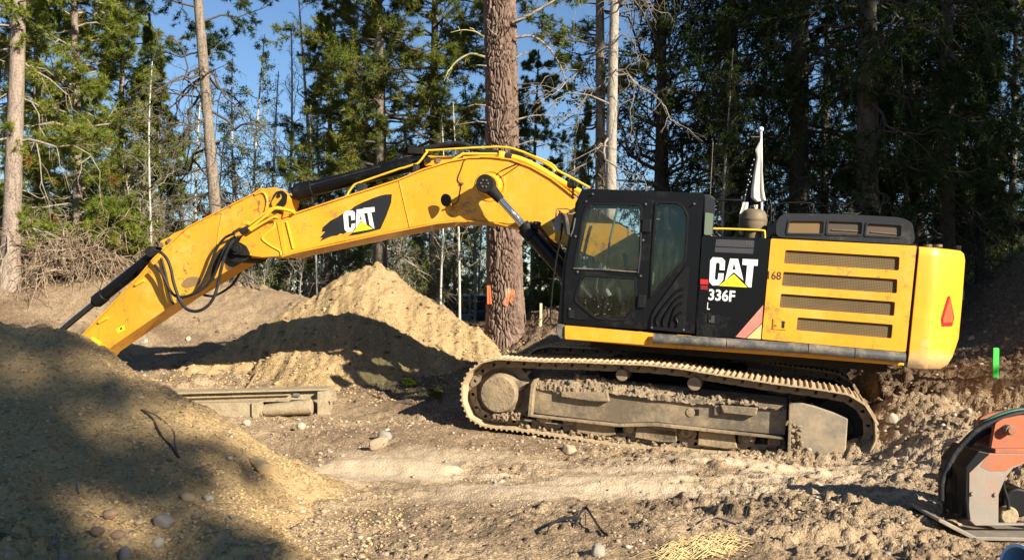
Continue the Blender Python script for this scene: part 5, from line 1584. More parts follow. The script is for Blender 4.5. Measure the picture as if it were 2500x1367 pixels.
def conifer(seed, h, r0, base, rad, nprim, mats, droop=.25, ang=75, sub=7, tw=5, tuft=4, nn=6, nl=.09, nw=.013, dead_below=0, spread=.8, up=.1, bend=.15, top_t=.96, lean=(0, 0), shape=.8, fol_from=.3, dense_scale=1.0, crown_name='crown', subdroop=.1, name='pine_tree', deadmat=None):
    """-> Empty root with trunk, branches, crown"""
    rg = np.random.RandomState(seed)
    root = bpy.data.objects.new(name, None); COL.objects.link(root)
    me, axis = trunk_mesh('trunk', h, r0, .03, rg, bend=bend, lean=lean)
    link('trunk', me, mats[0], root)
    ax = axis[None]
    t = base/h + (top_t-base/h)*((np.arange(nprim)+rg.rand(nprim))/nprim)**1.05
    pos, tan = along(np.repeat(ax, nprim, 0), ((t*h+.4)/(h+.4))[:, None])
    pos = pos[:, 0]
    az = rg.uniform(0, 2*np.pi, nprim)
    tt = (t-base/h)/(1-base/h)
    L = rad*np.clip((1-tt)**shape, .08, 1)*rg.uniform(.55, 1.15, nprim)*(.75+.25*np.clip(tt*6, 0, 1))
    el = np.radians(90-ang) + rg.normal(0, .14, nprim) + tt*.45
    d = np.stack([np.cos(az)*np.cos(el), np.sin(az)*np.cos(el), np.sin(el)], 1)
    K = 8
    s = np.linspace(0, 1, K)[None, :, None]
    P = pos[:, None] + d[:, None]*s*L[:, None, None]
    P[..., 2] += (-droop*(s[..., 0]**1.6) + (droop*.55)*(s[..., 0]**4))*L[:, None]
    P += np.cumsum(rg.normal(size=P.shape)*.035*L[:, None, None]*(s > 0), 1)
    woodV, woodF = [], []; off = 0
    def addw(P_, ra, rb, sides):
        nonlocal off
        n_, k_, _ = P_.shape
        Ls = np.linalg.norm(P_[:, 1:]-P_[:, :-1], axis=-1).sum(1)
        rr = (ra*np.clip(Ls, .15, 3)[:, None])*(1-np.linspace(0, 1, k_)[None])+rb
        V, f = batch_tubes(P_, rr, sides)
        woodV.append(V); woodF.append(f+off); off += len(V)
    addw(P, .013, .004, 5)
    S = sprout(P, sub, .22, 1.0, .42, 48, 5, subdroop, rg, flat=.65, up=up)
    addw(S, .009, .0025, 4)
    T = sprout(S, tw, .15, 1.0, .42, 45, 4, subdroop*.6, rg, flat=.3, up=up, lmin=.05)
    addw(T, .007, .002, 3)
    fol = np.concatenate([T, S[:, -4:]])
    tq = fol_from + (1-fol_from)*(np.arange(tuft)[None]+rg.rand(len(fol), tuft))/tuft
    tp, tt_ = along(fol, tq)
    tp = tp.reshape(-1, 3); tt_ = tt_.reshape(-1, 3)
    V, f, var = needles(tp, tt_, nn, nl, nw, rg, spread)
    cm = np_mesh(crown_name, V, f, False, {'var': var})
    if dead_below > 0:
        nd = dead_below
        zz = rg.uniform(.12*h*0+.8, max(base, 1.0), nd)
        pd, _ = along(np.repeat(ax, nd, 0), ((zz+.4)/(h+.4))[:, None]); pd = pd[:, 0]
        az = rg.uniform(0, 2*np.pi, nd); el = rg.normal(-.05, .3, nd)
        dd = np.stack([np.cos(az)*np.cos(el), np.sin(az)*np.cos(el), np.sin(el)], 1)
        Ld = rg.uniform(.4, 1.0, nd)*min(rad, 2.2)
        D = pd[:, None] + dd[:, None]*s*Ld[:, None, None]
        D[..., 2] -= .45*(s[..., 0]**2)*Ld[:, None]
        D += np.cumsum(rg.normal(size=D.shape)*.06*Ld[:, None, None]*(s > 0), 1)
        offs = off
        wV0, wF0 = len(woodV), len(woodF)
        addw(D, .012, .004, 5)
        D2 = sprout(D, 5, .2, 1, .5, 50, 5, .35, rg, flat=.2, jit=.35); addw(D2, .009, .003, 4)
        D3 = sprout(D2, 4, .2, 1, .5, 50, 4, .3, rg, flat=.1, jit=.35); addw(D3, .007, .002, 3)
        dv = np.concatenate(woodV[wV0:]); df = np.concatenate(woodF[wF0:]) - offs
        del woodV[wV0:]; del woodF[wF0:]
        link('dead_branches', np_mesh('dead_branches', dv, df, True), deadmat or B_TWIG, root)
    link('branches', np_mesh('branches', np.concatenate(woodV), np.concatenate(woodF), True), mats[1], root)
    link(crown_name, cm, mats[2], root)
    return root

def broadleaf(seed, h, r0, base, rad, nprim, mats, nleaf=5, lsize=.055, ang=50, sub=6, tw=5, bend=.2, lean=(0, 0), name='aspen_tree', bare=False, droop=.05, jit=.16, fork=None, lt=None):
    rg = np.random.RandomState(seed)
    root = bpy.data.objects.new(name, None); COL.objects.link(root)
    me, axis = trunk_mesh('trunk', h, r0, .018, rg, sides=12, bend=bend, lean=lean, flare=.2)
    link('trunk', me, mats[0], root)
    ax = axis[None]
    t = base/h + (.97-base/h)*((np.arange(nprim)+rg.rand(nprim))/nprim)
    pos, _ = along(np.repeat(ax, nprim, 0), ((t*h+.4)/(h+.4))[:, None]); pos = pos[:, 0]
    az = rg.uniform(0, 2*np.pi, nprim)
    tt = (t-base/h)/(1-base/h)
    L = rad*np.clip((1-tt)**.6, .15, 1)*rg.uniform(.6, 1.15, nprim)
    el = np.radians(90-ang)+rg.normal(0, .2, nprim)+tt*.3
    d = np.stack([np.cos(az)*np.cos(el), np.sin(az)*np.cos(el), np.sin(el)], 1)
    K = 8; s = np.linspace(0, 1, K)[None, :, None]
    P = pos[:, None] + d[:, None]*s*L[:, None, None]
    P += np.cumsum(rg.normal(size=P.shape)*.07*L[:, None, None]*(s > 0), 1)
    P[..., 2] -= droop*(s[..., 0]**2)*L[:, None]
    wV, wF = [], []; off = 0
    def addw(P_, ra, rb, sides):
        nonlocal off
        Ls = np.linalg.norm(P_[:, 1:]-P_[:, :-1], axis=-1).sum(1)
        rr = (ra*np.clip(Ls, .15, 3)[:, None])*(1-np.linspace(0, 1, P_.shape[1])[None])+rb
        V, f = batch_tubes(P_, rr, sides); wV.append(V); wF.append(f+off); off += len(V)
    addw(P, .013, .004, 5)
    S = sprout(P, sub, .15, 1.0, .5, 42, 5, droop, rg, jit=jit, up=.15); addw(S, .009, .0028, 4)
    T = sprout(S, tw, .15, 1.0, .45, 42, 4, droop, rg, jit=jit, up=.1, lmin=.05); addw(T, .007, .0022, 3)
    link('branches', np_mesh('branches', np.concatenate(wV), np.concatenate(wF), True), mats[1], root)
    if not bare:
        tq = .15 + .85*(np.arange(nleaf)[None]+rg.rand(len(T), nleaf))/nleaf
        tp, _ = along(T, tq); tp = tp.reshape(-1, 3)+rg.normal(size=(len(T)*nleaf, 3))*.045
        V, f, var = leaves(tp, lsize, rg)
        link('crown', np_mesh('crown', V, f, False, {'var': var}), mats[2], root)
    return root

def put(root, px, y, rotz=0.0, sc=1.0, tilt=(0, 0), sink=.1, x=None, label=None, cat='tree', group=None, name=None):
    xx = (px-1250)/F*y if x is None else x
    root.location = (xx, y, hz(xx, y) - sink)
    root.rotation_euler = (tilt[0], tilt[1], rotz)
    root.scale = (sc, sc, sc)
    tag(root, label, cat, group)
    return root
def again(src, *a, **k):
    c = copy_tree(src)
    for key in ('label', 'category', 'group'):
        if key in c: del c[key]
    if 'tiltdir' in k: k.pop('tiltdir')
    return put(c, *a, **k)

PM = (B_PINE, B_TWIG, L_PINE)
# templates double as the first tree of their kind ------------------------------------------------
pine_a = conifer(11, 12.5, .12, .6, 2.5, 88, (B_PINE, B_TWIG, L_PINE2), droop=.45, ang=78, sub=9, tw=6, tuft=4, nn=10, nl=.115, nw=.015, up=.12, shape=.40, fol_from=.1)
pine_b = conifer(12, 13.0, .15, 3.0, 2.7, 78, (B_PINE, B_TWIGD, L_PINE), droop=.35, ang=76, sub=9, tw=6, tuft=4, nn=10, nl=.115, nw=.015, dead_below=12, shape=.42, fol_from=.1)
pine_c = conifer(13, 15, .13, 4.8, 1.8, 44, (B_PINE, B_TWIGD, L_PINE), droop=.2, ang=72, sub=7, tw=5, tuft=4, nn=7, nl=.11, nw=.018, dead_below=22, shape=.45, deadmat=B_TWIGD)
fir_d = conifer(14, 19, .24, .6, 3.5, 110, (B_DARKL, B_TWIGD, L_DARK), droop=.55, ang=86, sub=9, tw=6, tuft=4, nn=6, nl=.11, nw=.024, subdroop=.5, up=-.1, shape=.55, name='fir_tree')
fir_e = conifer(15, 16, .19, 3.0, 3.0, 74, (B_DARKL, B_TWIGD, L_DARK), droop=.5, ang=84, sub=9, tw=6, tuft=4, nn=6, nl=.11, nw=.024, subdroop=.6, up=-.15, dead_below=22, shape=.55, name='fir_tree', deadmat=B_TWIGD)
young = conifer(16, 7.5, .07, .5, 1.25, 60, (B_PINE, B_TWIG, L_PINE2), droop=.15, ang=68, sub=7, tw=4, tuft=4, nn=7, nl=.10, nw=.016, shape=.8, name='young_pine')
asp_l = broadleaf(21, 9.0, .06, 1.6, 1.5, 34, (B_PALE, B_TWIG, L_ASP), nleaf=5, lsize=.06)
asp_b = broadleaf(22, 10.0, .075, 3.0, 1.5, 26, (B_PALE, B_PALE, L_ASP), bare=True, ang=42, name='bare_aspen', sub=7)
asp_s = broadleaf(23, 8.0, .05, 2.0, 1.3, 26, (B_PALE, B_TWIG, L_ASP), nleaf=2, lsize=.05, sub=6, name='aspen_tree')
dark_l = broadleaf(24, 12, .14, 2.5, 3.2, 34, (B_DARK, B_DARK, L_DLEAF), nleaf=5, lsize=.075, ang=58, name='broadleaf_tree', jit=.25)
shrub = broadleaf(25, 2.4, .02, .15, 1.1, 20, (B_TWIG, B_TWIG, L_ASP), nleaf=5, lsize=.055, ang=45, sub=6, tw=4, name='leafy_shrub')
scrub = broadleaf(26, 3.0, .02, .15, 1.2, 24, (B_TWIG, B_TWIG, L_ASP), bare=True, ang=45, sub=7, tw=5, name='bare_shrub', jit=.3)
tmpl_used = {}
def T(src, *a, **k):
    """first use moves the template itself"""
    if id(src) not in tmpl_used:
        tmpl_used[id(src)] = True
        return put(src, *a, **k)
    return again(src, *a, **k)

# ---- hero ponderosa ------------------------------------------------------------------------------
def hero_trunk():
    root = empty('ponderosa_pine')
    y0 = 17.5
    base = at(1236, 850, y0); zb = hz(base.x, y0)
    H_ = 10.5; K = 620; S_ = 260
    z = np.linspace(-.3, H_, K)
    th = np.arange(S_)/S_*2*np.pi
    # widths from the photograph: 78 px high up, 100 px at the foot
    def rad(zz): return 1.12*(.264 + .040*np.clip((4.5-zz)/4.5, 0, 1)) + .10*np.exp(-np.maximum(zz, 0)/.28) 
    cx = -.118*np.clip(z/6.0, 0, 2)
    TH, ZZ = np.meshgrid(th, z)
    R0 = rad(ZZ)
    # seamless bark cells: blend of two unwrapped sheets
    def plates(u, v):
        u = u + .075*fbm(u*5, v*3, 5, 4); v2 = v*.22 + .10*fbm(u*4, v*1.6, 9, 3)
        size = .044
        X_ = u/size; Y_ = v2/size
        ix = np.floor(X_); iy = np.floor(Y_)
        d1 = np.full(X_.shape, 9.); d2 = np.full(X_.shape, 9.); idv = np.zeros_like(X_)
        for dx in (-1, 0, 1):
            for dy in (-1, 0, 1):
                jx = ix+dx; jy = iy+dy
                d = (X_-(jx+_h(jx, jy, 3)))**2 + (Y_-(jy+_h(jx, jy, 8)))**2
                nw = d < d1
                d2 = np.where(nw, d1, np.minimum(d2, d)); idv = np.where(nw, _h(jx, jy, 77), idv); d1 = np.minimum(d1, d)
        e = np.sqrt(d2)-np.sqrt(d1)
        return np.clip(e/.28, 0, 1)**.7, idv
    u = TH*.31
    h1, i1 = plates(u, ZZ); h2, i2 = plates(u+20, ZZ)
    wgt = np.clip((TH-5.6)/.6, 0, 1)
    hh = h1*(1-wgt)+h2*wgt; iv = i1*(1-wgt)+i2*wgt
    disp = .060*hh + .018*iv*hh + .010*fbm(u*30, ZZ*22, 4, 4, .6) + .02*fbm(u*4, ZZ*.8, 14, 3)
    RR = R0 - .045 + disp
    V = np.stack([cx[:, None]+RR*np.cos(TH), RR*np.sin(TH), ZZ], -1).reshape(-1, 3)
    idx = np.arange(K*S_).reshape(K, S_); nx = np.roll(idx, -1, 1)
    f = np.stack([idx[:-1].ravel(), nx[:-1].ravel(), nx[1:].ravel(), idx[1:].ravel()], 1)
    m, nt, b = new_mat('ponderosa_bark')
    pid = attr(nt, 'plate'); dep = attr(nt, 'depth')
    co = coord(nt)
    c = mix(nt, pid, (.12, .075, .054), (.26, .175, .13))
    c = mix(nt, ramp(nt, noise(nt, co, 22, 5, .7), .4, .7, 0, .6), c, (.20, .145, .115))
    c = mix(nt, ramp(nt, dep, .45, .0, 0, .85), c, (.045, .028, .02))
    # old orange marking paint sprayed on the bark
    def spot(px, py, rx, rz):
        p = at(px, py, 17.14) - Vector((base.x, y0, zb))
        geo = nt.nodes.new('ShaderNodeVectorMath'); geo.operation = 'SUBTRACT'
        nt.links.new(co, geo.inputs[0]); geo.inputs[1].default_value = (p.x, -.36, p.z)
        sc = nt.nodes.new('ShaderNodeVectorMath'); sc.operation = 'MULTIPLY'
        nt.links.new(geo.outputs[0], sc.inputs[0]); sc.inputs[1].default_value = (1/rx, 3.0, 1/rz)
        ln = nt.nodes.new('ShaderNodeVectorMath'); ln.operation = 'LENGTH'
        nt.links.new(sc.outputs[0], ln.inputs[0])
        return mathn(nt, 'ADD', ln.outputs['Value'], mathn(nt, 'MULTIPLY', noise(nt, co, 14, 4, .7), -.8))
    for (px, py, rx, rz, col) in ((1241, 716, .05, .10, (.62, .42, .22)), (1246, 726, .07, .09, (.72, .16, .05)), (1236, 738, .05, .08, (.68, .2, .08)), (1252, 712, .04, .05, (.7, .22, .1))):
        c = mix(nt, ramp(nt, spot(px, py, rx, rz), .75, .45, 0, .55), c, col)
    nt.links.new(c, b.inputs['Base Color']); b.inputs['Roughness'].default_value = .95; b.inputs['Specular IOR Level'].default_value = .1
    bump(nt, b, noise(nt, coord(nt, 'Object', (1, 1, .5)), 60, 5, .7), .5, .008)
    link('trunk', np_mesh('trunk', V, f, True, {'plate': iv.ravel(), 'depth': hh.ravel()}), m, root)
    root.location = (base.x, y0, zb)
    # dead mossy limbs from pixel polylines
    def limb(nm, pts, r, mat, twigs=0, seed=1):
        rg = np.random.RandomState(seed)
        P3 = [at(p[0], p[1], y0-.25 if len(p) < 3 else p[2]) - Vector(root.location) for p in pts]
        sp_ = smooth_path(P3, 5)
        arr = np.array([p[:] for p in sp_])[None]
        n_ = arr.shape[1]
        V1, f1 = batch_tubes(arr, (r*(1-.75*np.linspace(0, 1, n_)))[None], 7)
        Vs = [V1]; Fs = [f1]; o_ = len(V1)
        if twigs:
            S1 = sprout(arr, twigs, .25, 1, .3, 55, 5, .2, rg, jit=.4)
            V2, f2 = batch_tubes(S1, np.linspace(.010, .004, 5)[None].repeat(len(S1), 0), 4); Vs.append(V2); Fs.append(f2+o_); o_ += len(V2)
            S2 = sprout(S1, 4, .2, 1, .45, 55, 4, .2, rg, jit=.4)
            V3_, f3 = batch_tubes(S2, np.linspace(.006, .003, 4)[None].repeat(len(S2), 0), 3); Vs.append(V3_); Fs.append(f3+o_)
        link(nm, np_mesh(nm, np.concatenate(Vs), np.concatenate(Fs), True), mat, root)
    limb('dead_branch', [(1182, 92), (1160, 78), (1130, 74), (1100, 80)], .022, B_MOSS, 3, 1)
    limb('dead_branch', [(1184, 140), (1150, 132), (1118, 148), (1098, 170), (1084, 198)], .024, B_MOSS, 5, 2)
    limb('dead_branch', [(1188, 162), (1170, 160), (1162, 160)], .02, B_TWIG)
    limb('dead_branch', [(1186, 258), (1160, 256), (1142, 260)], .018, B_TWIG, 2)
    limb('dead_branch', [(1188, 300), (1165, 298), (1120, 304)], .016, B_TWIG, 2)
    limb('dead_branch', [(1252, 58), (1290, 38), (1340, 10), (1400, -30)], .045, B_TWIG, 9, 4)
    limb('dead_branch', [(1258, 92), (1300, 90), (1340, 118), (1372, 170), (1385, 220)], .03, B_TWIG, 8, 5)
    limb('dead_branch', [(1252, 148), (1275, 132), (1296, 128)], .026, B_TWIG, 1)
    limb('dead_branch', [(1262, 208), (1300, 204), (1345, 202)], .02, B_TWIGD, 4, 6)
    limb('dead_branch', [(1264, 292), (1310, 282), (1372, 286)], .02, B_TWIG, 5, 7)
    limb('dead_branch', [(1264, 355), (1300, 345), (1340, 356)], .018, B_TWIG, 4, 8)
    # branch scars and stubs on the near face
    for (px, py, q) in ((1206, 62, 1), (1214, 88, -1), (1200, 300, 1), (1222, 270, 1), (1208, 150, 1)):
        limb('branch_stub', [(px, py, y0-.31), (px+14*q, py-10, y0-.39), (px+24*q, py-24, y0-.41)], .014, B_TWIG)
    tag(root, 'massive straight ponderosa pine with plated bark and orange paint marks behind the boom', 'tree')
    # strips of orange flagging tape on the trunk
    tp = empty('marking_tape', at(1186, 700, 17.12), 'orange marking tape hanging on the big pine trunk', 'tape')
    o3 = Vector(tp.location)
    mbt = MB()
    for (xa, xb, dx) in ((1189, 1193, 2), (1194, 1197, 4)):
        q = [at(xa, 697, 17.09)-o3, at(xb, 697, 17.09)-o3, at(xb+dx, 742, 17.07)-o3, at(xa+dx-1, 742, 17.07)-o3]
        mbt.add(q, [(0, 1, 2, 3)])
    to = mbt.build('ribbon', mat_basic('orange_tape', (.85, .16, .05), .5), tp)
    md = to.modifiers.new('thickness', 'SOLIDIFY'); md.thickness = .004
hero_trunk()

# ---- trees one can tell apart ------------------------------------------------------------------
edge_t = conifer(35, 14, .175, 5.0, 2.4, 46, (B_PINEL, B_TWIG, L_PINE2), droop=.35, ang=74, sub=8, tw=5, tuft=4, nn=7, nl=.11, nw=.018, dead_below=12, bend=.04, lean=(.55, 0), shape=.4)
put(edge_t, 22, 19.6, 0, 1.13, label='pale barked pine trunk at the left edge with dead snags')
T(pine_a, 190, 21.6, 1.1, 1.0, label='bushy yellow green pine beside the left edge trunk')
T(pine_a, 95, 23.5, 2.6, 1.05, label='yellow green pine behind the left edge trunk')
T(pine_a, 290, 23.5, 4.1, .85, label='yellow green pine just right of the bushy one, farther back')
T(young, 395, 23.5, .4, 1.05, label='slim yellow green young pine left of the leaning trunk', group=None)
T(young, 345, 22.8, 2.0, .78, label='short young pine right of the bushy yellow green pine')
lean_t = conifer(31, 15, .125, 4.6, 1.9, 44, (B_PINE, B_TWIGD, L_DARK), droop=.3, ang=76, sub=7, tw=5, tuft=4, nn=7, nl=.10, nw=.017, dead_below=34, shape=.35, bend=.06, lean=(-1.2, 0), deadmat=B_TWIGD)
put(lean_t, 541, 21.3, 0, 1.15, label='leaning slender pine with dark tufts behind the stick')
T(pine_b, 930, 21.5, .7, 1.02, label='dense dark pine left of the massive ponderosa')
T(pine_b, 1060, 23.0, 2.9, 1.0, label='dense pine just left of the massive ponderosa trunk')
T(pine_b, 800, 24.5, 4.4, .72, label='smaller dense pine above the arm cylinder')
T(pine_a, 1300, 24.0, 3.3, .62, label='low bushy pine right of the massive ponderosa')
T(young, 1410, 22.5, 3.0, .80, label='young pine between the ponderosa and the pale thin trunk')
pale_t = conifer(32, 15, .115, 7.5, 1.6, 16, (B_GREY, B_TWIG, L_PINE), droop=.3, dead_below=20, bend=.05, lean=(.25, 0), nn=6, nl=.1, nw=.014)
put(pale_t, 1484, 16.6, 0, 1.0, label='thin pale straight trunk with mossy dead twigs rising behind the cab')
T(pine_c, 1466, 19.3, 2.2, 1.0, label='dark twiggy pine right behind the thin pale trunk')
d1 = T(dark_l, 1606, 19.5, .5, 1.05, label='dark forked broadleaf tree against the sky above the cab')
d2 = again(dark_l, 1625, 19.7, 2.4, 1.0, label='second stem of the dark broadleaf pair above the cab')
T(fir_d, 1790, 21.5, .3, .95, label='dark drooping fir directly behind the flag')
T(fir_d, 1950, 19.6, 2.2, 1.0, label='dark drooping fir above the engine hood')
big_dark = conifer(33, 17, .24, 3.2, 2.9, 60, (B_DARKL, B_TWIGD, L_DARK), droop=.5, ang=84, sub=8, tw=5, tuft=4, nn=6, nl=.1, nw=.024, subdroop=.5, up=-.1, dead_below=18, shape=.4, bend=.05, name='fir_tree', deadmat=B_TWIGD)
put(big_dark, 2118, 17.6, 0, 1.0, label='thick dark trunked fir behind the right end of the engine hood')
T(fir_e, 2312, 18.6, 1.2, .9, label='dark fir with a pale lower trunk behind the counterweight')
T(fir_e, 2225, 23.5, 4.0, .85, label='dark fir between the two trunks at the right')
T(fir_e, 2392, 21.0, 3.5, .60, label='dark fir over the shaded mound at the right edge')
T(pine_a, 2470, 25.5, 3.6, 1.0, label='sunlit pine at the right edge against the sky')
again(dark_l, 1775, 18.6, 4.2, .62, label='dark leafy tree in front of the firs behind the flag')
again(dark_l, 1850, 18.9, 5.2, .55, label='smaller dark leafy tree right behind the flag pole')
T(asp_l, 1760, 18.3, 1.3, .62, label='leafy aspen in front of the dark firs behind the flag')
T(asp_b, 762, 25.5, .2, .98, label='white bare aspen left of the dense dark pine')
T(asp_b, 700, 26.5, 1.7, .92, label='white bare aspen behind the stick head')
again(asp_b, 742, 27.5, 3.1, .85, label='slender white bare aspen in the middle of its clump')
again(asp_b, 668, 28.5, 4.1, .88, label='leftmost white bare aspen of its clump')
again(asp_b, 790, 28.0, 5.1, .8, label='rightmost white bare aspen of its clump')
T(asp_s, 370, 20.6, .2, .62, label='thin white sapling trunk above the bucket cylinder')
again(asp_s, 775, 21.5, 1.2, .60, label='white sapling stem just left of the tall sand pile')
again(asp_s, 1122, 19.2, 2.2, .60, label='thin white sapling beside the ponderosa under the boom')
again(asp_s, 1075, 20.4, 3.3, .58, label='thin crooked sapling under the boom arch')
again(asp_s, 1395, 19.0, 5.3, .55, label='thin leaning sapling between ponderosa and cab')
again(asp_l, 615, 22.5, 2.1, .75, label='leafy aspen behind the stick head')
again(asp_l, 480, 23.5, 3.1, .75, label='leafy aspen left of the leaning pine')
again(asp_l, 580, 25.5, 4.1, .9, label='tall leafy aspen behind the leaning pine')
again(asp_l, 1160, 24.5, 5.4, .8, label='leafy aspen just behind the ponderosa')
# far wood ------------------------------------------------------------------------------------------
rgx = np.random.RandomState(77)
GF = 'trees of the far wood'
def far(src, px, y, s, lab):
    again(src, px, y, rgx.uniform(0, 6.28), s, label=lab, group=GF)
for k in range(30):
    y = rgx.uniform(29, 48); px = rgx.uniform(-150, 1450)
    src, lab, s = [(asp_l, 'leafy aspen in the far wood behind the machine', .8), (young, 'young pine in the far wood behind the machine', .85), (asp_s, 'thin aspen in the far wood behind the machine', .95), (asp_b, 'bare white aspen in the far wood behind the machine', .75)][k % 4]
    far(src, px, y, s*rgx.uniform(.8, 1.1), lab)
for k in range(8):
    y = rgx.uniform(30, 44); px = [-60, 60, 180, 290, 880, 1010, 1110, 1350][k]
    far(pine_a if k % 2 else pine_b, px, y, rgx.uniform(.5, .75), 'dense pine in the far wood behind the machine')
for k in range(6):
    y = rgx.uniform(27, 42); px = 1800 + 110*k + rgx.uniform(-25, 25)
    far([fir_d, fir_e][k % 2], px, y, rgx.uniform(.75, 1.0), 'dark fir in the far wood behind the hood')
for k in range(8):
    far(asp_l, rgx.uniform(2250, 2620), rgx.uniform(25, 40), rgx.uniform(.6, .9), 'leafy aspen in the far wood at the right')
# shrubs at the forest edge
GS = 'shrubs along the forest edge'
for k in range(46):
    px = -40 + k*34 + rgx.uniform(-14, 14)
    if 1085 < px < 1420: continue
    src = [shrub, scrub][k % 2]
    lab = ['leafy green shrub at the forest edge', 'bare twiggy shrub at the forest edge'][k % 2]
    y = rgx.uniform(21.6, 25.0)
    T(src, px, y, rgx.uniform(0, 6.28), rgx.uniform(.7, 1.15), label=lab, cat='shrub', group=GS)
for k in range(40):
    px = rgx.uniform(-100, 1650)
    src, lab = [(shrub, 'leafy green shrub at the forest edge'), (scrub, 'bare twiggy shrub at the forest edge')][k % 2]
    again(src, px, rgx.uniform(24.5, 34) if not 1060 < px < 1430 else rgx.uniform(30, 36), rgx.uniform(0, 6.28), rgx.uniform(.9, 1.5), label=lab, cat='shrub', group=GS)
for k in range(14):
    again(shrub, rgx.uniform(2300, 2560), rgx.uniform(21, 30), rgx.uniform(0, 6.28), rgx.uniform(.8, 1.3), label='leafy green shrub at the forest edge', cat='shrub', group=GS)
# trees standing right of and behind the camera; they shade the right wood and the near pile
GO = 'tall firs outside the picture'
def shade(src, x, y, s, lab):
    again(src, 0, y, rgx.uniform(0, 6.28), s, x=x, label=lab, group=GO)
for (x, y, s) in ((18.0, 12.5, 1.25), (20.5, 7.0, 1.3), (23, 11, 1.4), (17.5, 5.0, 1.15), (26, 6, 1.5), (22, 3.5, 1.3), (27, 12, 1.5)):
    shade(fir_d, x, y, s, 'tall dark fir right of the digging site')

tall_fir = conifer(51, 30, .4, 3, 4.3, 130, (B_DARKL, B_TWIGD, L_DARK), droop=.4, ang=84, sub=8, tw=4, tuft=3, nn=4, nl=.32, nw=.12, shape=.4, name='fir_tree')
for k_, (u, w, s_) in enumerate(((-.1, -28, 1.0), (1.25, -29, .85), (1.0, -32, .95), (1.45, -34.5, .95), (1.2, -27, .78), (-1.7, -28, 1.05), (-4.6, -29, 1.05), (-3.0, -26, 1.0), (-6.5, -28, 1.05), (-.9, -33, 1.15), (-4.0, -32, 1.1), (-1.6, -30, 1.1), (-.6, -37, 1.2), (-9, -30, 1.1))):
    u -= .5
    x = (u-w)/math.sqrt(2); y = (u+w)/math.sqrt(2)
    if k_ == 0: put(tall_fir, 0, y, 0, s_, x=x, label='tall dark fir behind the photographer on the right', group=GO)
    else: shade(tall_fir, x, y, s_, 'tall dark fir behind the photographer on the right')

print('TMARK p4 %.1f' % (time.time()-T_START))
# ================================================================== SMALLER THINGS
bpy.context.view_layer.update()
CAMV = Vector((0, 0, CAMZ))
def hit(px, py):
    d = Vector(((px-1250)/F, 1, (HZ-py)/F)).normalized()
    best = None
    for o in (ground, sand_pile, near_pile):
        ok, l, n, _ = o.ray_cast(CAMV, d)
        if ok and (best is None or (l-CAMV).length < (best-CAMV).length): best = l
    return best
def top(x, y):
    best = -9
    for o in (ground, sand_pile, near_pile):
        ok, l, n, _ = o.ray_cast(Vector((x, y, 6)), Vector((0, 0, -1)))
        if ok: best = max(best, l.z)
    return best

# ---- stones ---------------------------------------------------------------------------
def mat_stone(name, c):
    m, nt, b = new_mat(name)
    co = coord(nt)
    oi = nt.nodes.new('ShaderNodeObjectInfo').outputs['Random']
    cc = mix(nt, oi, c, tuple(v*.72 for v in c))
    cc = mix(nt, ramp(nt, noise(nt, co, 14, 6, .7), .35, .7, 0, .6), cc, tuple(min(1, v*1.3) for v in c))
    cc = mix(nt, ramp(nt, noise(nt, co, 5, 4, .6), .55, .65, 0, .5), cc, (.36, .25, .15))
    nt.links.new(cc, b.inputs['Base Color']); b.inputs['Roughness'].default_value = .85
    bump(nt, b, noise(nt, co, 40, 5, .7), .6, .01)
    return m
S_MATS = [mat_stone('tan_stone', (.42, .31, .19)), mat_stone('grey_stone', (.33, .29, .23)), mat_stone('brown_stone', (.30, .19, .11)), mat_stone('pale_stone', (.44, .38, .28)), mat_stone('sandy_stone', (.46, .32, .16))]
stone_me = {}
def stone_mesh(seed, mi, sub=3, ang=.25, facets=5):
    key = (seed, mi, sub)
    if key in stone_me: return stone_me[key]
    rg = np.random.RandomState(seed)
    bm = bmesh.new(); bmesh.ops.create_icosphere(bm, subdivisions=sub, radius=1)
    V = np.array([v.co[:] for v in bm.verts]); Fc = np.array([[v.index for v in f.verts] for f in bm.faces]); bm.free()
    for k in range(facets):
        n = nrm(rg.normal(size=3)); dd = rg.uniform(.55, .9) if facets < 7 else rg.uniform(.38, .72)
        t = V@n; V = V - np.outer(np.maximum(t-dd, 0)*(.85 if facets < 5 else 1.0), n)
    V = V*(1 + ang*.9*fbm(V[:, 0]*1.6+seed, V[:, 1]*1.6+V[:, 2]*1.3, seed, 3)[:, None])
    me = np_mesh('stone', V, Fc, facets < 5); me.materials.append(S_MATS[mi])
    stone_me[key] = me
    return me
rs_ = random.Random(12)
def stone(px, py, w, label, mi=0, hgt=.7, sub=3, group=None, seed=None, facets=5, name='stone', sink=.25, cat='stone'):
    p = hit(px, py)
    if p is None: return
    r = w/F*p.y/2 * (.82 if w > 24 and px < 620 else 1)
    o = bpy.data.objects.new(name, stone_mesh(rs_.randint(1, 12) if seed is None else seed, mi, sub, facets=facets)); COL.objects.link(o)
    o.scale = (r, r*rs_.uniform(.8, 1.1), r*hgt); o.rotation_euler = (rs_.uniform(-.3, .3), rs_.uniform(-.3, .3), rs_.uniform(0, 6.3))
    o.location = (p.x, p.y + r*.4, p.z + r*hgt*(1-sink)*.6)
    tag(o, label, cat, group)
    return o
stone(383, 1334, 38, 'round pale stone in the shade at the foot of the near pile', 3, 1.0, facets=0, seed=3)
stone(303, 1362, 46, 'round grey stone at the bottom edge left of centre', 1, 1.0, facets=1, seed=4)
stone(235, 1352, 26, 'small pale angular stone between the round stones', 3, .9, seed=5)
stone(152, 1366, 34, 'grey oval stone at the bottom edge near the left corner', 1, .9, facets=1, seed=6)
stone(18, 1362, 28, 'small pale stone in the bottom left corner', 3, .9, seed=7, facets=2)
stone(235, 1305, 44, 'brown angular rock in the gravel left of the round pale stone', 2, .7, seed=8)
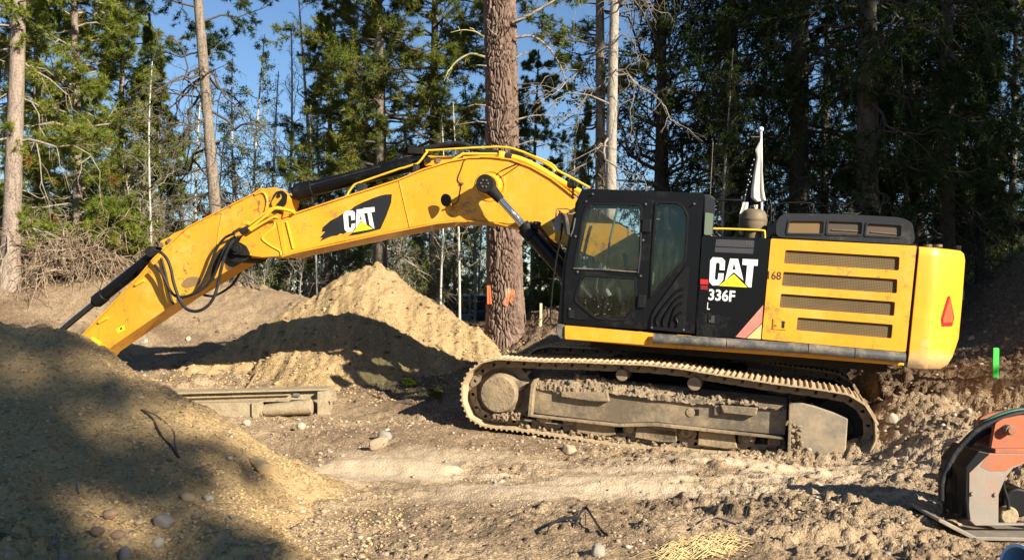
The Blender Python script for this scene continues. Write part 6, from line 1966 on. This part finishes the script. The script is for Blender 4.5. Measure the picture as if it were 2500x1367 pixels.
stone(285, 1312, 46, 'rusty brown flat rock beside the round pale stone', 2, .6, seed=9)
stone(455, 1222, 44, 'smooth tan cobble at the foot of the near pile slope', 0, .7, facets=1, seed=10)
stone(508, 1222, 36, 'pale cobble in the sun at the edge of the tree shade', 3, .7, facets=2, seed=11)
stone(395, 1285, 66, 'large grey boulder half buried behind the round pale stone', 1, .75, facets=3, seed=2)
stone(265, 1262, 56, 'mossy brown rock half sunk in the shaded gravel', 2, .6, seed=12)
stone(640, 1150, 92, 'large sand coloured boulder sunk at the right foot of the near pile', 4, .7, facets=9, seed=1, sink=.6)
stone(925, 1098, 62, 'angular tan block of rock on the dirt left of the track', 0, .8, seed=12, facets=15, sink=.0)
stone(938, 1076, 34, 'small rock leaning on the angular tan block', 1, .9, seed=7, facets=6, sink=0)
stone(735, 1048, 24, 'small white stone by the dusty steel beam', 3, .9, seed=3, facets=2, sink=0)
stone(600, 1040, 22, 'small pale stone below the dusty steel beam end', 3, .9, seed=8, sink=0)
stone(2180, 1035, 30, 'upright pale rock behind the rear of the track', 3, 1.1, seed=9, sink=0)
stone(2410, 1045, 22, 'small light rock in the dark soil right of the track', 3, .9, seed=10, sink=0)
stone(2365, 1010, 20, 'small pale stone in the soil above the compactor', 3, .9, seed=11, sink=0)
stone(460, 830, 30, 'tan stone on the dirt bank below the stick', 0, .6, seed=2, sink=.5, facets=7)
stone(350, 838, 26, 'pale stone at the bank foot left of the other pale stone', 3, .7, seed=4, sink=0)
stone(1460, 1355, 44, 'grey lump of rock at the bottom edge below the black strap', 1, .8, seed=6)
stone(1390, 1105, 40, 'clay coloured clod of rock just below the track shoes', 0, .7, seed=6, facets=6)
GS1 = 'stones in the shaded gravel'
for i in range(95):
    px = rs_.uniform(0, 700); py = rs_.uniform(1180, 1366)
    if py < 1180 + (0 if px < 450 else (px-450)*.3): continue
    stone(px, py, rs_.choice((10, 11, 12, 14, 17, 22, 28)), 'small stone lying in the shaded gravel of the near pile', rs_.choice((0, 0, 1, 2, 2, 2)), rs_.uniform(.6, .9), sub=2, group=GS1, facets=rs_.choice((3, 7, 8)), sink=.7)
GS2 = 'stones scattered over the dirt'
for i in range(70):
    px = rs_.uniform(650, 2450); py = rs_.uniform(1110, 1366)
    stone(px, py, rs_.choice((10, 12, 14, 18)), 'small stone lying on the sunlit dirt in front', rs_.choice((0, 0, 1, 4)), rs_.uniform(.6, .9), sub=2, group=GS2, facets=rs_.choice((4, 7, 8)), sink=.6)
# crumbs and clods of soil, too many to count
def scatter(name, n, gen, rmin, rmax, seed, mat, power=2.2):
    rg = np.random.RandomState(seed)
    bm = bmesh.new(); bmesh.ops.create_icosphere(bm, subdivisions=1, radius=1)
    bv = np.array([v.co[:] for v in bm.verts]); bf = np.array([[v.index for v in f.verts] for f in bm.faces]); bm.free()
    Vs = []; Fs = []; va = []; k = 0
    XY = np.array([gen(rg) for _ in range(n)])
    XY = XY[strip_mask(XY[:, 0], XY[:, 1]) < .35]
    for i, (x, y) in enumerate(XY):
        z = top(x, y)
        if z < -5: continue
        r = rmin*(rmax/rmin)**(rg.rand()**power) * (0.75 + y*0.035)
        s_ = r*np.array([rg.uniform(.7, 1.3), rg.uniform(.7, 1.3), rg.uniform(.45, .85)])
        c_, s2 = math.cos(i), math.sin(i)
        v = bv*(1+rg.uniform(-.45, .25, len(bv)))[:, None]*s_
        v = np.stack([v[:, 0]*c_-v[:, 1]*s2, v[:, 0]*s2+v[:, 1]*c_, v[:, 2]], 1)
        Vs.append(v+np.array([x, y, z+r*.15])); Fs.append(bf+k*len(bv)); va.append(np.full(len(bv), rg.rand())); k += 1
    me = np_mesh(name, np.concatenate(Vs), np.concatenate(Fs), False, {'var': np.concatenate(va)})
    return tag(link(name, me, mat), kind='stuff')
def mat_crumb(name, a, b_, c_):
    m, nt, b = new_mat(name)
    v = attr(nt, 'var')
    c = mix(nt, ramp(nt, v, 0, .5), a, b_); c = mix(nt, ramp(nt, v, .8, 1), c, c_)
    nt.links.new(c, b.inputs['Base Color']); b.inputs['Roughness'].default_value = .95; b.inputs['Specular IOR Level'].default_value = .05
    bump(nt, b, noise(nt, coord(nt), 60, 4, .7), .7, .012)
    return m
M_CR1 = mat_crumb('soil_crumb', (.22, .15, .10), (.42, .30, .19), (.60, .50, .37))
M_CR2 = mat_crumb('dark_soil_crumb', (.13, .09, .06), (.25, .175, .115), (.42, .33, .23))
M_CR3 = mat_crumb('sand_crumb', (.40, .27, .12), (.52, .36, .17), (.62, .48, .28))
def g_front(rg):
    y = 6.0 + 6.5*rg.rand()**.8; x = rg.uniform(-.58, .58)*y
    return x, y
def g_patch(rg):
    while True:
        y = 6.0 + 8*rg.rand(); x = rg.uniform(-.5, .6)*y
        if vnoise(np.array([x*1.1]), np.array([y*1.1]), 5)[0] > .58: return x, y
scatter('soil_crumbs', 5000, g_front, .005, .020, 1, M_CR1)
scatter('soil_crumbs', 4200, g_patch, .006, .034, 6, M_CR1)
scatter('dark_soil_clods', 4200, lambda rg: (rg.uniform(3.2, 11), rg.uniform(9.5, 18.5)), .008, .05, 2, M_CR2)
scatter('dark_soil_clods', 1600, lambda rg: (rg.uniform(-10, 1.5), rg.uniform(13.5, 19)), .008, .045, 3, M_CR2)
scatter('sand_crumbs', 2600, lambda rg: (rg.uniform(-6, .6), rg.uniform(13.6, 17)), .006, .03, 4, M_CR3)
scatter('gravel', 5200, lambda rg: (rg.uniform(-4.2, -.9), 5.2+3.2*rg.rand()**1.5), .005, .022, 5, M_CR3)

# ---- roots, sticks, straps, straw -----------------------------------------------------------------
def ground_line(name, pts, r, mat, label, cat, lift=.01, k=4, sides=7):
    P = [hit(*p[:2]) for p in pts]
    P = [p + Vector((0, 0, lift + (pts[i][2] if len(pts[i]) > 2 else 0))) for i, p in enumerate(P) if p]
    o = MB().tube(smooth_path(P, k), r, sides).build(name, mat, smooth=60)
    return tag(o, label, cat)
M_ROOT = mat_basic('dark_root', (.05, .03, .018), .9)
ground_line('root', [(345,1002),(370,1022),(385,1050),(398,1072),(412,1085),(425,1102),(436,1118)], .011, M_ROOT, 'thin dark root lying down the slope of the near pile', 'root', .006)
ground_line('root', [(350,1003),(380,1015),(405,1035),(425,1058),(427,1085),(434,1112)], .005, M_STEEL, 'hair thin root looping beside the dark root', 'root', .012)
ground_line('stick', [(0,1302),(25,1305),(48,1318)], .01, M_STEEL, 'bent twig lying in the bottom left gravel', 'stick')
ground_line('stick', [(190,1187),(196,1212)], .008, B_TWIG, 'short pale stick standing in the shaded slope', 'stick', .03, 1)
ground_line('stick', [(605,948),(620,925),(628,912)], .022, M_SAND, 'sand covered stick leaning on the foot of the tall pile', 'stick', .02, 1)
ground_line('stick', [(2292,1030),(2335,1037)], .012, B_TWIG, 'pale stick on the dark soil above the compactor', 'stick', .02, 1)
ground_line('stick', [(2262,1208),(2300,1218)], .008, B_TWIG, 'thin twig left of the compactor', 'stick', .015, 1)
ground_line('stick', [(1800,1290),(1740,1272),(1690,1300)], .009, B_TWIG, 'bent twig on the smooth dirt mound in front', 'stick', .03)
M_STRAP = mat_basic('black_plastic_strap', (.02, .022, .026), .35)
sp_root = empty('plastic_strap', hit(1410, 1290), 'tangled black plastic strap lying on the dirt at the bottom', 'strap')
for pts in ([(1335,1306),(1342,1294,.02),(1370,1289,.05),(1400,1288,.06),(1418,1284,.04)], [(1402,1292),(1418,1280,.08),(1432,1277,.10),(1448,1288,.06),(1470,1302),(1485,1312)], [(1428,1282,.08),(1429,1292,.02)]):
    P = [hit(*p[:2]) + Vector((0, 0, .02 + (p[2] if len(p) > 2 else 0))) - sp_root.location for p in pts]
    P = smooth_path(P, 5)
    vs = []; fs = []
    for i, p in enumerate(P):
        vs += [p+Vector((0, -.004, .012)), p+Vector((0, .004, -.012))]
        if i: fs.append((2*i-2, 2*i-1, 2*i+1, 2*i))
    o = MB().add(vs, fs).build('strap', M_STRAP, sp_root)
    md = o.modifiers.new('thickness', 'SOLIDIFY'); md.thickness = .006
# straw clump
rg = np.random.RandomState(5)
c0 = hit(1700, 1345)
st = np.array([[(0, 0, 0)]])
lines = []
for i in range(420):
    u = rg.normal(0, .5); a = hit(1700 + u*90, 1345 - u*16 + rg.uniform(-18, 22))
    if a is None: continue
    d = Vector((rg.normal(.9, .25), rg.normal(.25, .3), 0)).normalized(); L = rg.uniform(.08, .28)
    zz = rg.uniform(.005, .06)
    lines.append([[a.x-d.x*L/2, a.y-d.y*L/2, a.z+zz*.3], [a.x, a.y, a.z+zz+rg.uniform(0, .03)], [a.x+d.x*L/2, a.y+d.y*L/2, a.z+zz*.3]])
P = np.array(lines)
V, f = batch_tubes(P, np.full((len(P), 3), .0028), 4)
so = link('straw_clump', np_mesh('straw_clump', V, f, True), mat_basic('dry_straw', (.62, .47, .22), .7, col2=(.46, .30, .12)))
tag(so, 'clump of dry yellow straw at the bottom edge', 'straw')

# ---- stakes and posts ------------------------------------------------------------------------------
def stake(name, px, pyt, pyb, w, mat, label, cat='stake', th=.012, tip=False, y=None):
    p = hit(px, pyb) if y is None else at(px, pyb, y)
    h = (pyb-pyt)/F*p.y; ww = w/F*p.y
    ob = MB().prism([(-ww/2, -.15), (ww/2, -.15), (ww/2*1.02, h*.97), (ww*.3, h), (-ww/2, h)], -th/2, th/2).build(name, mat, None, None, .002)
    ob.location = p; ob.rotation_euler = (0, .015, rs_.uniform(-.2, .1))
    return tag(ob, label, cat)
stake('survey_stake', 2431, 849, 920, 14, mat_basic('fluorescent_green_paint', (.03, .62, .05), .6, dirt=(.10, .22, .05), dirt_amt=.35, dscale=14), 'fluorescent green survey stake in the dark soil at the right')
stake('survey_stake', 1320, 740, 797, 6, mat_basic('raw_pine_lath', (.72, .62, .36), .8), 'pale wooden survey stake between the big pine and the cab')
stake('marker_post', 2350, 708, 746, 5, mat_basic('white_plastic_post', (.8, .8, .8), .5), 'thin white marker post behind the counterweight', 'post', th=.04, y=18.2)
fen = empty('board_fence', at(2392, 742, 21.5), 'weathered grey board fence behind the shaded mound', 'fence')
M_BOARD = mat_basic('weathered_grey_board', (.24, .21, .18), .85, col2=(.14, .12, .10), dirt=(.10,.08,.06), dirt_amt=.4, bumps=(20, .5, .01))
bme = MB().box(-.07, .07, -.012, .012, -.3, .38).build('board', M_BOARD, fen)
for i in range(9):
    b_ = bme if i == 0 else bpy.data.objects.new('board', bme.data)
    if i: COL.objects.link(b_); b_.parent = fen
    b_.location = (-.36+i*.155, rs_.uniform(-.01, .01), rs_.uniform(-.02, .03)); b_.rotation_euler = (0, rs_.uniform(-.02, .02), 0)
MB().box(-.5, 1.0, .014, .05, .08, .17).build('rail', M_BOARD, fen)

# ---- dusty steel beam in front of the tall sand pile -------------------------------------------------
z9 = lambda x, y: (420+x/5.682, 920+y/5.682)
M_DUST = mat_basic('dust_covered_steel', (.40, .295, .165), .85, dirt=(.20, .145, .085), dirt_amt=.6, dscale=7, col2=(.36, .29, .18), bumps=(26, .8, .02))
bo = at(*z9(1100, 312), 12.9)
beam = empty('steel_frame', bo, 'dust covered steel frame with a pipe half buried before the tall sand pile', 'steel frame')
def bp(pts, y=12.9): return [(at(*z9(*p), y).x-bo.x, at(*z9(*p), y).z-bo.z) for p in pts]
MB().prism(bp([(-900,250),(2150,160),(2150,310),(1650,320),(-900,430)]), 0, .3).build('web_plate', M_DUST, beam, None, .006)
MB().prism(bp([(-900,232),(2165,152),(2165,176),(-900,258)]), -.09, .32).build('top_flange', M_DUST, beam, None, .005)
MB().prism(bp([(-900,300),(1640,232),(1640,250),(-900,322)]), -.06, .0).build('rib', M_DUST, beam, None, .004)
MB().prism(bp([(-900,340),(1640,308),(1640,330),(-900,372)]), -.08, .0).build('rib', M_DUST, beam, None, .004)
for x in (230, 410, 500, 610, 850, 1010, 1080):
    MB().prism(bp([(x,215),(x+8,215),(x+8,262),(x,262)]), -.03, .0).build('weld_joint', M_DUST, beam)
MB().prism(bp([(380,330),(1210,316),(1210,520),(380,560)]), -.30, -.10).build('lower_beam', M_DUST, beam, None, .015)
MB().prism(bp([(1195,316),(1285,316),(1290,540),(1200,540)]), -.34, -.06).build('collar', M_DUST, beam, None, .012)
pa = at(*z9(1330, 420), 12.9)-bo; pb = at(*z9(1990, 400), 12.9)-bo
MB().tube([pa+Vector((0,-.22,-.02)), pa+Vector((.04,-.22,-.01)), pb+Vector((0,-.22,.02))], [.075, .085, .105], 22).build('pipe', M_DUST, beam, None, .008, smooth=40)
MB().cyl(pa+Vector((-.05,-.22,-.02)), pa+Vector((.0,-.22,-.02)), .09, 18).build('pipe_flange', M_DUST, beam, None, .006, smooth=40)
MB().prism(bp([(2040,190),(2165,180),(2175,560),(2040,560)]), -.12, .3).build('end_plate', M_DUST, beam, None, .008)
lug = rounded(bp([(2165,180),(2280,190),(2285,330),(2165,335)]), .03)
hole = [(bp([(2225,255)])[0][0]+.015*math.cos(t*math.pi/4), bp([(2225,255)])[0][1]+.015*math.sin(t*math.pi/4)) for t in range(8)]
MB().prism(lug, -.03, .0, [hole]).build('lug', M_DUST, beam)
MB().prism(bp([(1690,195),(1780,205),(1770,270),(1680,262)]), -.03, .0).build('bracket', M_RUB, beam)

# ---- parked vehicles beyond the trees -----------------------------------------------------------------
def car(px, y, rz, body, label, pickup=False, zt=None):
    x = (px-1250)/F*y
    root = empty('parked_car', (x, y, hz(x, y)), label, 'car', rot=(0, 0, rz))
    prof = [(-2.3,.35),(-2.3,.85),(-2.1,.98),(-1.1,1.02),(1.5,1.02),(2.3,.92),(2.35,.4),(2.2,.3),(-2.2,.3)]
    MB().prism(prof, -.9, .9).build('body', body, root, None, .07, smooth=40)
    cab_ = [(-1.25,1.0),(-.55,1.52),(.9,1.55),(1.75,1.04)]
    MB().prism(cab_, -.78, .78).build('windows', M_CARG, root, None, .05)
    MB().prism([(-.62,1.50),(-.5,1.56),(.85,1.59),(1.0,1.52)], -.76, .76).build('roof', body, root, None, .03)
    for xx in (-.55, .25, .95):
        for s_ in (-1, 1):
            MB().tube([(xx-(.25 if xx < 0 else -.2 if xx > .9 else 0), s_*.80, 1.0), (xx, s_*.76, 1.54)], .035, 6).build('pillar', body, root)
    for xx in (-1.45, 1.45):
        for s_ in (-1, 1):
            w = MB().cyl((xx, s_*.72, .33), (xx, s_*.92, .33), .33, 24).build('wheel', M_HOSE, root, None, .03)
            MB().cyl((xx, s_*.915, .33), (xx, s_*.93, .33), .19, 16).build('rim', M_CHR, w)
    for s_ in (-.65, .65):
        MB().box(-2.33, -2.28, s_-.16, s_+.16, .68, .84).build('headlight', M_WHITE, root, None, .02)
    return root
M_CARG = mat_basic('car_glass', (.03, .045, .06), .08, coat=.5)
car(1120, 27.5, .15, mat_basic('pale_blue_car_paint', (.42, .48, .55), .3, coat=.6), 'pale parked car between the sand pile and the big pine')
car(1360, 26.0, -.35, mat_basic('dark_blue_car_paint', (.03, .045, .07), .25, coat=.6), 'dark parked car between the big pine and the cab')

# ---- brush pile at the left --------------------------------------------------------------------------
def brush(px, py, y, w, h, n, seed, label, mat):
    rg = np.random.RandomState(seed)
    b0 = at(px, py, y); b0.z = hz(b0.x, b0.y)
    t = rg.rand(n); az = rg.uniform(0, 2*np.pi, n)
    r0 = rg.uniform(0, w*.25, n)
    x0 = r0*np.cos(az); y0 = r0*np.sin(az)*.7
    L = rg.uniform(.5, 1, n)*h*1.35
    el = rg.uniform(.5, 1.5, n)
    K = 9; s = np.linspace(0, 1, K)
    dx = np.cos(az)*np.cos(el); dy = np.sin(az)*np.cos(el)*.7; dz = np.sin(el)
    P = np.stack([x0[:, None]+dx[:, None]*s*L[:, None]*1.2, y0[:, None]+dy[:, None]*s*L[:, None], dz[:, None]*s*L[:, None]*1.1 - (s**2.2)*L[:, None]*rg.uniform(.4, 1.2, n)[:, None]], -1)
    P += np.cumsum(rg.normal(size=P.shape)*.05*L[:, None, None]*(s > 0)[None, :, None], 1)
    V1, f1 = batch_tubes(P, np.linspace(.018, .005, K)[None].repeat(n, 0), 4)
    S = sprout(P, 5, .2, 1, .45, 50, 5, .4, rg, jit=.4)
    V2, f2 = batch_tubes(S, np.linspace(.009, .0035, 5)[None].repeat(len(S), 0), 3)
    S3 = sprout(S, 3, .2, 1, .5, 50, 4, .3, rg, jit=.4)
    V3_, f3 = batch_tubes(S3, np.linspace(.006, .003, 4)[None].repeat(len(S3), 0), 3)
    o = link('brush_pile', np_mesh('brush_pile', np.concatenate([V1, V2, V3_]), np.concatenate([f1, f2+len(V1), f3+len(V1)+len(V2)]), True), mat)
    o.location = b0
    return tag(o, label, 'brush pile')
M_BRUSH = mat_bark('dry_brown_twigs', (.34, .24, .15), (.46, .35, .24), (.13, .09, .06), (1, 1, 1), 9, .005)
brush(195, 665, 20.6, 2.6, 1.7, 260, 3, 'tangled heap of dry brown branches below the bushy pine at the left', M_BRUSH)
brush(110, 640, 21.2, 1.8, 1.9, 130, 4, 'smaller heap of grey twigs behind the left edge trunk', B_TWIG)
low = conifer(41, 1.6, .04, .1, 1.3, 40, (B_PINE, B_TWIG, L_PINE2), droop=.1, ang=60, sub=7, tw=4, tuft=4, nn=8, nl=.11, nw=.018, shape=.5, name='low_pine_shrub')
put(low, 300, 20.9, 0, 1.0, label='low green pine shrub on the bank right of the brush heap', cat='shrub')
# felled green sprigs lying in the machine's shadow
for (px, py, lab) in ((1000, 945, 'small fallen green pine sprig in the machine shadow, left one'), (1062, 972, 'small fallen green pine sprig in the machine shadow, right one')):
    p = hit(px, py)
    c = copy_tree(low)
    c.location = p; c.scale = (.15, .15, .08); tag(c, lab, 'pine sprig')

# ---- plate compactor attachment at the right edge ------------------------------------------------------
z8 = lambda x, y: (2260+x/3.533, 980+y/3.533)
Y0 = 7.0
co_ = at(*z8(700, 1080), Y0)
comp = empty('plate_compactor', co_, 'worn orange plate compactor with black hoses standing at the right edge', 'compactor')
def cpoly(pts, y=Y0): return [(at(*z8(*p), y).x-co_.x, at(*z8(*p), y).z-co_.z) for p in pts]
M_ORP = mat_basic('scuffed_orange_paint', (.48, .12, .04), .6, dirt=(.16, .115, .08), dirt_amt=.7, dscale=6, col2=(.40, .09, .03))
M_GRP = mat_basic('bare_grey_plate', (.24, .20, .155), .6, dirt=(.40, .14, .06), dirt_amt=.62, dscale=3.0, col2=(.30, .27, .22), bumps=(16, .3, .01))
plate = [(540,448),(1300,448),(1480,620),(1480,1010),(1400,1068),(430,1068),(372,1015),(376,612)]
arch = [(628,1050),(630,800),(690,650),(760,570),(848,535),(960,540),(1060,600),(1120,720),(1130,1050)]
for (yo, nm) in ((0.0, 'side_plate'), (.36, 'side_plate')):
    MB().prism(cpoly(plate), yo, yo+.035, [cpoly(arch)]).build(nm, M_GRP, comp, None, .004)
brk = [(598,432),(640,195),(700,160),(848,128),(1040,128),(1180,200),(1240,432)]
for yo in (.06, .30):
    MB().prism(rounded(cpoly(brk), .02), yo, yo+.04).build('bracket', M_ORP, comp, None, .004)
MB().prism(cpoly([(600,408),(1250,408),(1250,448),(600,448)]), -.0, .40).build('top_beam', M_ORP, comp, None, .006)
q = cpoly([(735,250)])[0]
pn = MB().cyl((q[0], .0, q[1]), (q[0], .36, q[1]), .040, 24).build('pivot_pin', M_STEEL, comp, None, .004, smooth=40)
MB().cyl((q[0], -.012, q[1]), (q[0], .0, q[1]), .026, 20).build('pin_cap', M_ORP, pn, None, .003, smooth=40)
# orange upper skin on the near side plate
MB().prism(cpoly([(546,452),(1296,452),(1440,590),(1130,700),(1060,590),(960,530),(848,525),(750,560),(690,600),(560,600),(470,560)]), -.002, .0).build('paint_skin', mat_basic('flaking_orange_paint', (.47, .12, .04), .6, dirt=(.19, .15, .11), dirt_amt=.65, dscale=9), comp)
# bent end frame at the left
ef = [(372,1015),(350,820),(352,620),(540,440),(440,418),(330,560),(325,830),(345,1010)]
MB().prism(cpoly(ef), -.03, .38).build('end_frame', M_BLKM, comp, None, .006)
MB().prism(cpoly([(460,418),(185,560),(160,600),(162,770),(184,770),(192,610),(210,570),(350,560)], Y0+.3), .12, .40).build('end_cover', M_BLKM, comp, None, .006)
for (x0, x1, yo) in ((226, 250, .20), (175, 190, .36), (318, 336, .02)):
    MB().prism(cpoly([(x0,720),(x1,720),(x1+6,960),(x1+20,1010),(x0-50,1020),(x0-4,960)], Y0+yo), yo, yo+.05).build('rubber_mount', M_BLKM, comp, None, .006)
MB().prism(cpoly([(60,985),(90,985),(380,1135),(1500,1150),(1500,1190),(360,1165),(60,1008)]), -.10, .44).build('base_plate', mat_basic('scraped_base_plate', (.22, .19, .15), .6, dirt=(.40, .30, .19), dirt_amt=.5, dscale=5), comp, None, .006)
for (x, y) in ((400,792),(598,800)):
    q = cpoly([(x, y)])[0]
    MB().cyl((q[0], -.015, q[1]), (q[0], .0, q[1]), .017, 6).build('bolt', M_GRP, comp, None, .002)
# exciter housing inside
q = cpoly([(860,900)])[0]
MB().cyl((q[0], .10, q[1]), (q[0], .48, q[1]), .12, 24).build('exciter_housing', M_BLKM, comp, None, .02, smooth=40)
q = cpoly([(760,1000)])[0]
MB().cyl((q[0], .05, q[1]), (q[0], .12, q[1]), .07, 18).build('motor', M_DUST, comp, None, .01, smooth=40)
MB().tube(smooth_path([Vector((*(lambda t: (t[0], .04, t[1]))(cpoly([p])[0]),)) for p in ((690,690),(700,760),(730,850),(740,940))], 4), .014, 8).build('hose', M_HOSE, comp, smooth=60)
MB().tube([Vector((cpoly([(680,720)])[0][0], .3, cpoly([(680,720)])[0][1])), Vector((cpoly([(860,640)])[0][0], .3, cpoly([(860,640)])[0][1]))], .02, 8).build('cross_bar', M_ORP, comp)
# hoses arching over
for (off, r, mt, pts) in ((.10, .024, M_HOSE, [(135,850),(140,700),(200,540),(290,400),(430,255),(600,165),(760,110),(900,95),(1100,110),(1300,260),(1330,420)]),
                       (.14, .018, mat_basic('green_hose', (.02, .10, .06), .45, dirt=(.3,.28,.2), dirt_amt=.35), [(420,262),(500,190),(600,130),(760,80),(900,70),(1100,90),(1320,260),(1350,420)]),
                       (.22, .024, M_HOSE, [(150,870),(150,720),(215,560),(330,410),(450,300),(560,240)])):
    P = [Vector((cpoly([p], Y0+off)[0][0], off, cpoly([p], Y0+off)[0][1])) for p in pts]
    MB().tube(smooth_path(P, 5), r, 10).build('hose', mt, comp, smooth=60)
# bucket in the very corner
bb = hit(2497, 1366) or at(2497, 1366, 6.2)
bkt = MB()
lathe(bkt, (0, 0, 0), [(.10, 0), (.105, .01), (.13, .26), (.14, .262), (.14, .28), (.12, .28), (.10, .02), (.02, .012)], 28)
bo_ = bkt.build('plastic_bucket', mat_basic('pale_blue_plastic', (.30, .52, .80), .35, dirt=(.7, .7, .68), dirt_amt=.5, dscale=6), None, smooth=30)
bo_.location = (bb.x+.06, bb.y-.2, bb.z+.0); bo_.rotation_euler = (R(80), 0, R(-70))
tag(bo_, 'pale blue plastic bucket lying in the bottom right corner', 'bucket')
print('scene built in %.1f s' % (time.time()-T_START), 'objects', len(bpy.data.objects), 'tris', sum(sum(len(p.vertices)-2 for p in m.polygons) if len(m.polygons) < 50000 else len(m.loops)//2 for m in bpy.data.meshes))
